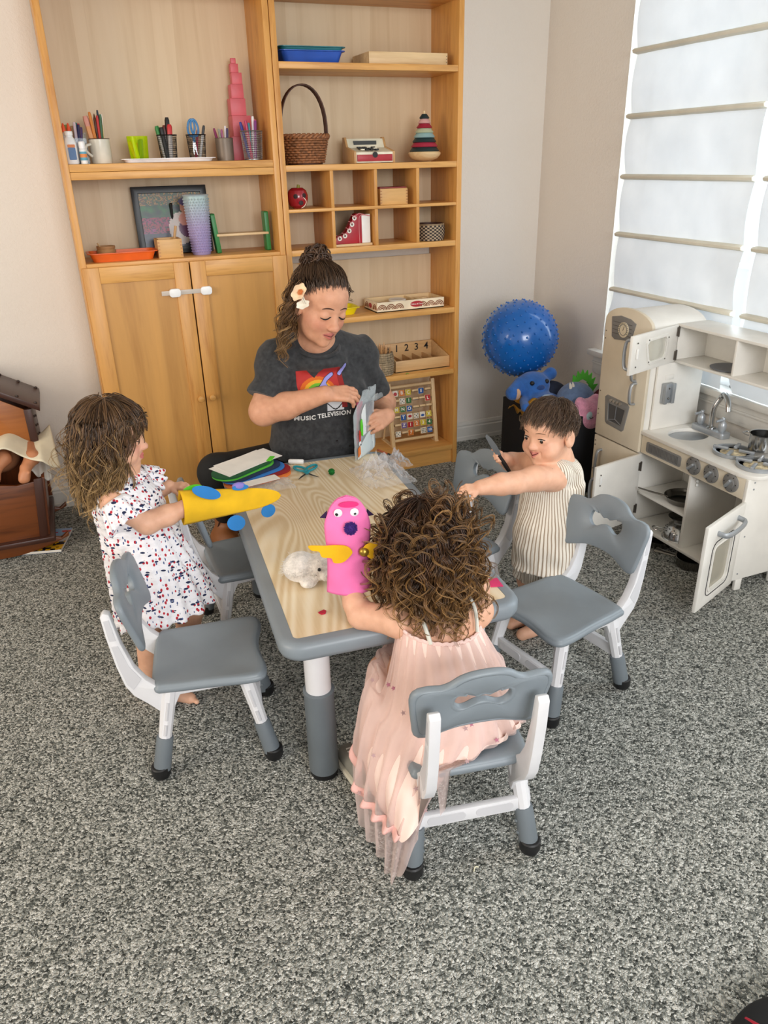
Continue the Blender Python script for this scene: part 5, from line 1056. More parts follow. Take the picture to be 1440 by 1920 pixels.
tag(cu_.build('plush_cushion', mat('cushion_navy', '1d2438', .95, bump=.4), None, .006), 'dark navy cushion in the toy bin under the blue ball', 'cushion')
def plush(name, col, rough=.95): return mat(name, col, rough, var=.08, vscale=40, bump=.5, bscale=260, bdist=.003, sheen=.25)
# plain blue bear
bb = thing('plush_bear', 'blue plush bear lying back in the toy bin', 'plush toy', (2.0, 2.92, .31)); PB = plush('plush_blue', '2a5fa8'); S = SDF()
S.ell((1.995, 3.02, .455), (.085, .075, .068), k=.02); S.ell((1.995, 2.93, .385), (.075, .085, .06), k=.03)
for sx in (-1, 1): S.cap((1.995+sx*.055, 2.89, .36), (1.985+sx*.05, 2.815, .385), .030, .028, .02); S.cap((1.995+sx*.07, 2.97, .40), (1.985+sx*.10, 2.90, .395), .025, .021, .02)
S.cap((1.925, 3.03, .475), (1.875, 3.0, .44), .024, .034, .02); S.cap((2.06, 3.03, .48), (2.10, 3.03, .50), .024, .030, .02)
S.build('body', PB, bb, .005); MB().sph((1.905-.018, 2.985, .438), (.02, .022, .028), 12).build('ear_lining', plush('plush_tan', 'c9a184'), bb)
MB().sph((1.995, 2.885, .405), (.052, .055, .040), 16).build('belly', plush('plush_pale', '9fb6cc'), bb); MB().sph((1.995, 2.955, .462), (.026, .018, .016), 12).build('nose', plush('plush_navy', '20427e'), bb)
for sx in (-1, 1): MB().sph((1.995+sx*.04, 2.962, .486), .011, 12).build('eye', BLACK, bb); MB().sph((1.985+sx*.05, 2.789, .388), (.017, .008, .017), 12).build('paw_pad', plush('plush_mid', '1d55b4'), bb)
gd = thing('plush_dinosaur', 'round grey-blue plush with a row of green felt spikes', 'plush toy', (2.14, 2.86, .32)); S = SDF(); S.ell((2.13, 2.86, .415), (.088, .085, .078), k=.02); S.ell((2.20, 2.90, .39), (.06, .06, .06), k=.03); S.build('body', plush('plush_slate', '596f92'), gd, .005)
GF = mat('felt_green', '55b83a', .9); 
for i in range(7):
    a = .35+i*.30; p = Vector((2.13+.05+.088*math.cos(a)*.75, 2.86-.02+.05, .415+.092*math.sin(a))); n_ = Vector((math.cos(a)*.75, 0, math.sin(a))).normalized(); tq = n_.cross(Vector((0, 1, 0)))
    MB().rings([[tuple(p+tq*w_*e+Vector((0, 1, 0))*h_-n_*.012) for w_, h_ in ((-.022, -.004), (.022, -.004), (.022, .004), (-.022, .004))] for e in (1,)]+[[tuple(p+n_*.035+Vector((0, 1, 0))*h_) for h_ in (-.002, -.002, .002, .002)]]).build('spike', GF, gd)
for x in (2.085, 2.10): MB().lathe([(.008, 0), (.006, .02), (0, .035)], 8, T(x, 2.84, .475) @ rot(.1, -.3, 0)).build('horn', pmat('ded8cc', .8), gd)
ow = thing('plush_owl', 'fluffy pink plush owl with orange beak by the play fridge', 'plush toy', (2.115, 2.742, .30)); S = SDF(); S.ell((2.115, 2.742, .372), (.078, .058, .078), k=.02); S.ell((2.07, 2.745, .435), (.022, .02, .026), k=.02); S.ell((2.155, 2.745, .44), (.024, .02, .026), k=.02)
PP = mat('plush_pink', 'c98aa4', .95, var=.12, vscale=30, bump=.9, bscale=150, bdist=.006, sheen=.4); S.build('body', PP, ow, .005); MB().sph((2.145, 2.690, .343), (.014, .012, .015), 12).build('beak', plush('plush_orange', 'd27f4a'), ow)
for x in (2.145, 2.095): MB().sph((x, 2.695, .382), (.022, .010, .024), 12).build('eye_patch', plush('plush_mint', '9fb7be'), ow); MB().tube(catmull([(x-.010, 2.6845, .380), (x, 2.6835, .374), (x+.010, 2.6845, .380)], 4), .0016, 6).build('closed_eye', BLACK, ow)
gold = mat('gold_lame', 'b58f3a', .3, .7, var=.15); o = cloth('gold_cloth', lambda u, v: (1.893+.075*v+.01*math.sin(9*u), 2.74+.33*u, .392+.028*math.sin(PI*v)*(1+.5*math.sin(17*u))-.04*(1-v)*(1-v)+.012*math.sin(23*u+6*v)), 50, 14, gold, None); tag(o, 'crumpled gold cloth hanging over the toy bin rim', 'cloth')
tag(cloth('maroon_cloth', lambda u, v: (2.08+.20*u, 2.80+.09*v, .392+.02*math.sin(8*u)+.015*math.cos(9*v)+.02*u), 20, 10, mat('maroon', '5c1624', .8), None), 'maroon cloth between the slate plush and the pink owl', 'cloth')
# ---------------------------------------------------------------- things lying on the table
TZ0 = TZ+.0006
def felt(name, label, c, w, d, ang, m, z, th=.0022, r=.5, group=None):
    return tag(MB(T(c[0], c[1], z) @ rot(0, 0, ang)).prism(rrect(w, d, min(w, d)*r*.98, 10), 0, th).build(name, m, bevel=.0004, seg=1), label, 'felt', group)
FELT = lambda n, c: mat('felt_'+n, c, .95, var=.06, bump=.4, bscale=500)
z = TZ0
for n_, c_, cc_, a_ in (('orange', 'e07a34', (.505, 2.405), .28), ('dark red', '8e1a22', (.512, 2.425), .34), ('blue', '2f78c4', (.498, 2.440), .42), ('navy', '1c2f52', (.488, 2.450), .47), ('green', '1f6a3c', (.470, 2.462), .52), ('forest green', '185632', (.468, 2.468), .55)):
    felt('felt_sheet', '%s rounded felt sheet in the stack at the far table corner' % n_, cc_, .245, .115, a_, FELT(n_, c_), z, .0045); z += .0048
for i, (x, y, a) in enumerate(((.478, 2.497, .50), (.497, 2.508, .42))): tag(MB(T(x, y, z) @ rot(0, 0, a)).prism([(-.115, -.062), (.112, -.055), (.118, .062), (-.108, .055)], 0, .0006).build('paper_sheet', pmat('ecebe6', .8)), ('lower' if i == 0 else 'upper')+' white paper sheet on the felt stack', 'paper'); z += .0008
tag(MB(T(.575, 2.492, z) @ rot(0, 0, 1.0)).prism(rrect(.05, .018, .004), 0, .001).build('green_slip', FELT('lime', '5fd02e')), 'bright green felt slip on the white papers', 'felt')
tag(MB(T(.640, 2.492, TZ0+.009) @ rot(0, PI/2, -.5)).lathe([(.007, 0), (.009, .004), (.009, .05), (.0075, .054), (0, .055)], 14).build('glue_stick', wh), 'white glue stick lying beside the felt stack', 'glue stick')
scissors('scissors', 'open teal-handled scissors lying on the table', T(.668, 2.362, TZ0+.006) @ rot(0, 0, PI-.2), mat('teal_handle', '1f8f9e', .35), .15, .62)
def fuzz(c, r, n=500, seed=3):
    s = MB(); s.sph(c, r*.8, 12); rg = random.Random(seed)
    for i in range(n):
        zz_ = rg.uniform(-1, 1); a = rg.uniform(0, 2*PI); d = Vector((math.sqrt(1-zz_*zz_)*math.cos(a), math.sqrt(1-zz_*zz_)*math.sin(a), zz_)); q = Vector(c); s.tube([q+d*r*.6, q+d*r*.97+Vector((rg.uniform(-1, 1), rg.uniform(-1, 1), rg.uniform(-1, 1)))*r*.12], [r*.07, r*.03], 3)
    return s
tag(fuzz((.745, 2.326, TZ0+.0115), .012).build('pom_pom', FELT('pom_green', '1c7a30'), smooth=False), 'small green pom-pom on the table beside the scissors', 'pom-pom')
PLA = glass('clear_film', (.97,.97,.98), .12, .10)
def crumple(c, sx, sy, h, n, seed, amp=1.): 
    def f(u, v):
        x, y = (u-.5)*sx, (v-.5)*sy; e = max(0, 1-(2*u-1)**4)*max(0, 1-(2*v-1)**4)
        return (c[0]+x+.012*mnoise.noise((u*6, v*6, seed+9)), c[1]+y+.012*mnoise.noise((u*6, v*6, seed+5)), c[2]+.002+h*e*(.25+.75*abs(mnoise.noise((u*5, v*5, seed)))*1.8)+h*.35*abs(mnoise.noise((u*13, v*13, seed+2))))
    return f
tag(cloth('plastic_bag', crumple((.515, 2.315, TZ0), .17, .10, .014, 0, 2), 30, 22, PLA, None, 0), 'flat clear plastic sleeve beside the felt stack', 'bag'); tag(MB(T(.50, 2.33, TZ0+.0205) @ rot(0, 0, .2)).prism(rrect(.12, .045, .004), 0, .0008).build('paper_slip', pmat('ebe8e2', .8)), 'white paper slip on the clear plastic sleeve', 'paper')
tag(cloth('plastic_wrapper', crumple((.895, 2.235, TZ0), .17, .20, .055, 0, 7), 34, 34, PLA, None, 0), 'crumpled clear plastic wrapper behind the curly-haired girl', 'wrapper')
tag(cloth('plastic_wrapper', crumple((.985, 2.33, TZ0), .09, .12, .04, 0, 12), 22, 22, PLA, None, 0), 'crumpled clear plastic wrapper at the right edge of the table', 'wrapper')
tag(MB(T(.438, 1.498, TZ0) @ rot(0, 0, .3)).prism([(-.009, .006), (.008, .007), (.010, -.001), (.002, -.008), (-.007, -.006)], 0, .003).build('felt_scrap', FELT('red', 'b01e36')), 'tiny dark pink felt scrap near the table corner', 'felt')
tag(MB(T(.872, 1.452, TZ0) @ rot(0, 0, -.3)).prism([(-.03, -.018), (.026, -.02), (.02, .022), (-.028, .016)], 0, .002).build('felt_piece', FELT('hot_pink', 'd83a6e')), 'hot pink felt piece at the near right table corner', 'felt')
# white fluffy puppy
pu = thing('plush_puppy', 'small white fluffy plush puppy with pink nose on the table', 'plush toy', (.453, 1.645, TZ0)); S = SDF(); S.ell((.435, 1.665, TZ0+.043), (.045, .038, .040), k=.02); S.ell((.483, 1.645, TZ0+.042), (.036, .034, .036), k=.012); S.ell((.487, 1.612, TZ0+.030), (.015, .014, .013), k=.006); S.ell((.445, 1.63, TZ0+.012), (.022, .018, .013), k=.01)
pw = mat('plush_white', 'ddd6cd', .95, var=.08, vscale=60, bump=.9, bscale=180, bdist=.004, sheen=.5); S.build('body', pw, pu, .0035); MB().sph((.490, 1.5975, TZ0+.031), (.0058, .004, .005), 10).build('nose', pmat('d86a78', .5), pu)
for x, y in ((.501, 1.6165), (.470, 1.613)): MB().sph((x, y, TZ0+.052), .0045, 10).build('eye', BLACK, pu)
rg = np.random.default_rng(5); K = 1500; d = rg.normal(size=(K, 3)); d /= np.linalg.norm(d, axis=1)[:, None]; d[:, 2] = np.abs(d[:, 2])*1.0-.25; w_ = rg.random(K) < .6
cc_ = np.where(w_[:, None], A((.435, 1.665, TZ0+.043)), A((.483, 1.645, TZ0+.042))); rr_ = np.where(w_[:, None], A((.045, .038, .040)), A((.036, .034, .036)))
p0 = cc_+d*rr_*.93; keep = (p0[:, 1] > 1.618) & (p0[:, 2] > TZ0+.012); p0 = p0[keep]; d = d[keep]; t_ = np.linspace(0, 1, 4)[None, :, None]; P = p0[:, None]+d[:, None]*t_*.009+rg.normal(size=(len(p0), 1, 3))*.004*t_**1.5; P[..., 2] = np.maximum(P[..., 2], TZ0+.001)
strands('fur', P, np.tile(np.linspace(.0009, .0002, 4), (len(p0), 1)), np.tile(A(lin('e2dcd4')), (len(p0), 4, 1)), 'hair', pu, 3)
# craft kit in a clear bag, standing on the table
kb_ = thing('craft_kit_bag', 'clear plastic bag of felt craft pieces held upright by the woman', 'bag', (.925, 2.47, TZ0)); KM = frame((.863, 2.412, TZ0), (.127, .122, 0)); kw_ = .176     # y along the bag's width
KP = lambda a, b, c: KM @ Vector((a, b, c))
def sheet(nm, pts, th, off, m, par): 
    return MB(KM @ Matrix(((0,0,1,off),(1,0,0,0),(0,1,0,0),(0,0,0,1)))).prism(pts, -th/2, th/2).build(nm, m, par, bevel=.0004, seg=1)
sheet('white_card', [(.012, .002), (.155, .002), (.155, .085), (.10, .075), (.035, .045)], .002, .006, pmat('dfe6e6', .7), kb_); sheet('white_card', [(.05, .08), (.085, .08), (.085, .19), (.062, .175), (.05, .16)], .002, .008, pmat('e6eaea', .7), kb_)
sheet('purple_felt', [(.088, .07), (.16, .08), (.16, .18), (.088, .19)], .003, .0, FELT('plum', '3a1c34'), kb_); sheet('pink_felt', [(.03, .05), (.08, .12), (.085, .20), (.04, .205)], .003, -.004, FELT('rose', '9c3a55'), kb_)
sheet('green_felt', [(.040, .085), (.05, .08), (.052, .12), (.046, .145), (.036, .14), (.034, .11)], .003, .011, FELT('lime', '5fd02e'), kb_); sheet('orange_felt', [(.010, .012), (.028, .02), (.026, .05), (.012, .045)], .003, .010, FELT('orange', 'e07a34'), kb_); sheet('red_felt', [(.022, .06), (.032, .06), (.034, .10), (.024, .11)], .003, .010, FELT('red2', 'c0392b'), kb_)
MB(KM).sph((.012, .024, .06), (.003, .009, .009), 12).build('googly_eye', pmat('e8e8ea', .3), kb_); MB(KM).sph((.0145, .023, .057), (.002, .004, .004), 10).build('pupil', BLACK, kb_)
def bagf(side):
    def f(u, v):
        w2 = kw_*(1-.35*sm01(A(v), .72, 1.)); y = kw_/2+(u-.5)*w2+.055*float(sm01(A(v), .7, 1.)); bul = side*(.012*math.sin(PI*u)*(1-v*.6)+.003*mnoise.noise((u*7, v*9, side*3)))
        return tuple(KP(bul+.012*mnoise.noise((u*4, v*4, 1))*max(0, v-.7)*3, y-.02*max(0, v-.8), .001+.232*v+.012*mnoise.noise((u*6, 2, 4))*max(0, v-.75)*4))
    return f
for sd in (-1, 1): cloth('film', bagf(sd), 16, 26, glass('kit_film', (.93,.96,.97), .08, .12), kb_, 0)
cloth('film_flap', lambda u, v: tuple(KP(.012+.02*v+.004*math.sin(9*u), .10+.07*u+.015*v, .175+.018*math.sin(PI*u)+.022*v+.004*math.sin(14*u+3*v))), 16, 8, MATS['kit_film'], kb_, 0)
pen((.975, 2.478, TZ0+.005), (1.0, 2.39, TZ0+.005), .004, 'b4582e', 'orange-brown marker lying at the far right table rim', 'marker', None, cap='1a1a1c')
# dark thing cut off at the lower right corner
bkp = thing('black_bag', 'black fabric bag with a thin red cord cut off at the lower right corner', 'bag', (1.02, .44, 0)); S = SDF(); S.ell((.930, .445, .036), (.140, .128, .050), k=.02); S.ell((1.05, .46, .035), (.10, .10, .05), k=.03); S.cut((0, 0, .002), (0, 0, -1)); S.build('body', mat('black_fabric', '08080a', .85, bump=.2), bkp, .006)
MB().tube(catmull([(.885, .548, .058), (.888, .52, .074), (.900, .48, .087)], 5), .0035, 8).build('cord', pmat('a81c34', .5), bkp)
tag(MB().tube(catmull([(.617, 1.05, .004), (.624, 1.058, .006), (.632, 1.056, .004)], 4), .0016, 6).build('plastic_scrap', pmat('d8d4b8', .5)), 'tiny pale scrap on the carpet behind the pink girl\'s chair', 'scrap')
# ---------------------------------------------------------------- hair
def dirs_mask(n, seed, mask):
    rg = np.random.default_rng(seed); d = rg.normal(size=(n*4, 3)); d /= np.linalg.norm(d, axis=1)[:, None]; return d[mask(d)][:n]
def to_world(M, s, P): return P*s@np.array(M.to_3x3()).T+A(M.translation)
def hair_cap(S_name, M, s, cen, rad, mask, col, parent, h=48):
    V = []; 
    th = np.linspace(0, PI, h)[:, None]; ph = np.linspace(0, 2*PI, h*2, endpoint=False)[None]
    d = np.stack([np.sin(th)*np.cos(ph), np.sin(th)*np.sin(ph), np.cos(th)+0*ph], -1); keep = mask(d.reshape(-1, 3)).reshape(d.shape[:2])
    i = np.arange(h-1)[:, None]*h*2; j = np.arange(h*2)[None]; j2 = (j+1) % (h*2); F = np.stack([i+j, i+h*2+j, i+h*2+j2, i+j2], -1)
    kk = keep[:-1]; kf = keep[:-1] & keep[1:] & np.roll(keep, -1, 1)[:-1] & np.roll(keep, -1, 1)[1:]
    return to_world(M, s, A(cen)+d.reshape(-1, 3)*A(rad)), F[kf]
def join_col(name, parts, m, parent):
    V = np.concatenate([p[0] for p in parts]); off = np.cumsum([0]+[len(p[0]) for p in parts[:-1]]); F = np.concatenate([p[1]+o for p, o in zip(parts, off)]); Cc = np.concatenate([np.tile(A(p[2]), (len(p[0]), 1)) if np.ndim(p[2]) == 1 else p[2] for p in parts])
    return raw_mesh(name, V, F, m, parent, Cc)
def strand_arrays(P, R, col, sides=4):
    K, n, _ = P.shape; Tn = np.gradient(P, axis=1); Tn /= np.linalg.norm(Tn, axis=-1, keepdims=True)+1e-9
    ref = np.where(np.abs(Tn[..., 2:3]) > .9, A((1., .2, 0)), A((.1, .2, 1.))); U = np.cross(Tn, ref); U /= np.linalg.norm(U, axis=-1, keepdims=True)+1e-9; W = np.cross(Tn, U)
    a = np.arange(sides)*2*PI/sides; V = (P[:, :, None]+R[:, :, None, None]*(U[:, :, None]*np.cos(a)[:, None]+W[:, :, None]*np.sin(a)[:, None])).reshape(-1, 3)
    i = np.arange(K)[:, None, None]*n*sides; j = np.arange(n-1)[None, :, None]*sides; c = np.arange(sides)[None, None]; c2 = (c+1) % sides
    return V, np.stack([i+j+c, i+j+c2, i+j+sides+c2, i+j+sides+c], -1).reshape(-1, 4), np.repeat(col[:, :, None], sides, 2).reshape(-1, 3)
def falling_hair(M, s, cen, rad, roots, n, length, wave, freq, flare, crown, droop, clump, csize, seed, cols, r0, under=-.15, back=0., ymax=None, curl_start=.25, lenvar=.25):
    """guide locks run over the skull from the crown, then fall; `clump` strands follow each guide"""
    rg = np.random.default_rng(seed); K = len(roots); t = np.linspace(0, 1, n); cen = A(cen); rad = A(rad)
    cr = A(crown)/np.linalg.norm(crown); ang0 = np.arccos(np.clip(roots@cr, -1, 1)); ax = np.cross(cr, roots); ax /= np.linalg.norm(ax, axis=1)[:, None]+1e-9
    L = length*(1+lenvar*(rg.random(K)-.5)*2); G = np.zeros((K, n, 3)); up = A((0, 0, 1))
    loc_down = A(np.array(M.to_3x3()).T@A((0, 0, -1))); G[:, 0] = cen+roots*rad*1.0; d = np.zeros((K, 3))
    yj = rg.normal(size=K)*.07; step = L/(n-1); pos = G[:, 0].copy(); nrm = roots.copy()
    for i in range(1, n):
        q = (pos-cen)/rad; rr = np.linalg.norm(q, axis=1); nrm = q/rad; nrm /= np.linalg.norm(nrm, axis=1)[:, None]
        away = pos-(cen+cr*rad*1.0); away -= (away*nrm).sum(1)[:, None]*nrm; away /= np.linalg.norm(away, axis=1)[:, None]+1e-6
        f = sm01(A(i/(n-1)), 0., .35); g = droop*f; d = away*(1-g)+loc_down*g+nrm*flare*(.4+f); d[:, 1] -= back*f; d /= np.linalg.norm(d, axis=1)[:, None]
        pos = pos+d*step[:, None]; q = (pos-cen)/(rad*(1.03+.05*f)); rr = np.linalg.norm(q, axis=1); ins = rr < 1;  pos[ins] = cen+(q[ins]/rr[ins][:, None])*rad*(1.03+.05*f)
        if ymax is not None: lowz = pos[:, 2] < .28; lim = ymax+yj[lowz]+.12*np.clip(pos[lowz, 2], 0, 1); pos[lowz, 1] = np.where(pos[lowz, 1] > lim, lim+(pos[lowz, 1]-lim)*.55, pos[lowz, 1])
        G[:, i] = pos
    Tn = np.gradient(G, axis=1); Tn /= np.linalg.norm(Tn, axis=-1, keepdims=True)+1e-9; U = np.cross(Tn, A((.3, .5, .8))); U /= np.linalg.norm(U, axis=-1, keepdims=True)+1e-9; W = np.cross(Tn, U)
    ph = rg.random(K)*2*PI; fr = freq*(.7+.6*rg.random(K)); am = wave*(.6+.8*rg.random(K)); sg = np.where(rg.random(K) < .5, -1, 1)
    e = sm01(t, curl_start*.3, curl_start+.45)[None]*am[:, None]; a = ph[:, None]+fr[:, None]*t[None]*2*PI
    G = G+(U*(np.cos(a)*e)[..., None]+W*(np.sin(a)*e*sg[:, None])[..., None])
    off = rg.normal(size=(K, clump, 1, 2))*csize; nar = (1-.55*sm01(t, .3, 1.))[None, None, :, None]; jit = rg.normal(size=(K, clump, 1, 1))*.12
    a2 = a[:, None]+jit[..., 0]; P = G[:, None]+U[:, None]*(off[..., 0:1]*nar)+W[:, None]*(off[..., 1:2]*nar)
    P += (U[:, None]*np.cos(a2*1.7)[..., None]+W[:, None]*np.sin(a2*1.7)[..., None])*csize*.6*t[None, None, :, None]
    P = P.reshape(K*clump, n, 3); c0, c1, c2 = (A(lin(c)) for c in cols); mixv = np.clip(rg.random((K, 1))*.8+rg.normal(size=(K, clump))*.22, 0, 1).reshape(-1)
    col = c0+(c1-c0)*(mixv[:, None, None])*1.0; tip = sm01(t, .35, 1.)[None, :, None]*(.25+.75*mixv[:, None, None]); col = col+(c2-col)*tip; col = col*np.clip(.78+.44*rg.random((len(P), 1, 1)), 0, 2)
    R = r0*(1-.7*t**2)[None]*(.7+.6*rg.random((len(P), 1)))
    return to_world(M, s, P), R, col
SKIN_A, SKIN_C, LIP = 'd9a283', 'e3b295', 'bd6f66'
def person(label, loc): return thing('person', label, 'person', loc)
EY = lambda n_, c: pmat(c, .6)
# ================================================================= woman at the far end of the table
wo = person('seated woman in a charcoal printed t-shirt and black leggings, opening a craft bag', (.84, 2.80, .0))
hA = .252; HA = HM((.806, 2.530, 1.006), (.24, -.90, -.36), (.16, -.1, 1)); NK = (.812, 2.635, .855)
SR, SL = (.676, 2.675, .800), (1.000, 2.70, .778); ER, WR = (.590, 2.60, .642), (.782, 2.462, .716); EL, WL = (1.125, 2.775, .555), (1.052, 2.555, .574)
def woman_torso(S, g=0., k=.05):
    S.ell((.835, 2.695, .685), (.168+g, .112+g, .165+g), k=k); S.ell((.838, 2.725, .52), (.170+g, .135+g, .15+g), k=k); S.ell((.84, 2.785, .375), (.185+g, .145+g, .11+g), k=k)
    for x in (.768, .902): S.ell((x, 2.605, .655), (.068+g, .062+g, .07+g), k=.04)
    S.cap(SR, (.82, 2.66, .835), .062+g, .06+g, k); S.cap((.82, 2.66, .835), SL, .06+g, .062+g, k)
S = SDF(); woman_torso(S, -.012); head_prims(S, HA, hA, False, 0, NK, .235); S.cap(NK, (.825, 2.68, .77), .062, .09, .04)
S.chain([SR, ER], [.056, .048], .02); S.chain([ER, (.66, 2.545, .668), WR], [.050, .046, .030], .02); S.chain([SL, EL], [.056, .048], .02); S.chain([EL, (1.075, 2.69, .552), WL], [.048, .044, .029], .02)
RHM = frame(WR, (.94, -.06, -.10), (0, -.55, .85)); hand_prims(S, RHM, .168, [(.25, .45, .35), (.35, .5, .35), (.42, .5, .35), (.5, .55, .4)], .5, mirror=True, spread=.5)
LHM = frame((1.052, 2.548, .575), (-.80, -.60, .0), (-.34, -.88, .31)); hand_prims(S, LHM, .165, [(.25, .5, .45), (.25, .5, .45), (.28, .5, .45), (.3, .55, .45)], .9, spread=.3)
KR, AR, KL_, AL = (.405, 2.625, .430), (.462, 2.905, .10), (.895, 2.40, .335), (.90, 2.52, .09)
bd = S.build('body', 'skin', wo, .0034, lambda V: face_color(V, HA, hA, SKIN_A, LIP, blush='cf8070')); fb = bvh_of(bd)
for x in (-1, 1):
    surf_tube(fb, HA, hA, [(x*(.062+.020*i), .012-.018*math.sin(PI*i/7)-.004*i) for i in range(8)], .0034).build('eyelashes', EY('lash', '1c1210'), wo)
    surf_tube(fb, HA, hA, [(x*(.050+.022*i), .105+.028*math.sin(PI*(i+1)/9)-.002*i) for i in range(8)], .0026).build('eyebrow', EY('brow', '4a2e22'), wo)
surf_tube(fb, HA, hA, [(-.085+.0213*i, -.263-.004*math.cos((i-4)*.5)) for i in range(9)], .0016).build('mouth_line', EY('mouth', '5c2420'), wo)
# t-shirt with sleeves
S = SDF(); woman_torso(S, .014, .05); S.ell((.835, 2.66, .52), (.178, .138, .13), k=.06); S.ell((.835, 2.70, .46), (.205, .170, .09), k=.05)
S.chain([SR, (.676, 2.665, .80)], [.064, .064], .03); S.tcyl((SR[0]+.03, SR[1], SR[2]+.02), (SR[0]-.066, SR[1]-.058, SR[2]-.118), .066, .074, .04); S.tcyl((SL[0]-.03, SL[1], SL[2]+.02), (SL[0]+.072, SL[1]+.05, SL[2]-.165), .066, .072, .04)
S.ell((.812, 2.590, .802), (.095, .055, .034), k=.03); S.cap((.812, 2.628, .872), (.812, 2.60, .94), .060, .075, .008, sub=True)
S.cut((.84, 2.75, .428), (0, .0, -1))
def folds(P): return .0035*np.sin(P[..., 0]*38+P[..., 2]*62+9*P[..., 1])*np.sin(P[..., 2]*23-P[..., 0]*11)+.0025*np.sin(P[..., 2]*95+P[..., 0]*30)*np.clip((.62-P[..., 2])*6, 0, 1)
S.post = folds; shm, t = base('shirt_charcoal', .9, spec=.15, sheen=.15); v = t.coord(); t.link(t.ramp(t.noise(v, 60, 5, .2), [(.3, '303133'), (.7, '434446')]), t.P.inputs['Base Color']); t.bump(t.noise(v, 900, 2), .15)
sh = S.build('t_shirt', 'shirt_charcoal', wo, .0048); sb_ = bvh_of(sh)
MB().tube([(.812+.074*math.cos(a), 2.615+.070*math.sin(a)-.004, .852+.024*math.sin(a)-.0) for a in [2*PI*i/40 for i in range(40)]], .0075, 8, closed=True).build('collar', 'shirt_charcoal', wo)
# print on the chest: a grid laid on the shirt, coloured cell by cell
pc = Vector((.790, 2.56, .705)); pf_ = Vector((-.02, -.985, .17)).normalized(); px_ = Vector((1, 0, 0)); px_ = (px_-pf_*px_.dot(pf_)).normalized(); pz_ = px_.cross(pf_)*-1
if pz_.z < 0: pz_ = -pz_
def print_col(x, z):          # metres from the print centre
    def seg(ax, az, bx, bz):
        d = Vector((bx-ax, bz-az)); q = Vector((x-ax, z-az)); tt = max(0, min(1, q.dot(d)/d.length_squared)); return (q-d*tt).length
    arms = min(seg(-.005, .0, .03, .035), seg(.03, .035, .055, .05), seg(.02, .02, .03, .0), seg(.085, .05, .105, .078)); 
    if arms < .0065: return '9a9ade'
    if arms < .0085: return '1a1418'
    inM = -.075 < x < .082 and -.012 < z < .075 and not (abs(x+.012) < .028 and z > .075-(.028-abs(x+.012))*1.1)
    if x > .075 and z > -.07 and x < .095 and z < .073-.3*(x-.075): return '8e1d1c'
    if inM:
        r = math.hypot((x+.005), (z+.012)*1.1)
        if z < -.008: return '2f6f9e'
        for lim, c in ((.022, '8ad0e0'), (.031, '2c6a3a'), (.042, '6cb42e'), (.054, 'e0a82a'), (.067, 'd4661e'), (.2, 'b3302c')):
            if r < lim: return c
    if .02 < x < .082 and -.078 < z < -.030: return 'd8dade' if not abs(z+.062-.012*math.sin(x*90)) < .0025 else '1a1418'
    return None
N = 150; cell = .0016; gv = {}; s = MB()
def gp(i, j):
    if (i, j) not in gv:
        o = pc+px_*((i-N/2)*cell)+pz_*((j-N/2)*cell)+pf_*.12; h_ = sb_.ray_cast(o, -pf_)[0]; gv[(i, j)] = None if h_ is None else h_+pf_*.0012
    return gv[(i, j)]
for i in range(N):
    for j in range(N):
        c = print_col((i+.5-N/2)*cell, (j+.5-N/2)*cell)
        if c is None: continue
        q = [gp(i, j), gp(i+1, j), gp(i+1, j+1), gp(i, j+1)]
        if None in q: continue
        s.col = lin(c); s.add(q, [(0, 1, 2, 3)])
s.build('shirt_print', vcol('shirt_ink', .8), sh, smooth=False)
def shirt_text(txt, size, off):
    cu = bpy.data.curves.new('t', 'FONT'); cu.body = txt; cu.size = size; cu.align_x = 'CENTER'; cu.align_y = 'CENTER'; cu.offset = .0007; cu.space_character = 1.12; cu.resolution_u = 3; o = bpy.data.objects.new('t', cu); me = bpy.data.meshes.new_from_object(o); bpy.data.objects.remove(o); bpy.data.curves.remove(cu); me.name = 'shirt_lettering'
    bm = bmesh.new(); bm.from_mesh(me)
    for v_ in bm.verts:
        o_ = pc+px_*(v_.co.x+off[0])+pz_*(v_.co.y+off[1]); h_ = sb_.ray_cast(o_+pf_*.12, -pf_)[0]; v_.co = (h_ or o_)+pf_*.0016
    bm.to_mesh(me); bm.free(); me.materials.clear(); me.materials.append(pmat('e6e4e0', .8)); link('shirt_lettering', me, sh)
shirt_text('MUSIC', .022, (-.062, -.094)); shirt_text('TELEVISION', .022, (.044, -.092))
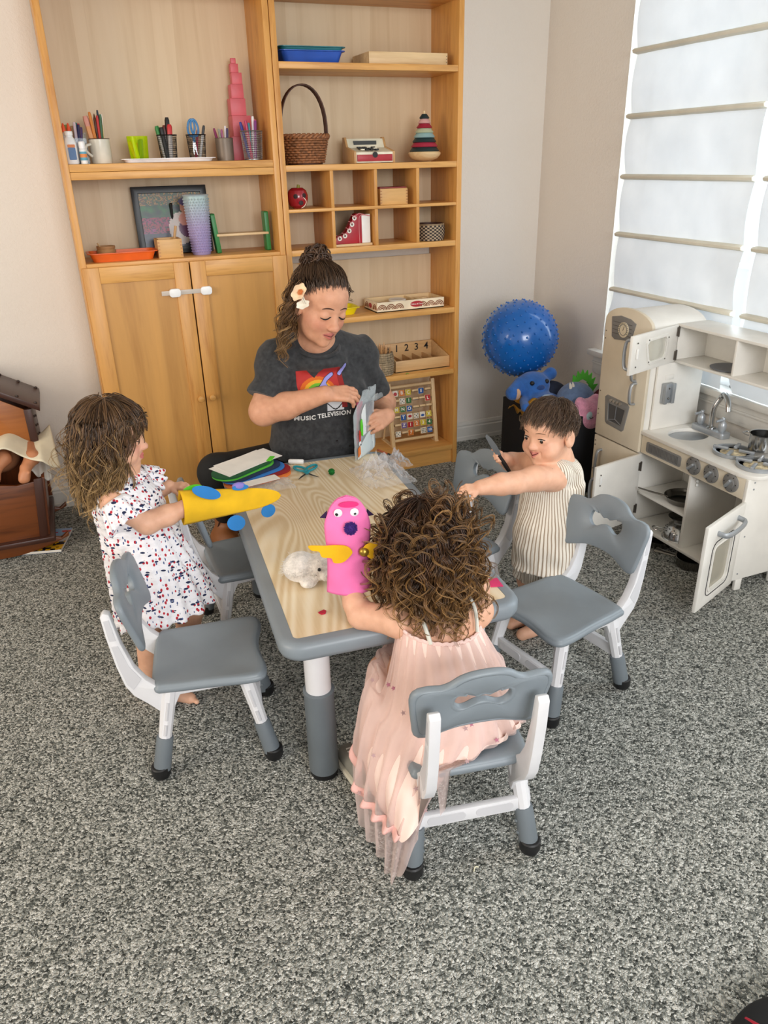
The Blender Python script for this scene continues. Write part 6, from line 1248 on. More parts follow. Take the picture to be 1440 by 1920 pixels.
# leggings and boots
S = SDF(); S.ell((.84, 2.785, .385), (.195, .158, .108), k=.04); S.chain([(.765, 2.79, .355), KR, (.462, 2.905, .13)], [.100, .066, .046], .03); S.chain([(.915, 2.79, .355), KL_, (.90, 2.52, .12)], [.098, .066, .046], .03); S.cut((0, 0, .272), (0, 0, -1)) if False else None
S.build('leggings', mat('leggings_black', '0b0b0d', .8, bump=.1), wo, .006)
for a_, d in ((AR, (-.05, -.115)), (AL, (0, -.13))):
    S = SDF(); S.tcyl((a_[0], a_[1], .17), (a_[0], a_[1], .05), .052, .046, .02); S.ell((a_[0]+d[0]*.45, a_[1]+d[1]*.45, .045), (.046, .085, .045), rot(0, 0, -math.atan2(d[0], -d[1])), .03); S.cut((0, 0, .012), (0, 0, -1)); b_ = S.build('boot', mat('boot_tan', '8f5a34', .5), wo, .005)
    MB(T(a_[0]+d[0]*.35, a_[1]+d[1]*.35, 0) @ rot(0, 0, -math.atan2(d[0], -d[1]))).prism(rrect(.094, .20, .04), 0.001, .014).build('sole', mat('sole_brown', '4a2c1c', .7), b_)
    MB().tube(catmull([(a_[0]-.047, a_[1]-.01, .06), (a_[0]-.04, a_[1]-.035, .11), (a_[0]-.02, a_[1]-.05, .16)], 4), .0025, 6).build('seam', MATS['sole_brown'], b_)
stl = thing('low_stool', 'low wooden stool under the seated woman', 'stool', (.845, 2.83, 0)); MB().lathe([(0, .235), (.15, .235), (.155, .24), (.155, .262), (.15, .266), (0, .266)], 32, T(.845, 2.83, 0)).build('seat', 'pine_x', stl)
for a in (.8, 2.4, 3.9, 5.5): MB().tube([(.845+.10*math.cos(a), 2.83+.10*math.sin(a), .236), (.845+.135*math.cos(a), 2.83+.135*math.sin(a), 0)], .014, 10).build('leg', 'pine_z', stl)
# hair: swept back, messy bun, loose curls on her right
def maskA(d): return (d[:, 2] > np.where(np.abs(d[:, 0]) > .5, -.10+.62*np.clip(d[:, 1]*1.3, 0, 1), .02+.56*np.clip(d[:, 1]*1.25, 0, 1))-.45*np.clip(-d[:, 1], 0, 1))
CA = ('33241a', '5c4431', '7a5c40'); cenA, radA = (0, -.07, .13), (.335, .42, .385); parts = []
V, F = hair_cap('c', HA, hA, cenA, (.333, .418, .383), lambda d: maskA(d-A((0, 0, .22))), CA[0], wo, 80); parts.append((V, F, lin('3d2c20')))
roots = dirs_mask(3000, 3, maskA); tgt = A((0, -.62, .78)); n = 14; t_ = np.linspace(0, 1, n); rg = np.random.default_rng(4); Pm = []
for r_ in roots:       # swept over the skull to the bun
    a = r_/np.linalg.norm(r_); b = tgt/np.linalg.norm(tgt); om = math.acos(max(-1, min(1, a@b))); tt = t_*.96-.05*rg.random()
    q = (np.sin((1-tt)*om)[:, None]*a+np.sin(tt*om)[:, None]*b)/max(1e-4, math.sin(om)); q = A(cenA)+q*A(radA)*(.985+(.03+.13*rg.random())*np.sin(PI*np.clip(tt, 0, 1)**.7)[:, None]); q += np.cumsum(rg.normal(size=(n, 3))*.002, 0); Pm.append(q)
Pm = np.array(Pm); cl = 1; off = rg.normal(size=(len(Pm), cl, 1, 3))*.008; P = (Pm[:, None]+off).reshape(-1, n, 3); mv = np.clip(rg.random((len(Pm), 1))+rg.normal(size=(len(Pm), cl))*.2, 0, 1).reshape(-1, 1, 1); col = A(lin(CA[0]))+(A(lin(CA[1]))-A(lin(CA[0])))*mv; col = np.tile(col, (1, n, 1))
parts.append(strand_arrays(to_world(HA, hA, P), np.tile((.0014*(1-.4*t_)*(.4+.6*sm01(t_, 0, .2)))[None], (len(P), 1)), col, 3))
bc_ = A(cenA)+tgt/np.linalg.norm(tgt)*A(radA)*1.05; K = 230; n = 30; u = np.linspace(0, 1, n); P = []
for k in range(K):      # the bun: loops wound round each other
    ax_ = rg.normal(size=3); ax_ /= np.linalg.norm(ax_); e1 = np.cross(ax_, rg.normal(size=3)); e1 /= np.linalg.norm(e1); e2 = np.cross(ax_, e1); r_ = .10+.10*rg.random(); a = rg.random()*6.28+u*(3+3*rg.random()); q = bc_+(e1*np.cos(a)[:, None]+e2*np.sin(a)[:, None])*r_*(1+.12*np.sin(5*a)[:, None])*A((1.05, .9, 1.15))+ax_*.05*(rg.random()-.5); P.append(q)
P = np.array(P); mv = rg.random((K, 1, 1)); col = np.tile(A(lin('33231a'))+(A(lin('5c412d'))-A(lin('33231a')))*mv, (1, n, 1)); parts.append(strand_arrays(to_world(HA, hA, P), np.tile(np.full(n, .0030)[None], (K, 1)), col))
mS = lambda d: (d[:, 0] > .25) & (d[:, 1] < .10) & (d[:, 2] < .60) & (d[:, 2] > -.35)
roots = dirs_mask(75, 8, mS); P, R, col = falling_hair(HA, hA, cenA, radA, roots, 26, .85, .06, 2.2, .30, (.1, .3, 1), .85, 10, .028, 9, ('4a3322', '8a6540', 'b08d5e'), .0011); parts.append(strand_arrays(P, R, col, 3))
mS = lambda d: (d[:, 0] < -.5) & (d[:, 1] < .05) & (d[:, 1] > -.6) & (d[:, 2] < .5) & (d[:, 2] > -.05)
roots = dirs_mask(26, 18, mS); P, R, col = falling_hair(HA, hA, cenA, radA, roots, 20, .40, .05, 1.5, .16, (.1, .3, 1), .7, 9, .024, 19, ('2e2018', '4a3425', '5a4230'), .0011); parts.append(strand_arrays(P, R, col, 3))
mS = lambda d: (d[:, 0] < -.42) & (d[:, 1] < .50) & (d[:, 1] > -.1) & (d[:, 2] < .75) & (d[:, 2] > .12)
roots = dirs_mask(46, 28, mS); P, R, col = falling_hair(HA, hA, cenA, radA, roots, 18, .44, .045, 1.6, .30, (.1, .5, 1), .5, 7, .022, 29, ('33241a', '54402f', '6b5340'), .0011, back=.5); parts.append(strand_arrays(P, R, col, 3))
join_col('hair', parts, 'hair', wo)
# flower hair clip
fl = thing('flower_clip', "peach and white mushroom-shaped clip in the woman's hair", 'hair clip', tuple(HA @ (Vector((.40, -.02, .22))*hA))); fm = mat('petal_peach', 'ecc9a4', .7, var=.12, vscale=30); q0 = HA @ (Vector((.425, .02, .20))*hA); nf = Vector((-.45, -.85, .25)).normalized()
def petal(c, w_, h_, a, m, nm, nn=nf):
    q = nn.to_track_quat('Z', 'Y').to_matrix().to_4x4(); q.translation = c; q = q @ rot(0, 0, a); out = [[(0, 0, .0)]]; L = []
    for rr, zz in ((.05, .0), (.4, .003), (.75, .007), (1., .009), (1.02, .0075), (.75, .0045), (.4, .001), (.05, -.002)): L.append([(w_*rr*math.cos(b)*(1+.08*math.sin(6*b)*rr), h_*rr*math.sin(b)*(1+.08*math.sin(6*b)*rr), zz) for b in [2*PI*i/36 for i in range(36)]])
    MB(q).rings(L).build(nm, m, fl)
petal(q0, .030, .020, .9, fm, 'cap'); petal(q0+Vector((.004, -.004, .0)), .010, .008, .9, pmat('c97a44', .7), 'cap_centre'); petal(q0+Vector((.010, -.004, -.040)), .022, .014, .3, pmat('e8e0d0', .7), 'lower_cap')
for dx in (0, .006): MB().tube([q0+Vector((dx+.002, -.012, -.012)), q0+Vector((dx+.012, -.012, -.036))], .0022, 6).build('stem', pmat('dcd4c4', .6), fl)
# ================================================================= girl in the cherry dress
g1 = person('standing girl in a cherry-print dress with long wavy hair, wearing a yellow felt puppet', (.07, 2.03, 0))
hG = .196; HG = HM((.060, 2.055, .802), (.95, -.24, -.12), (0, 0, 1)); NG = (.052, 2.058, .695)
SN, SF_ = (.030, 1.985, .640), (.085, 2.135, .640); EN, WN = (.100, 1.958, .578), (.212, 1.968, .600); EF, WF = (.130, 2.165, .575), (.185, 2.145, .598)
S = SDF(); head_prims(S, HG, hG, True, .3, NG, .24); S.cap(NG, (.06, 2.06, .64), .045, .06, .03); S.cap(SN, SF_, .040, .040, .03); S.ell((.065, 2.055, .57), (.075, .082, .10), k=.04); S.ell((.085, 2.045, .43), (.09, .085, .10), k=.04)
S.chain([SN, EN, (.155, 1.963, .588), WN, (.26, 1.972, .603)], [.034, .030, .028, .021, .022], .012); S.chain([SF_, EF, WF], [.034, .029, .020], .012)
hand_prims(S, frame(WF, (.75, -.45, .1), (.2, -.3, .9)), .085, [(.3, .5, .3)]*4, .3)
S.chain([(.075, 2.005, .38), (.060, 1.995, .215), (.032, 1.995, .045)], [.062, .044, .027], .02); S.chain([(.032, 1.992, .035), (.075, 1.962, .020), (.135, 1.915, .013)], [.026, .022, .017], .012)
for i in range(5): S.ell((.150-.004*i, 1.900+.0085*i-.008, .011), .0085-.0008*abs(i-1), k=.003)
S.chain([(.12, 2.085, .38), (.185, 2.092, .215), (.165, 2.112, .045)], [.062, .046, .027], .02); S.chain([(.165, 2.112, .035), (.20, 2.106, .02), (.228, 2.10, .013)], [.026, .021, .016], .012)
bd = S.build('body', 'skin', g1, .0031, lambda V: face_color(V, HG, hG, SKIN_C, 'c4706a', True, .3)); fb = bvh_of(bd)
for x in (-1, 1):
    surf_tube(fb, HG, hG, [(x*(.085+.020*i), .0-.012*math.sin(PI*i/6)) for i in range(7)], .0020).build('eyelashes', EY('lash', '1c1210'), g1); surf_tube(fb, HG, hG, [(x*(.07+.022*i), .085+.02*math.sin(PI*(i+1)/8)) for i in range(7)], .0015).build('eyebrow', EY('brow2', '7a5840'), g1)
    eyeball(HG, hG, x*.145, .292, -.025, .058, (x*.1, 1, -.1), '4a3424', g1)
m, t = base('cherry_print', .9, spec=.15); v = t.coord()
def spots(scale, lo, rotz, stretch, seed):
    mp = t.coord((scale*stretch[0], scale*stretch[1], scale*stretch[2]), (rotz, seed, seed*.7)); vo = t.add('ShaderNodeTexVoronoi'); vo.inputs['Scale'].default_value = 1; t.link(mp, vo.inputs['Vector']); return t.math('LESS_THAN', vo.outputs['Distance'], lo), vo
a1, _ = spots(74, .27, .6, (1, 1, .75), 1.3); a2, _ = spots(66, .25, -.5, (.55, .55, 1.25), 2.9); a3, _ = spots(80, .21, 1.1, (1.2, 1.2, .5), 4.4)
cc_ = t.ramp(t.noise(v, 8, 3), [(.3, 'e6e4e8'), (.7, 'eeecef')]); cc_ = t.mix(a1, cc_, 'b4303c'); cc_ = t.mix(a2, cc_, '2b3350'); cc_ = t.mix(a3, cc_, '57648a'); t.link(cc_, t.P.inputs['Base Color']); t.bump(t.math('ADD', t.noise(v, 130, 3), t.noise(t.coord((1, 1, 4)), 60, 2)), .5, .004)
S = SDF(); S.cap((SN[0]+.01, SN[1]+.02, SN[2]), (SF_[0], SF_[1]-.02, SF_[2]), .050, .050, .03); S.ell((.062, 2.058, .60), (.088, .098, .085), k=.03); S.tcyl((.062, 2.056, .61), (.118, 2.032, .262), .088, .148, .03, flat=((0, 1, 0), .82)); S.cap((.06, 2.06, .69), (.06, 2.06, .74), .05, .05, .01, sub=True)
S.post = lambda P: .006*np.sin(np.arctan2(P[..., 1]-2.04, P[..., 0]-.09)*17+2*np.sin(P[..., 2]*14))*np.clip((.62-P[..., 2])*4, .15, 1)+.0012*np.sin(P[..., 2]*240)
dr = S.build('dress', 'cherry_print', g1, .0045)
def sleeve(c, d, r0, r1, L, nm='flutter_sleeve', amp=.010):
    M_ = frame(c, d)
    return cloth(nm, lambda u, v: tuple(M_ @ Vector(((r0+(r1-r0)*v**.8+amp*v*math.sin(2*PI*u*11))*math.cos(2*PI*u), L*v+.003*math.sin(2*PI*u*11+1)*v, (r0+(r1-r0)*v**.8+amp*v*math.sin(2*PI*u*11))*math.sin(2*PI*u)*.9))), 88, 8, 'cherry_print', g1, .0025)
sleeve((.028, 1.975, .650), (.42, -.45, -.75), .040, .062, .070); sleeve((.10, 2.14, .648), (.6, .25, -.6), .038, .056, .06)
cloth('collar_frill', lambda u, v: (.052+(.050+.026*v+.006*v*math.sin(2*PI*u*13))*math.cos(2*PI*u), 2.058+(.050+.026*v+.006*v*math.sin(2*PI*u*13))*math.sin(2*PI*u), .688-.012*v+.010*(1-v)+.005*v*math.cos(2*PI*u*13)), 96, 5, 'cherry_print', g1, .0025)
cloth('shoulder_ruffle', lambda u, v: (.015-.055*u+.012*math.sin(14*u)*v+.015*v, 1.985+.12*u+.0*v, .665-.045*u-.050*v+.008*math.cos(16*u)*v), 40, 8, 'cherry_print', g1, .0025)
def maskG(d): return (d[:, 2] > -.30+.86*np.clip(d[:, 1], 0, 1)-.35*np.clip(-d[:, 1], 0, 1))
CG = ('3a291d', '785839', 'c09d69'); cG, rG = (0, -.06, .13), (.378, .44, .385); parts = []
V, F = hair_cap('c', HG, hG, cG, (.379, .443, .386), maskG, CG[0], g1); parts.append((V, F, lin('3a291c')))
mk = lambda d: maskG(d) & (d[:, 1] < .55)
P, R, col = falling_hair(HG, hG, cG, rG, dirs_mask(330, 21, mk), 26, 1.12, .045, 2.0, .12, (0, -.15, 1), .85, 7, .024, 22, CG, .0012, back=.12, ymax=.10); parts.append(strand_arrays(P, R, col, 3))
mF = lambda d: (d[:, 1] > .35) & (d[:, 2] > .45)
P, R, col = falling_hair(HG, hG, cG, rG, dirs_mask(80, 31, mF), 14, .32, .012, .8, .01, (0, -.3, 1), .55, 8, .018, 32, ('33241a', '6a4c33', '8a6a48'), .0010); parts.append(strand_arrays(P, R, col, 3))
P, R, col = falling_hair(HG, hG, cG, rG, dirs_mask(70, 41, mk), 34, 1.2, .10, 2.6, .26, (0, -.15, 1), .75, 2, .02, 42, ('5a4028', '8a683f', 'c4a26c'), .0009, back=.2, ymax=.05); parts.append(strand_arrays(P, R, col, 3))
join_col('hair', parts, 'hair', g1)
# yellow felt puppet on her arm
yp = thing('hand_puppet', "yellow felt hand puppet with blue fins on the girl's outstretched arm", 'puppet', (.33, 1.975, .585)); YM = frame((.205, 1.968, .600), (.262, .02, -.022), (0, -.25, .95)); FY = FELT('yellow', 'e4b41a')
def puppet_half(sg):
    L_ = 17; out = []
    def f(u, v):
        y = .285*v; w_ = (.047-.024*v)*math.sqrt(max(.0, 1-max(0, (v-.72)/.28)**2)); x = (u*2-1)*float(w_); z = sg*(.003+.030*(1-(u*2-1)**2)*(1-float(sm01(A(v), .15, .85)))+.002)
        return tuple(YM @ Vector((x, y-.01, z)))
    return f
YM = frame((.205, 1.968, .600), (.262, .02, -.022), (.0, -.93, .35))
cloth('felt_front', puppet_half(1), 16, 40, FY, yp, .0028); cloth('felt_back', puppet_half(-1), 16, 40, FY, yp, .0028)
FB = FELT('fin_blue', '2a78bc')
def fin(pts, z, nm='fin', m=FB, th=.0024, M_=YM): return MB(M_).prism(pts, z-th/2, z+th/2).build(nm, m, yp, bevel=.0004, seg=1)
el_ = lambda cx_, cy_, a, b, an: [(cx_+a*math.cos(t)*math.cos(an)-b*math.sin(t)*math.sin(an), cy_+a*math.cos(t)*math.sin(an)+b*math.sin(t)*math.cos(an)) for t in [2*PI*i/20 for i in range(20)]]
sgx = 1 if (YM.to_3x3() @ Vector((1, 0, 0))).z > 0 else -1
fin(el_(sgx*.034, .055, .017, .040, .35*sgx), .036); fin(el_(-sgx*.062, .135, .022, .026, 0), .004); fin(el_(-sgx*.040, .232, .018, .022, -.4*sgx), .004); fin(el_(sgx*.044, .03, .014, .03, .2), -.02, 'fin', FELT('lime', '5fd02e'))
MB(YM @ T(sgx*.040, .155, .004)).sph((0, 0, 0), (.012, .020, .012), 14).build('pom_pom', FELT('lavender', '8a7cc8'), yp); fin(el_(sgx*.036, .157, .008, .024, 0), .012)
# ================================================================= boy in striped romper
by = person('smiling toddler boy in a striped sleeveless romper reaching over the table', (1.27, 1.80, 0))
hB = .192; HB = HM((1.262, 1.812, .703), (-.955, -.29, -.06), (0, .04, 1)); NB = (1.305, 1.830, .600)
SN, SF_ = (1.262, 1.765, .575), (1.275, 1.905, .570); EN, WN = (1.105, 1.735, .597), (.992, 1.735, .603); EF, WF = (1.235, 1.965, .560), (1.178, 1.918, .596)
S = SDF(); head_prims(S, HB, hB, True, 1., NB, .27); S.cap(NB, (1.305, 1.83, .56), .052, .07, .03); S.cap(SN, SF_, .035, .035, .03); S.ell((1.305, 1.828, .50), (.082, .085, .10), k=.04); S.ell((1.275, 1.80, .36), (.092, .088, .10), k=.04)
S.chain([SN, (1.18, 1.748, .592), EN, (1.06, 1.733, .602), WN], [.040, .037, .031, .031, .022], .014); S.chain([SF_, EF, WF], [.037, .030, .021], .012)
hand_prims(S, frame(WN, (-.98, -.02, .08), (0, -.45, .9)), .088, [(.45, .6, .4), (.5, .6, .4), (.5, .65, .4), (.55, .7, .4)], .3, spread=.5, mirror=True)
hand_prims(S, frame(WF, (-.55, -.55, .45), (.3, -.75, .45)), .082, [(.8, 1.3, .9)]*4, .7, spread=.2)
for y in (1.788, 1.858): S.chain([(1.27, y, .30), (1.265, y, .18), (1.275, y, .045)], [.055, .042, .028], .02); S.chain([(1.275, y, .03), (1.20, y, .018)], [.026, .02], .012)
bd = S.build('body', 'skin', by, .0028, lambda V: face_color(V, HB, hB, SKIN_C, 'c47a70', True, 1., 'dc9884')); fb = bvh_of(bd)
for x in (-1, 1):
    surf_tube(fb, HB, hB, [(x*(.085+.020*i), .004+.012*math.sin(PI*i/6)) for i in range(7)], .0020).build('eyelashes', EY('lash', '1c1210'), by); surf_tube(fb, HB, hB, [(x*(.065+.024*i), .09+.022*math.sin(PI*(i+1)/8)) for i in range(7)], .0017).build('eyebrow', EY('brow2', '7a5840'), by)
    eyeball(HB, hB, x*.145, .300, -.020, .052, (x*.05-.15, 1, -.05), '20140e', by)
surf_tube(fb, HB, hB, [(-.085+.017*i, -.268+.045*(abs(i-5)/5)) for i in range(11)], .0017).build('mouth_line', EY('mouth', '5c2420'), by)
m, t = base('romper_stripe', .9, spec=.15); v = t.coord(); sx_ = t.add('ShaderNodeSeparateXYZ'); t.link(v, sx_.inputs[0]); an = t.math('ARCTAN2', sx_.outputs[1], sx_.outputs[0])
wv = t.math('SINE', t.math('ADD', t.math('MULTIPLY', an, 52), t.math('MULTIPLY', t.noise(v, 9, 2), 7))); t.link(t.mix(t.math('GREATER_THAN', wv, .5), 'e0d8cb', '9c8a77'), t.P.inputs['Base Color']); t.bump(t.noise(v, 260, 3), .3, .002)
S = SDF(); S.cap((1.283, 1.772, .583), (1.292, 1.892, .578), .044, .044, .02); S.ell((1.318, 1.832, .570), (.066, .078, .045), k=.03); S.ell((1.308, 1.830, .515), (.094, .090, .095), k=.03); S.ell((1.278, 1.80, .36), (.104, .098, .13), k=.05); S.tcyl((1.30, 1.826, .52), (1.270, 1.795, .255), .088, .104, .03)
for y in (1.788, 1.855): S.tcyl((1.272, y, .32), (1.268, y, .195), .062, .062, .02)
S.cap((NB[0]-.012, NB[1], .640), (NB[0]-.04, NB[1]-.005, .67), .046, .06, .006, sub=True); S.cap((SN[0]-.050, SN[1]-.010, SN[2]), (SN[0]-.12, SN[1]-.03, SN[2]), .050, .05, .004, sub=True); S.cap((SF_[0]-.045, SF_[1]+.02, SF_[2]), (SF_[0]-.10, SF_[1]+.06, SF_[2]), .048, .05, .004, sub=True)
S.post = lambda P: .0035*np.sin(P[..., 2]*70+P[..., 0]*40)*np.clip((.50-P[..., 2])*5, 0, 1)*np.sin(np.arctan2(P[..., 1]-1.8, P[..., 0]-1.28)*3+1)+.0012*np.sin(np.arctan2(P[..., 1]-1.8, P[..., 0]-1.28)*40)
S.build('romper', 'romper_stripe', by, .0042)
def maskB(d): return (d[:, 2] > -.02+.66*np.clip(d[:, 1], 0, 1)-.50*np.clip(-d[:, 1], 0, 1)) & ~((np.abs(d[:, 0]) > .62) & (np.abs(d[:, 1]+.02) < .30) & (d[:, 2] < .10))
cB, rB = (0, -.06, .13), (.372, .437, .377); parts = []; V, F = hair_cap('c', HB, hB, cB, (.370, .435, .376), maskB, '', by, 60); parts.append((V, F, lin('4a3729')))
P, R, col = falling_hair(HB, hB, cB, rB, dirs_mask(2300, 51, maskB), 9, .17, .008, .5, .02, (0, -.45, .9), .35, 2, .012, 52, ('3c2b20', '664e3c', '806a54'), .0008, lenvar=.45, back=-.18); parts.append(strand_arrays(P, R, col, 3)); join_col('hair', parts, 'hair', by)
kn = thing('toy_knife', "grey toy knife with black handle in the boy's raised hand", 'toy knife', (1.14, 1.895, .62)); ka = Vector((1.155, 1.888, .605)); kd = (Vector((1.098, 1.90, .698))-ka).normalized(); KNM = frame(ka, kd, (-.5, -.8, 0))
MB(KNM).prism([(-.007, .02), (.007, .02), (.010, .055), (.008, .085), (.002, .105), (-.005, .10), (-.008, .06)], -.001, .001).build('blade', mat('blade_grey', '6d7276', .35, .3), kn); MB(KNM).tube([(0, -.045, 0), (0, -.02, 0), (0, .022, 0)], [.006, .007, .0055], 10).build('handle', BLACK, kn)
# ================================================================= curly-haired girl in pink
pg = person('curly-haired girl seen from behind in a pale pink tulle dress', (.655, 1.24, .0))
hP = .190; HP = HM((.646, 1.362, .676), (-.12, .94, -.25), (0, 0, 1)); NP = (.655, 1.335, .560)
SLp, SRp = (.562, 1.330, .515), (.752, 1.312, .500); ELp, WLp = (.502, 1.402, .503), (.494, 1.452, .548)
S = SDF(); head_prims(S, HP, hP, True, 0, NP, .25); S.cap(NP, (.655, 1.32, .52), .047, .062, .03); S.cap(SLp, SRp, .038, .038, .03); S.ell((.655, 1.300, .45), (.085, .070, .10), k=.04); S.ell((.655, 1.250, .345), (.10, .085, .075), k=.04)
S.chain([SLp, ELp, (.497, 1.430, .522), WLp, (.494, 1.458, .59)], [.037, .031, .027, .019, .010], .012); S.chain([SRp, (.800, 1.400, .505), (.765, 1.480, .500)], [.036, .030, .022], .012); hand_prims(S, frame((.765, 1.48, .50), (-.4, .9, 0), (0, .1, 1)), .085, [(.2, .3, .2)]*4, .2)
S.chain([(.61, 1.245, .335), (.56, 1.40, .325), (.505, 1.415, .09)], [.058, .044, .028], .02); S.chain([(.71, 1.245, .335), (.73, 1.395, .325), (.72, 1.40, .09)], [.058, .044, .028], .02)
S.build('body', 'skin', pg, .0034, lambda V: face_color(V, HP, hP, SKIN_C, 'c4706a', True))
for x, y, nm in ((.490, 1.44, 'l'), (.722, 1.40, 'r')):
    S = SDF(); S.cap((x, y-.04, .035), (x-.012, y+.05, .028), .030, .027, .01); S.cut((0, 0, .014), (0, 0, -1)); o = S.build('shoe', mat('shoe_grey', '8f8d84', .7), pg, .004); MB(T(x-.006, y+.005, 0) @ rot(0, 0, .13)).prism(rrect(.066, .158, .03), .001, .016).build('shoe_sole', pmat('dcd6c4', .6), o, bevel=.003)
    for k in range(3): MB().tube([(x-.020, y+.012+.012*k, .058), (x+.018, y+.012+.012*k, .058)], .0022, 6).build('lace', pmat('e4e0d8', .7), o)
# dress: bodice edge, straps, pleated lining and tulle
def pink(u, v, layer):
    """u once round (0 = right, .25 = front, .5 = left, .75 = back), v from the neckline down"""
    a = 2*PI*u; c, s_ = math.cos(a), math.sin(a); left = max(0., -c); bk = max(0., -s_); lb = sm01(A(-c*.9+(-s_)*.45), .25, .85); lb = float(lb)
    top = Vector((.652+.093*c, 1.298+.074*s_+.004, .502+.010*s_-.012*c)); hip = Vector((.652+(.135+.012*layer)*c, 1.262+(.118+.010*layer)*s_-.01, .362))
    fr = max(0., s_); e1 = Vector((.652+(.165+.012*layer)*c-.006*lb, 1.255+(.150+.055*fr)*s_, .296+.004*layer+.085*float(sm01(A(s_), -.1, .6)))); endn = Vector((.652+.20*c, 1.27+(.215 if s_ > 0 else .158)*s_, .285-.12*float(sm01(A(s_), .0, .5))))
    fl = .012 if layer else .12; drop = Vector((.652-.200-.020*layer-.006*math.sin(7*u), 1.245+.150*s_*1.05-.02*bk, fl+.02*max(0, s_)*4))
    end = endn.lerp(drop, lb); P = [top, hip, e1, e1.lerp(end, .5)+Vector((-.018*lb, 0, .012*(1-lb))), end]; k = min(3, int(v*4)); tt = v*4-k
    a_, b_, c_, d_ = P[max(0, k-1)], P[k], P[k+1], P[min(4, k+2)]; q = .5*((2*b_)+(c_-a_)*tt+(2*a_-5*b_+4*c_-d_)*tt*tt+(3*b_-a_-3*c_+d_)*tt**3)
    amp = (.0025+.011*min(1, v*1.6))*(1 if layer else .8*(1-.7*lb)); ph = math.sin(2*PI*u*(19+4*layer)+layer*1.1+1.6*mnoise.noise((u*9, v*1.2, layer)))+.7*mnoise.noise((u*22, v*1.5, 3+layer)); n_ = Vector((c, s_, .15*(1-lb)))
    if lb > .3 and layer and v > .72: amp *= 1.3; q.z = max(q.z, .006)
    q = q+n_*amp*ph*.6
    if lb < .7 and v > .55: q.z = max(q.z, .284 if (abs(q.x-.652) < .15 and q.y > 1.085 and q.y < 1.38) else q.z)
    return tuple(q)
def tulle_mat(name, col, al, lo=.2):
    m, t = base(name, .75, spec=.2, sheen=.3); v = t.coord(); cc = t.ramp(t.noise(v, 14, 3), [(.3, tuple(x*.95 for x in lin_inv(col))), (.7, col)]); t.link(cc, t.P.inputs['Base Color']); tr = t.add('ShaderNodeBsdfTransparent'); tl = t.add('ShaderNodeBsdfTranslucent'); t.link(cc, tl.inputs[0]); m1 = t.add('ShaderNodeMixShader'); m1.inputs[0].default_value = .35; t.link(t.P.outputs[0], m1.inputs[1]); t.link(tl.outputs[0], m1.inputs[2])
    lw = t.add('ShaderNodeLayerWeight'); lw.inputs[0].default_value = .5; f = t.math('ADD', t.math('MULTIPLY', lw.outputs[1], .45), al, True); mx = t.add('ShaderNodeMixShader'); t.link(f, mx.inputs[0]); t.link(tr.outputs[0], mx.inputs[1]); t.link(m1.outputs[0], mx.inputs[2]); t.link(mx.outputs[0], t.n['Material Output'].inputs[0]); return m
lining = mat('pink_lining', 'efd4c9', .85, var=.03); tul = tulle_mat('pink_tulle', 'f2dbd5', .38)
cloth('skirt_lining', lambda u, v: pink(u, v, 0), 240, 40, lining, pg, 0); tu_ = cloth('tulle_skirt', lambda u, v: pink(u, v, 1), 300, 48, tul, pg, 0)
MB().tube([(.652+.095*math.cos(a)*(1+.012*math.sin(34*a)), 1.302+.077*math.sin(a), .503+.010*math.sin(a)-.012*math.cos(a)+.0015*math.sin(34*a)) for a in [2*PI*i/120 for i in range(120)]], .0042, 6, closed=True).build('gathered_edge', pmat('efcdc4', .85), pg)
for x0, sx in ((.598, -1), (.712, 1)): MB().tube(catmull([(x0, 1.236, .500), (x0+.006*sx, 1.262, .545), (x0+.002*sx, 1.305, .566), (x0, 1.365, .53), (x0, 1.372, .50)], 6), .0055, 8, flat=((0, 0, 1), .8)).build('strap', pmat('d6d4c8', .8), pg)
cloth('tier_ruffle', lambda u, v: (lambda p: (p[0]-.010*v, p[1], p[2]+.008-.016*v))(pink(.42+.30*u, .80, 1)), 60, 3, pmat('eab8b0', .8), pg, .001)
tb_ = bvh_of(tu_); rg = random.Random(4)
for i in range(14):
    u, v = .40+.42*rg.random(), .12+.75*rg.random(); p = Vector(pink(u, v, 1)); n_ = (Vector((0, 0, 1.45))-p).normalized(); q = n_.to_track_quat('Z', 'Y').to_matrix().to_4x4(); q.translation = p+n_*.010; st_ = [((.0065 if k % 2 else .0028)*math.cos(2*PI*k/10), (.0065 if k % 2 else .0028)*math.sin(2*PI*k/10)) for k in range(10)]; MB(q).prism(st_, 0, .0004).build('printed_star', pmat('b08f8f' if i % 3 else 'b06a80', .5), pg)
maskP = lambda d: (d[:, 2] > -.42+.75*np.clip(d[:, 1], 0, 1)-.30*np.clip(-d[:, 1], 0, 1)); CP = ('2a1a12', '5a3b26', '9a7142'); cP, rP = (0, -.06, .13), (.40, .46, .40); parts = []
V, F = hair_cap('c', HP, hP, cP, (.39, .455, .395), maskP, '', pg); parts.append((V, F, lin('2a1a12')))
P, R, col = falling_hair(HP, hP, cP, rP, dirs_mask(270, 61, maskP), 32, 1.0, .048, 2.9, .29, (0, .05, 1), .74, 11, .026, 62, CP, .0011, lenvar=.3); parts.append(strand_arrays(P, R, col, 3))
P, R, col = falling_hair(HP, hP, cP, rP, dirs_mask(150, 71, maskP), 36, 1.08, .075, 3.3, .38, (0, .05, 1), .68, 5, .018, 72, ('3a2618', '74502f', 'b58a52'), .0010, lenvar=.3); parts.append(strand_arrays(P, R, col, 3))
P, R, col = falling_hair(HP, hP, cP, rP, dirs_mask(60, 81, lambda d: d[:, 2] > .55), 30, .55, .09, 2.4, .55, (0, .2, 1), .2, 6, .022, 82, ('3a2618', '6f4c2e', 'a87f4c'), .0011); parts.append(strand_arrays(P, R, col, 3))
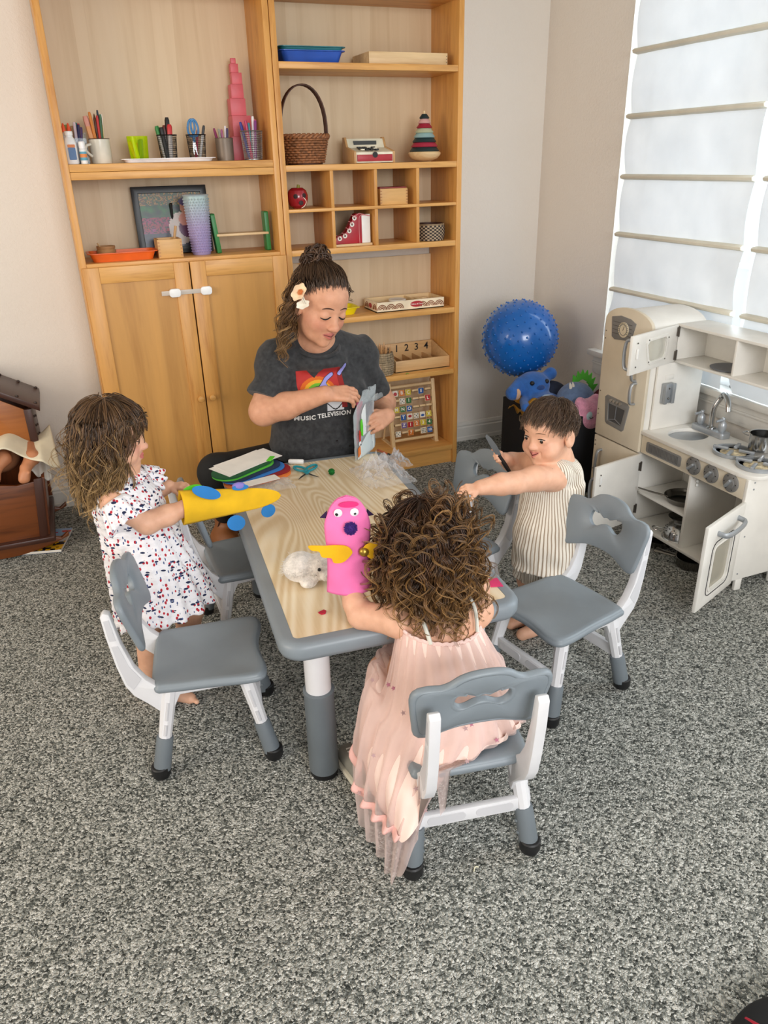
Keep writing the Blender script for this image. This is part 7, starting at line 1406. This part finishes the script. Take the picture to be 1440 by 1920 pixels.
join_col('hair', parts, 'hair', pg)
# pink felt puppet on her left hand
pp = thing('hand_puppet', 'pink felt hand puppet with googly eyes and yellow wings', 'puppet', (.494, 1.452, .545)); PM = frame((.493, 1.452, .546), (.012, .0, 1), (-.28, -.93, .2)); FP = FELT('pink', 'f377b2')
def phalf(sg):
    def f(u, v):
        w_ = .052*math.sqrt(max(0., 1-max(0, (v-.62)/.38)**2))*(1-.08*math.sin(PI*min(1, v/.7))); x = (u*2-1)*w_; return tuple(PM @ Vector((x, .238*v, sg*(.003+.023*(1-(u*2-1)**2)*(1-float(sm01(A(v), .55, 1.)))))))
    return f
cloth('felt_front', phalf(1), 18, 40, FP, pp, .0028); cloth('felt_back', phalf(-1), 18, 40, FP, pp, .0028)
def pz(y): v = y/.238; return .003+.023*(1-float(sm01(A(v), .55, 1.)))
px = 1 if (PM.to_3x3() @ Vector((1, 0, 0))).x > 0 else -1
for x, iris in ((-.020, -.0015), (.016, .0005)):
    MB(PM @ T(px*x, .202, pz(.20)*.85+.002)).lathe([(.0095, 0), (.0095, .002), (.0065, .004), (0, .0048)], 18).build('googly_eye', pmat('eceef0', .15), pp); MB(PM @ T(px*(x+iris), .201, pz(.20)*.85+.0045)).lathe([(.0056, 0), (.0056, .0014), (0, .0024)], 14).build('pupil', BLACK, pp)
fz = fuzz(tuple(PM @ Vector((px*.006, .172, pz(.172)+.012))), .015, 700, 8); fz.build('pom_pom_nose', FELT('purple', '46287e'), pp, smooth=False)
MB(PM).prism(el_(px*.004, .221, .022, .007, 0), .010, .0125).build('forehead_felt', FELT('hot', 'e0347c'), pp)
for sx in (-1, 1): MB(PM).prism([(sx*.044, .186), (sx*.060, .188), (sx*.044, .204)], -.0015, .0015).build('ear', FELT('dark_purple', '2c163e'), pp)
wing = catmull([Vector((a, b, 0)) for a, b in [(.0, 0), (-.012, .014), (-.036, .018), (-.062, .018), (-.096, .020), (-.090, .008), (-.074, .004), (-.068, -.010), (-.048, -.014), (-.042, -.026), (-.022, -.026), (-.006, -.012)]], 4, True)
for sg, oy in ((1, .115), (-1, .118)):
    MB(PM @ T(px*(.008 if sg > 0 else .03)*1, oy, .029)).prism([(px*sg*p.x, p.y) for p in wing], 0, .0026).build('wing', FELT('wing_yellow', 'e8b012'), pp, bevel=.0004, seg=1)

MB(PM @ T(px*.034, .112, .030)).sph((0, 0, 0), (.012, .012, .009), 12).build('gold_bead', gold, pp)
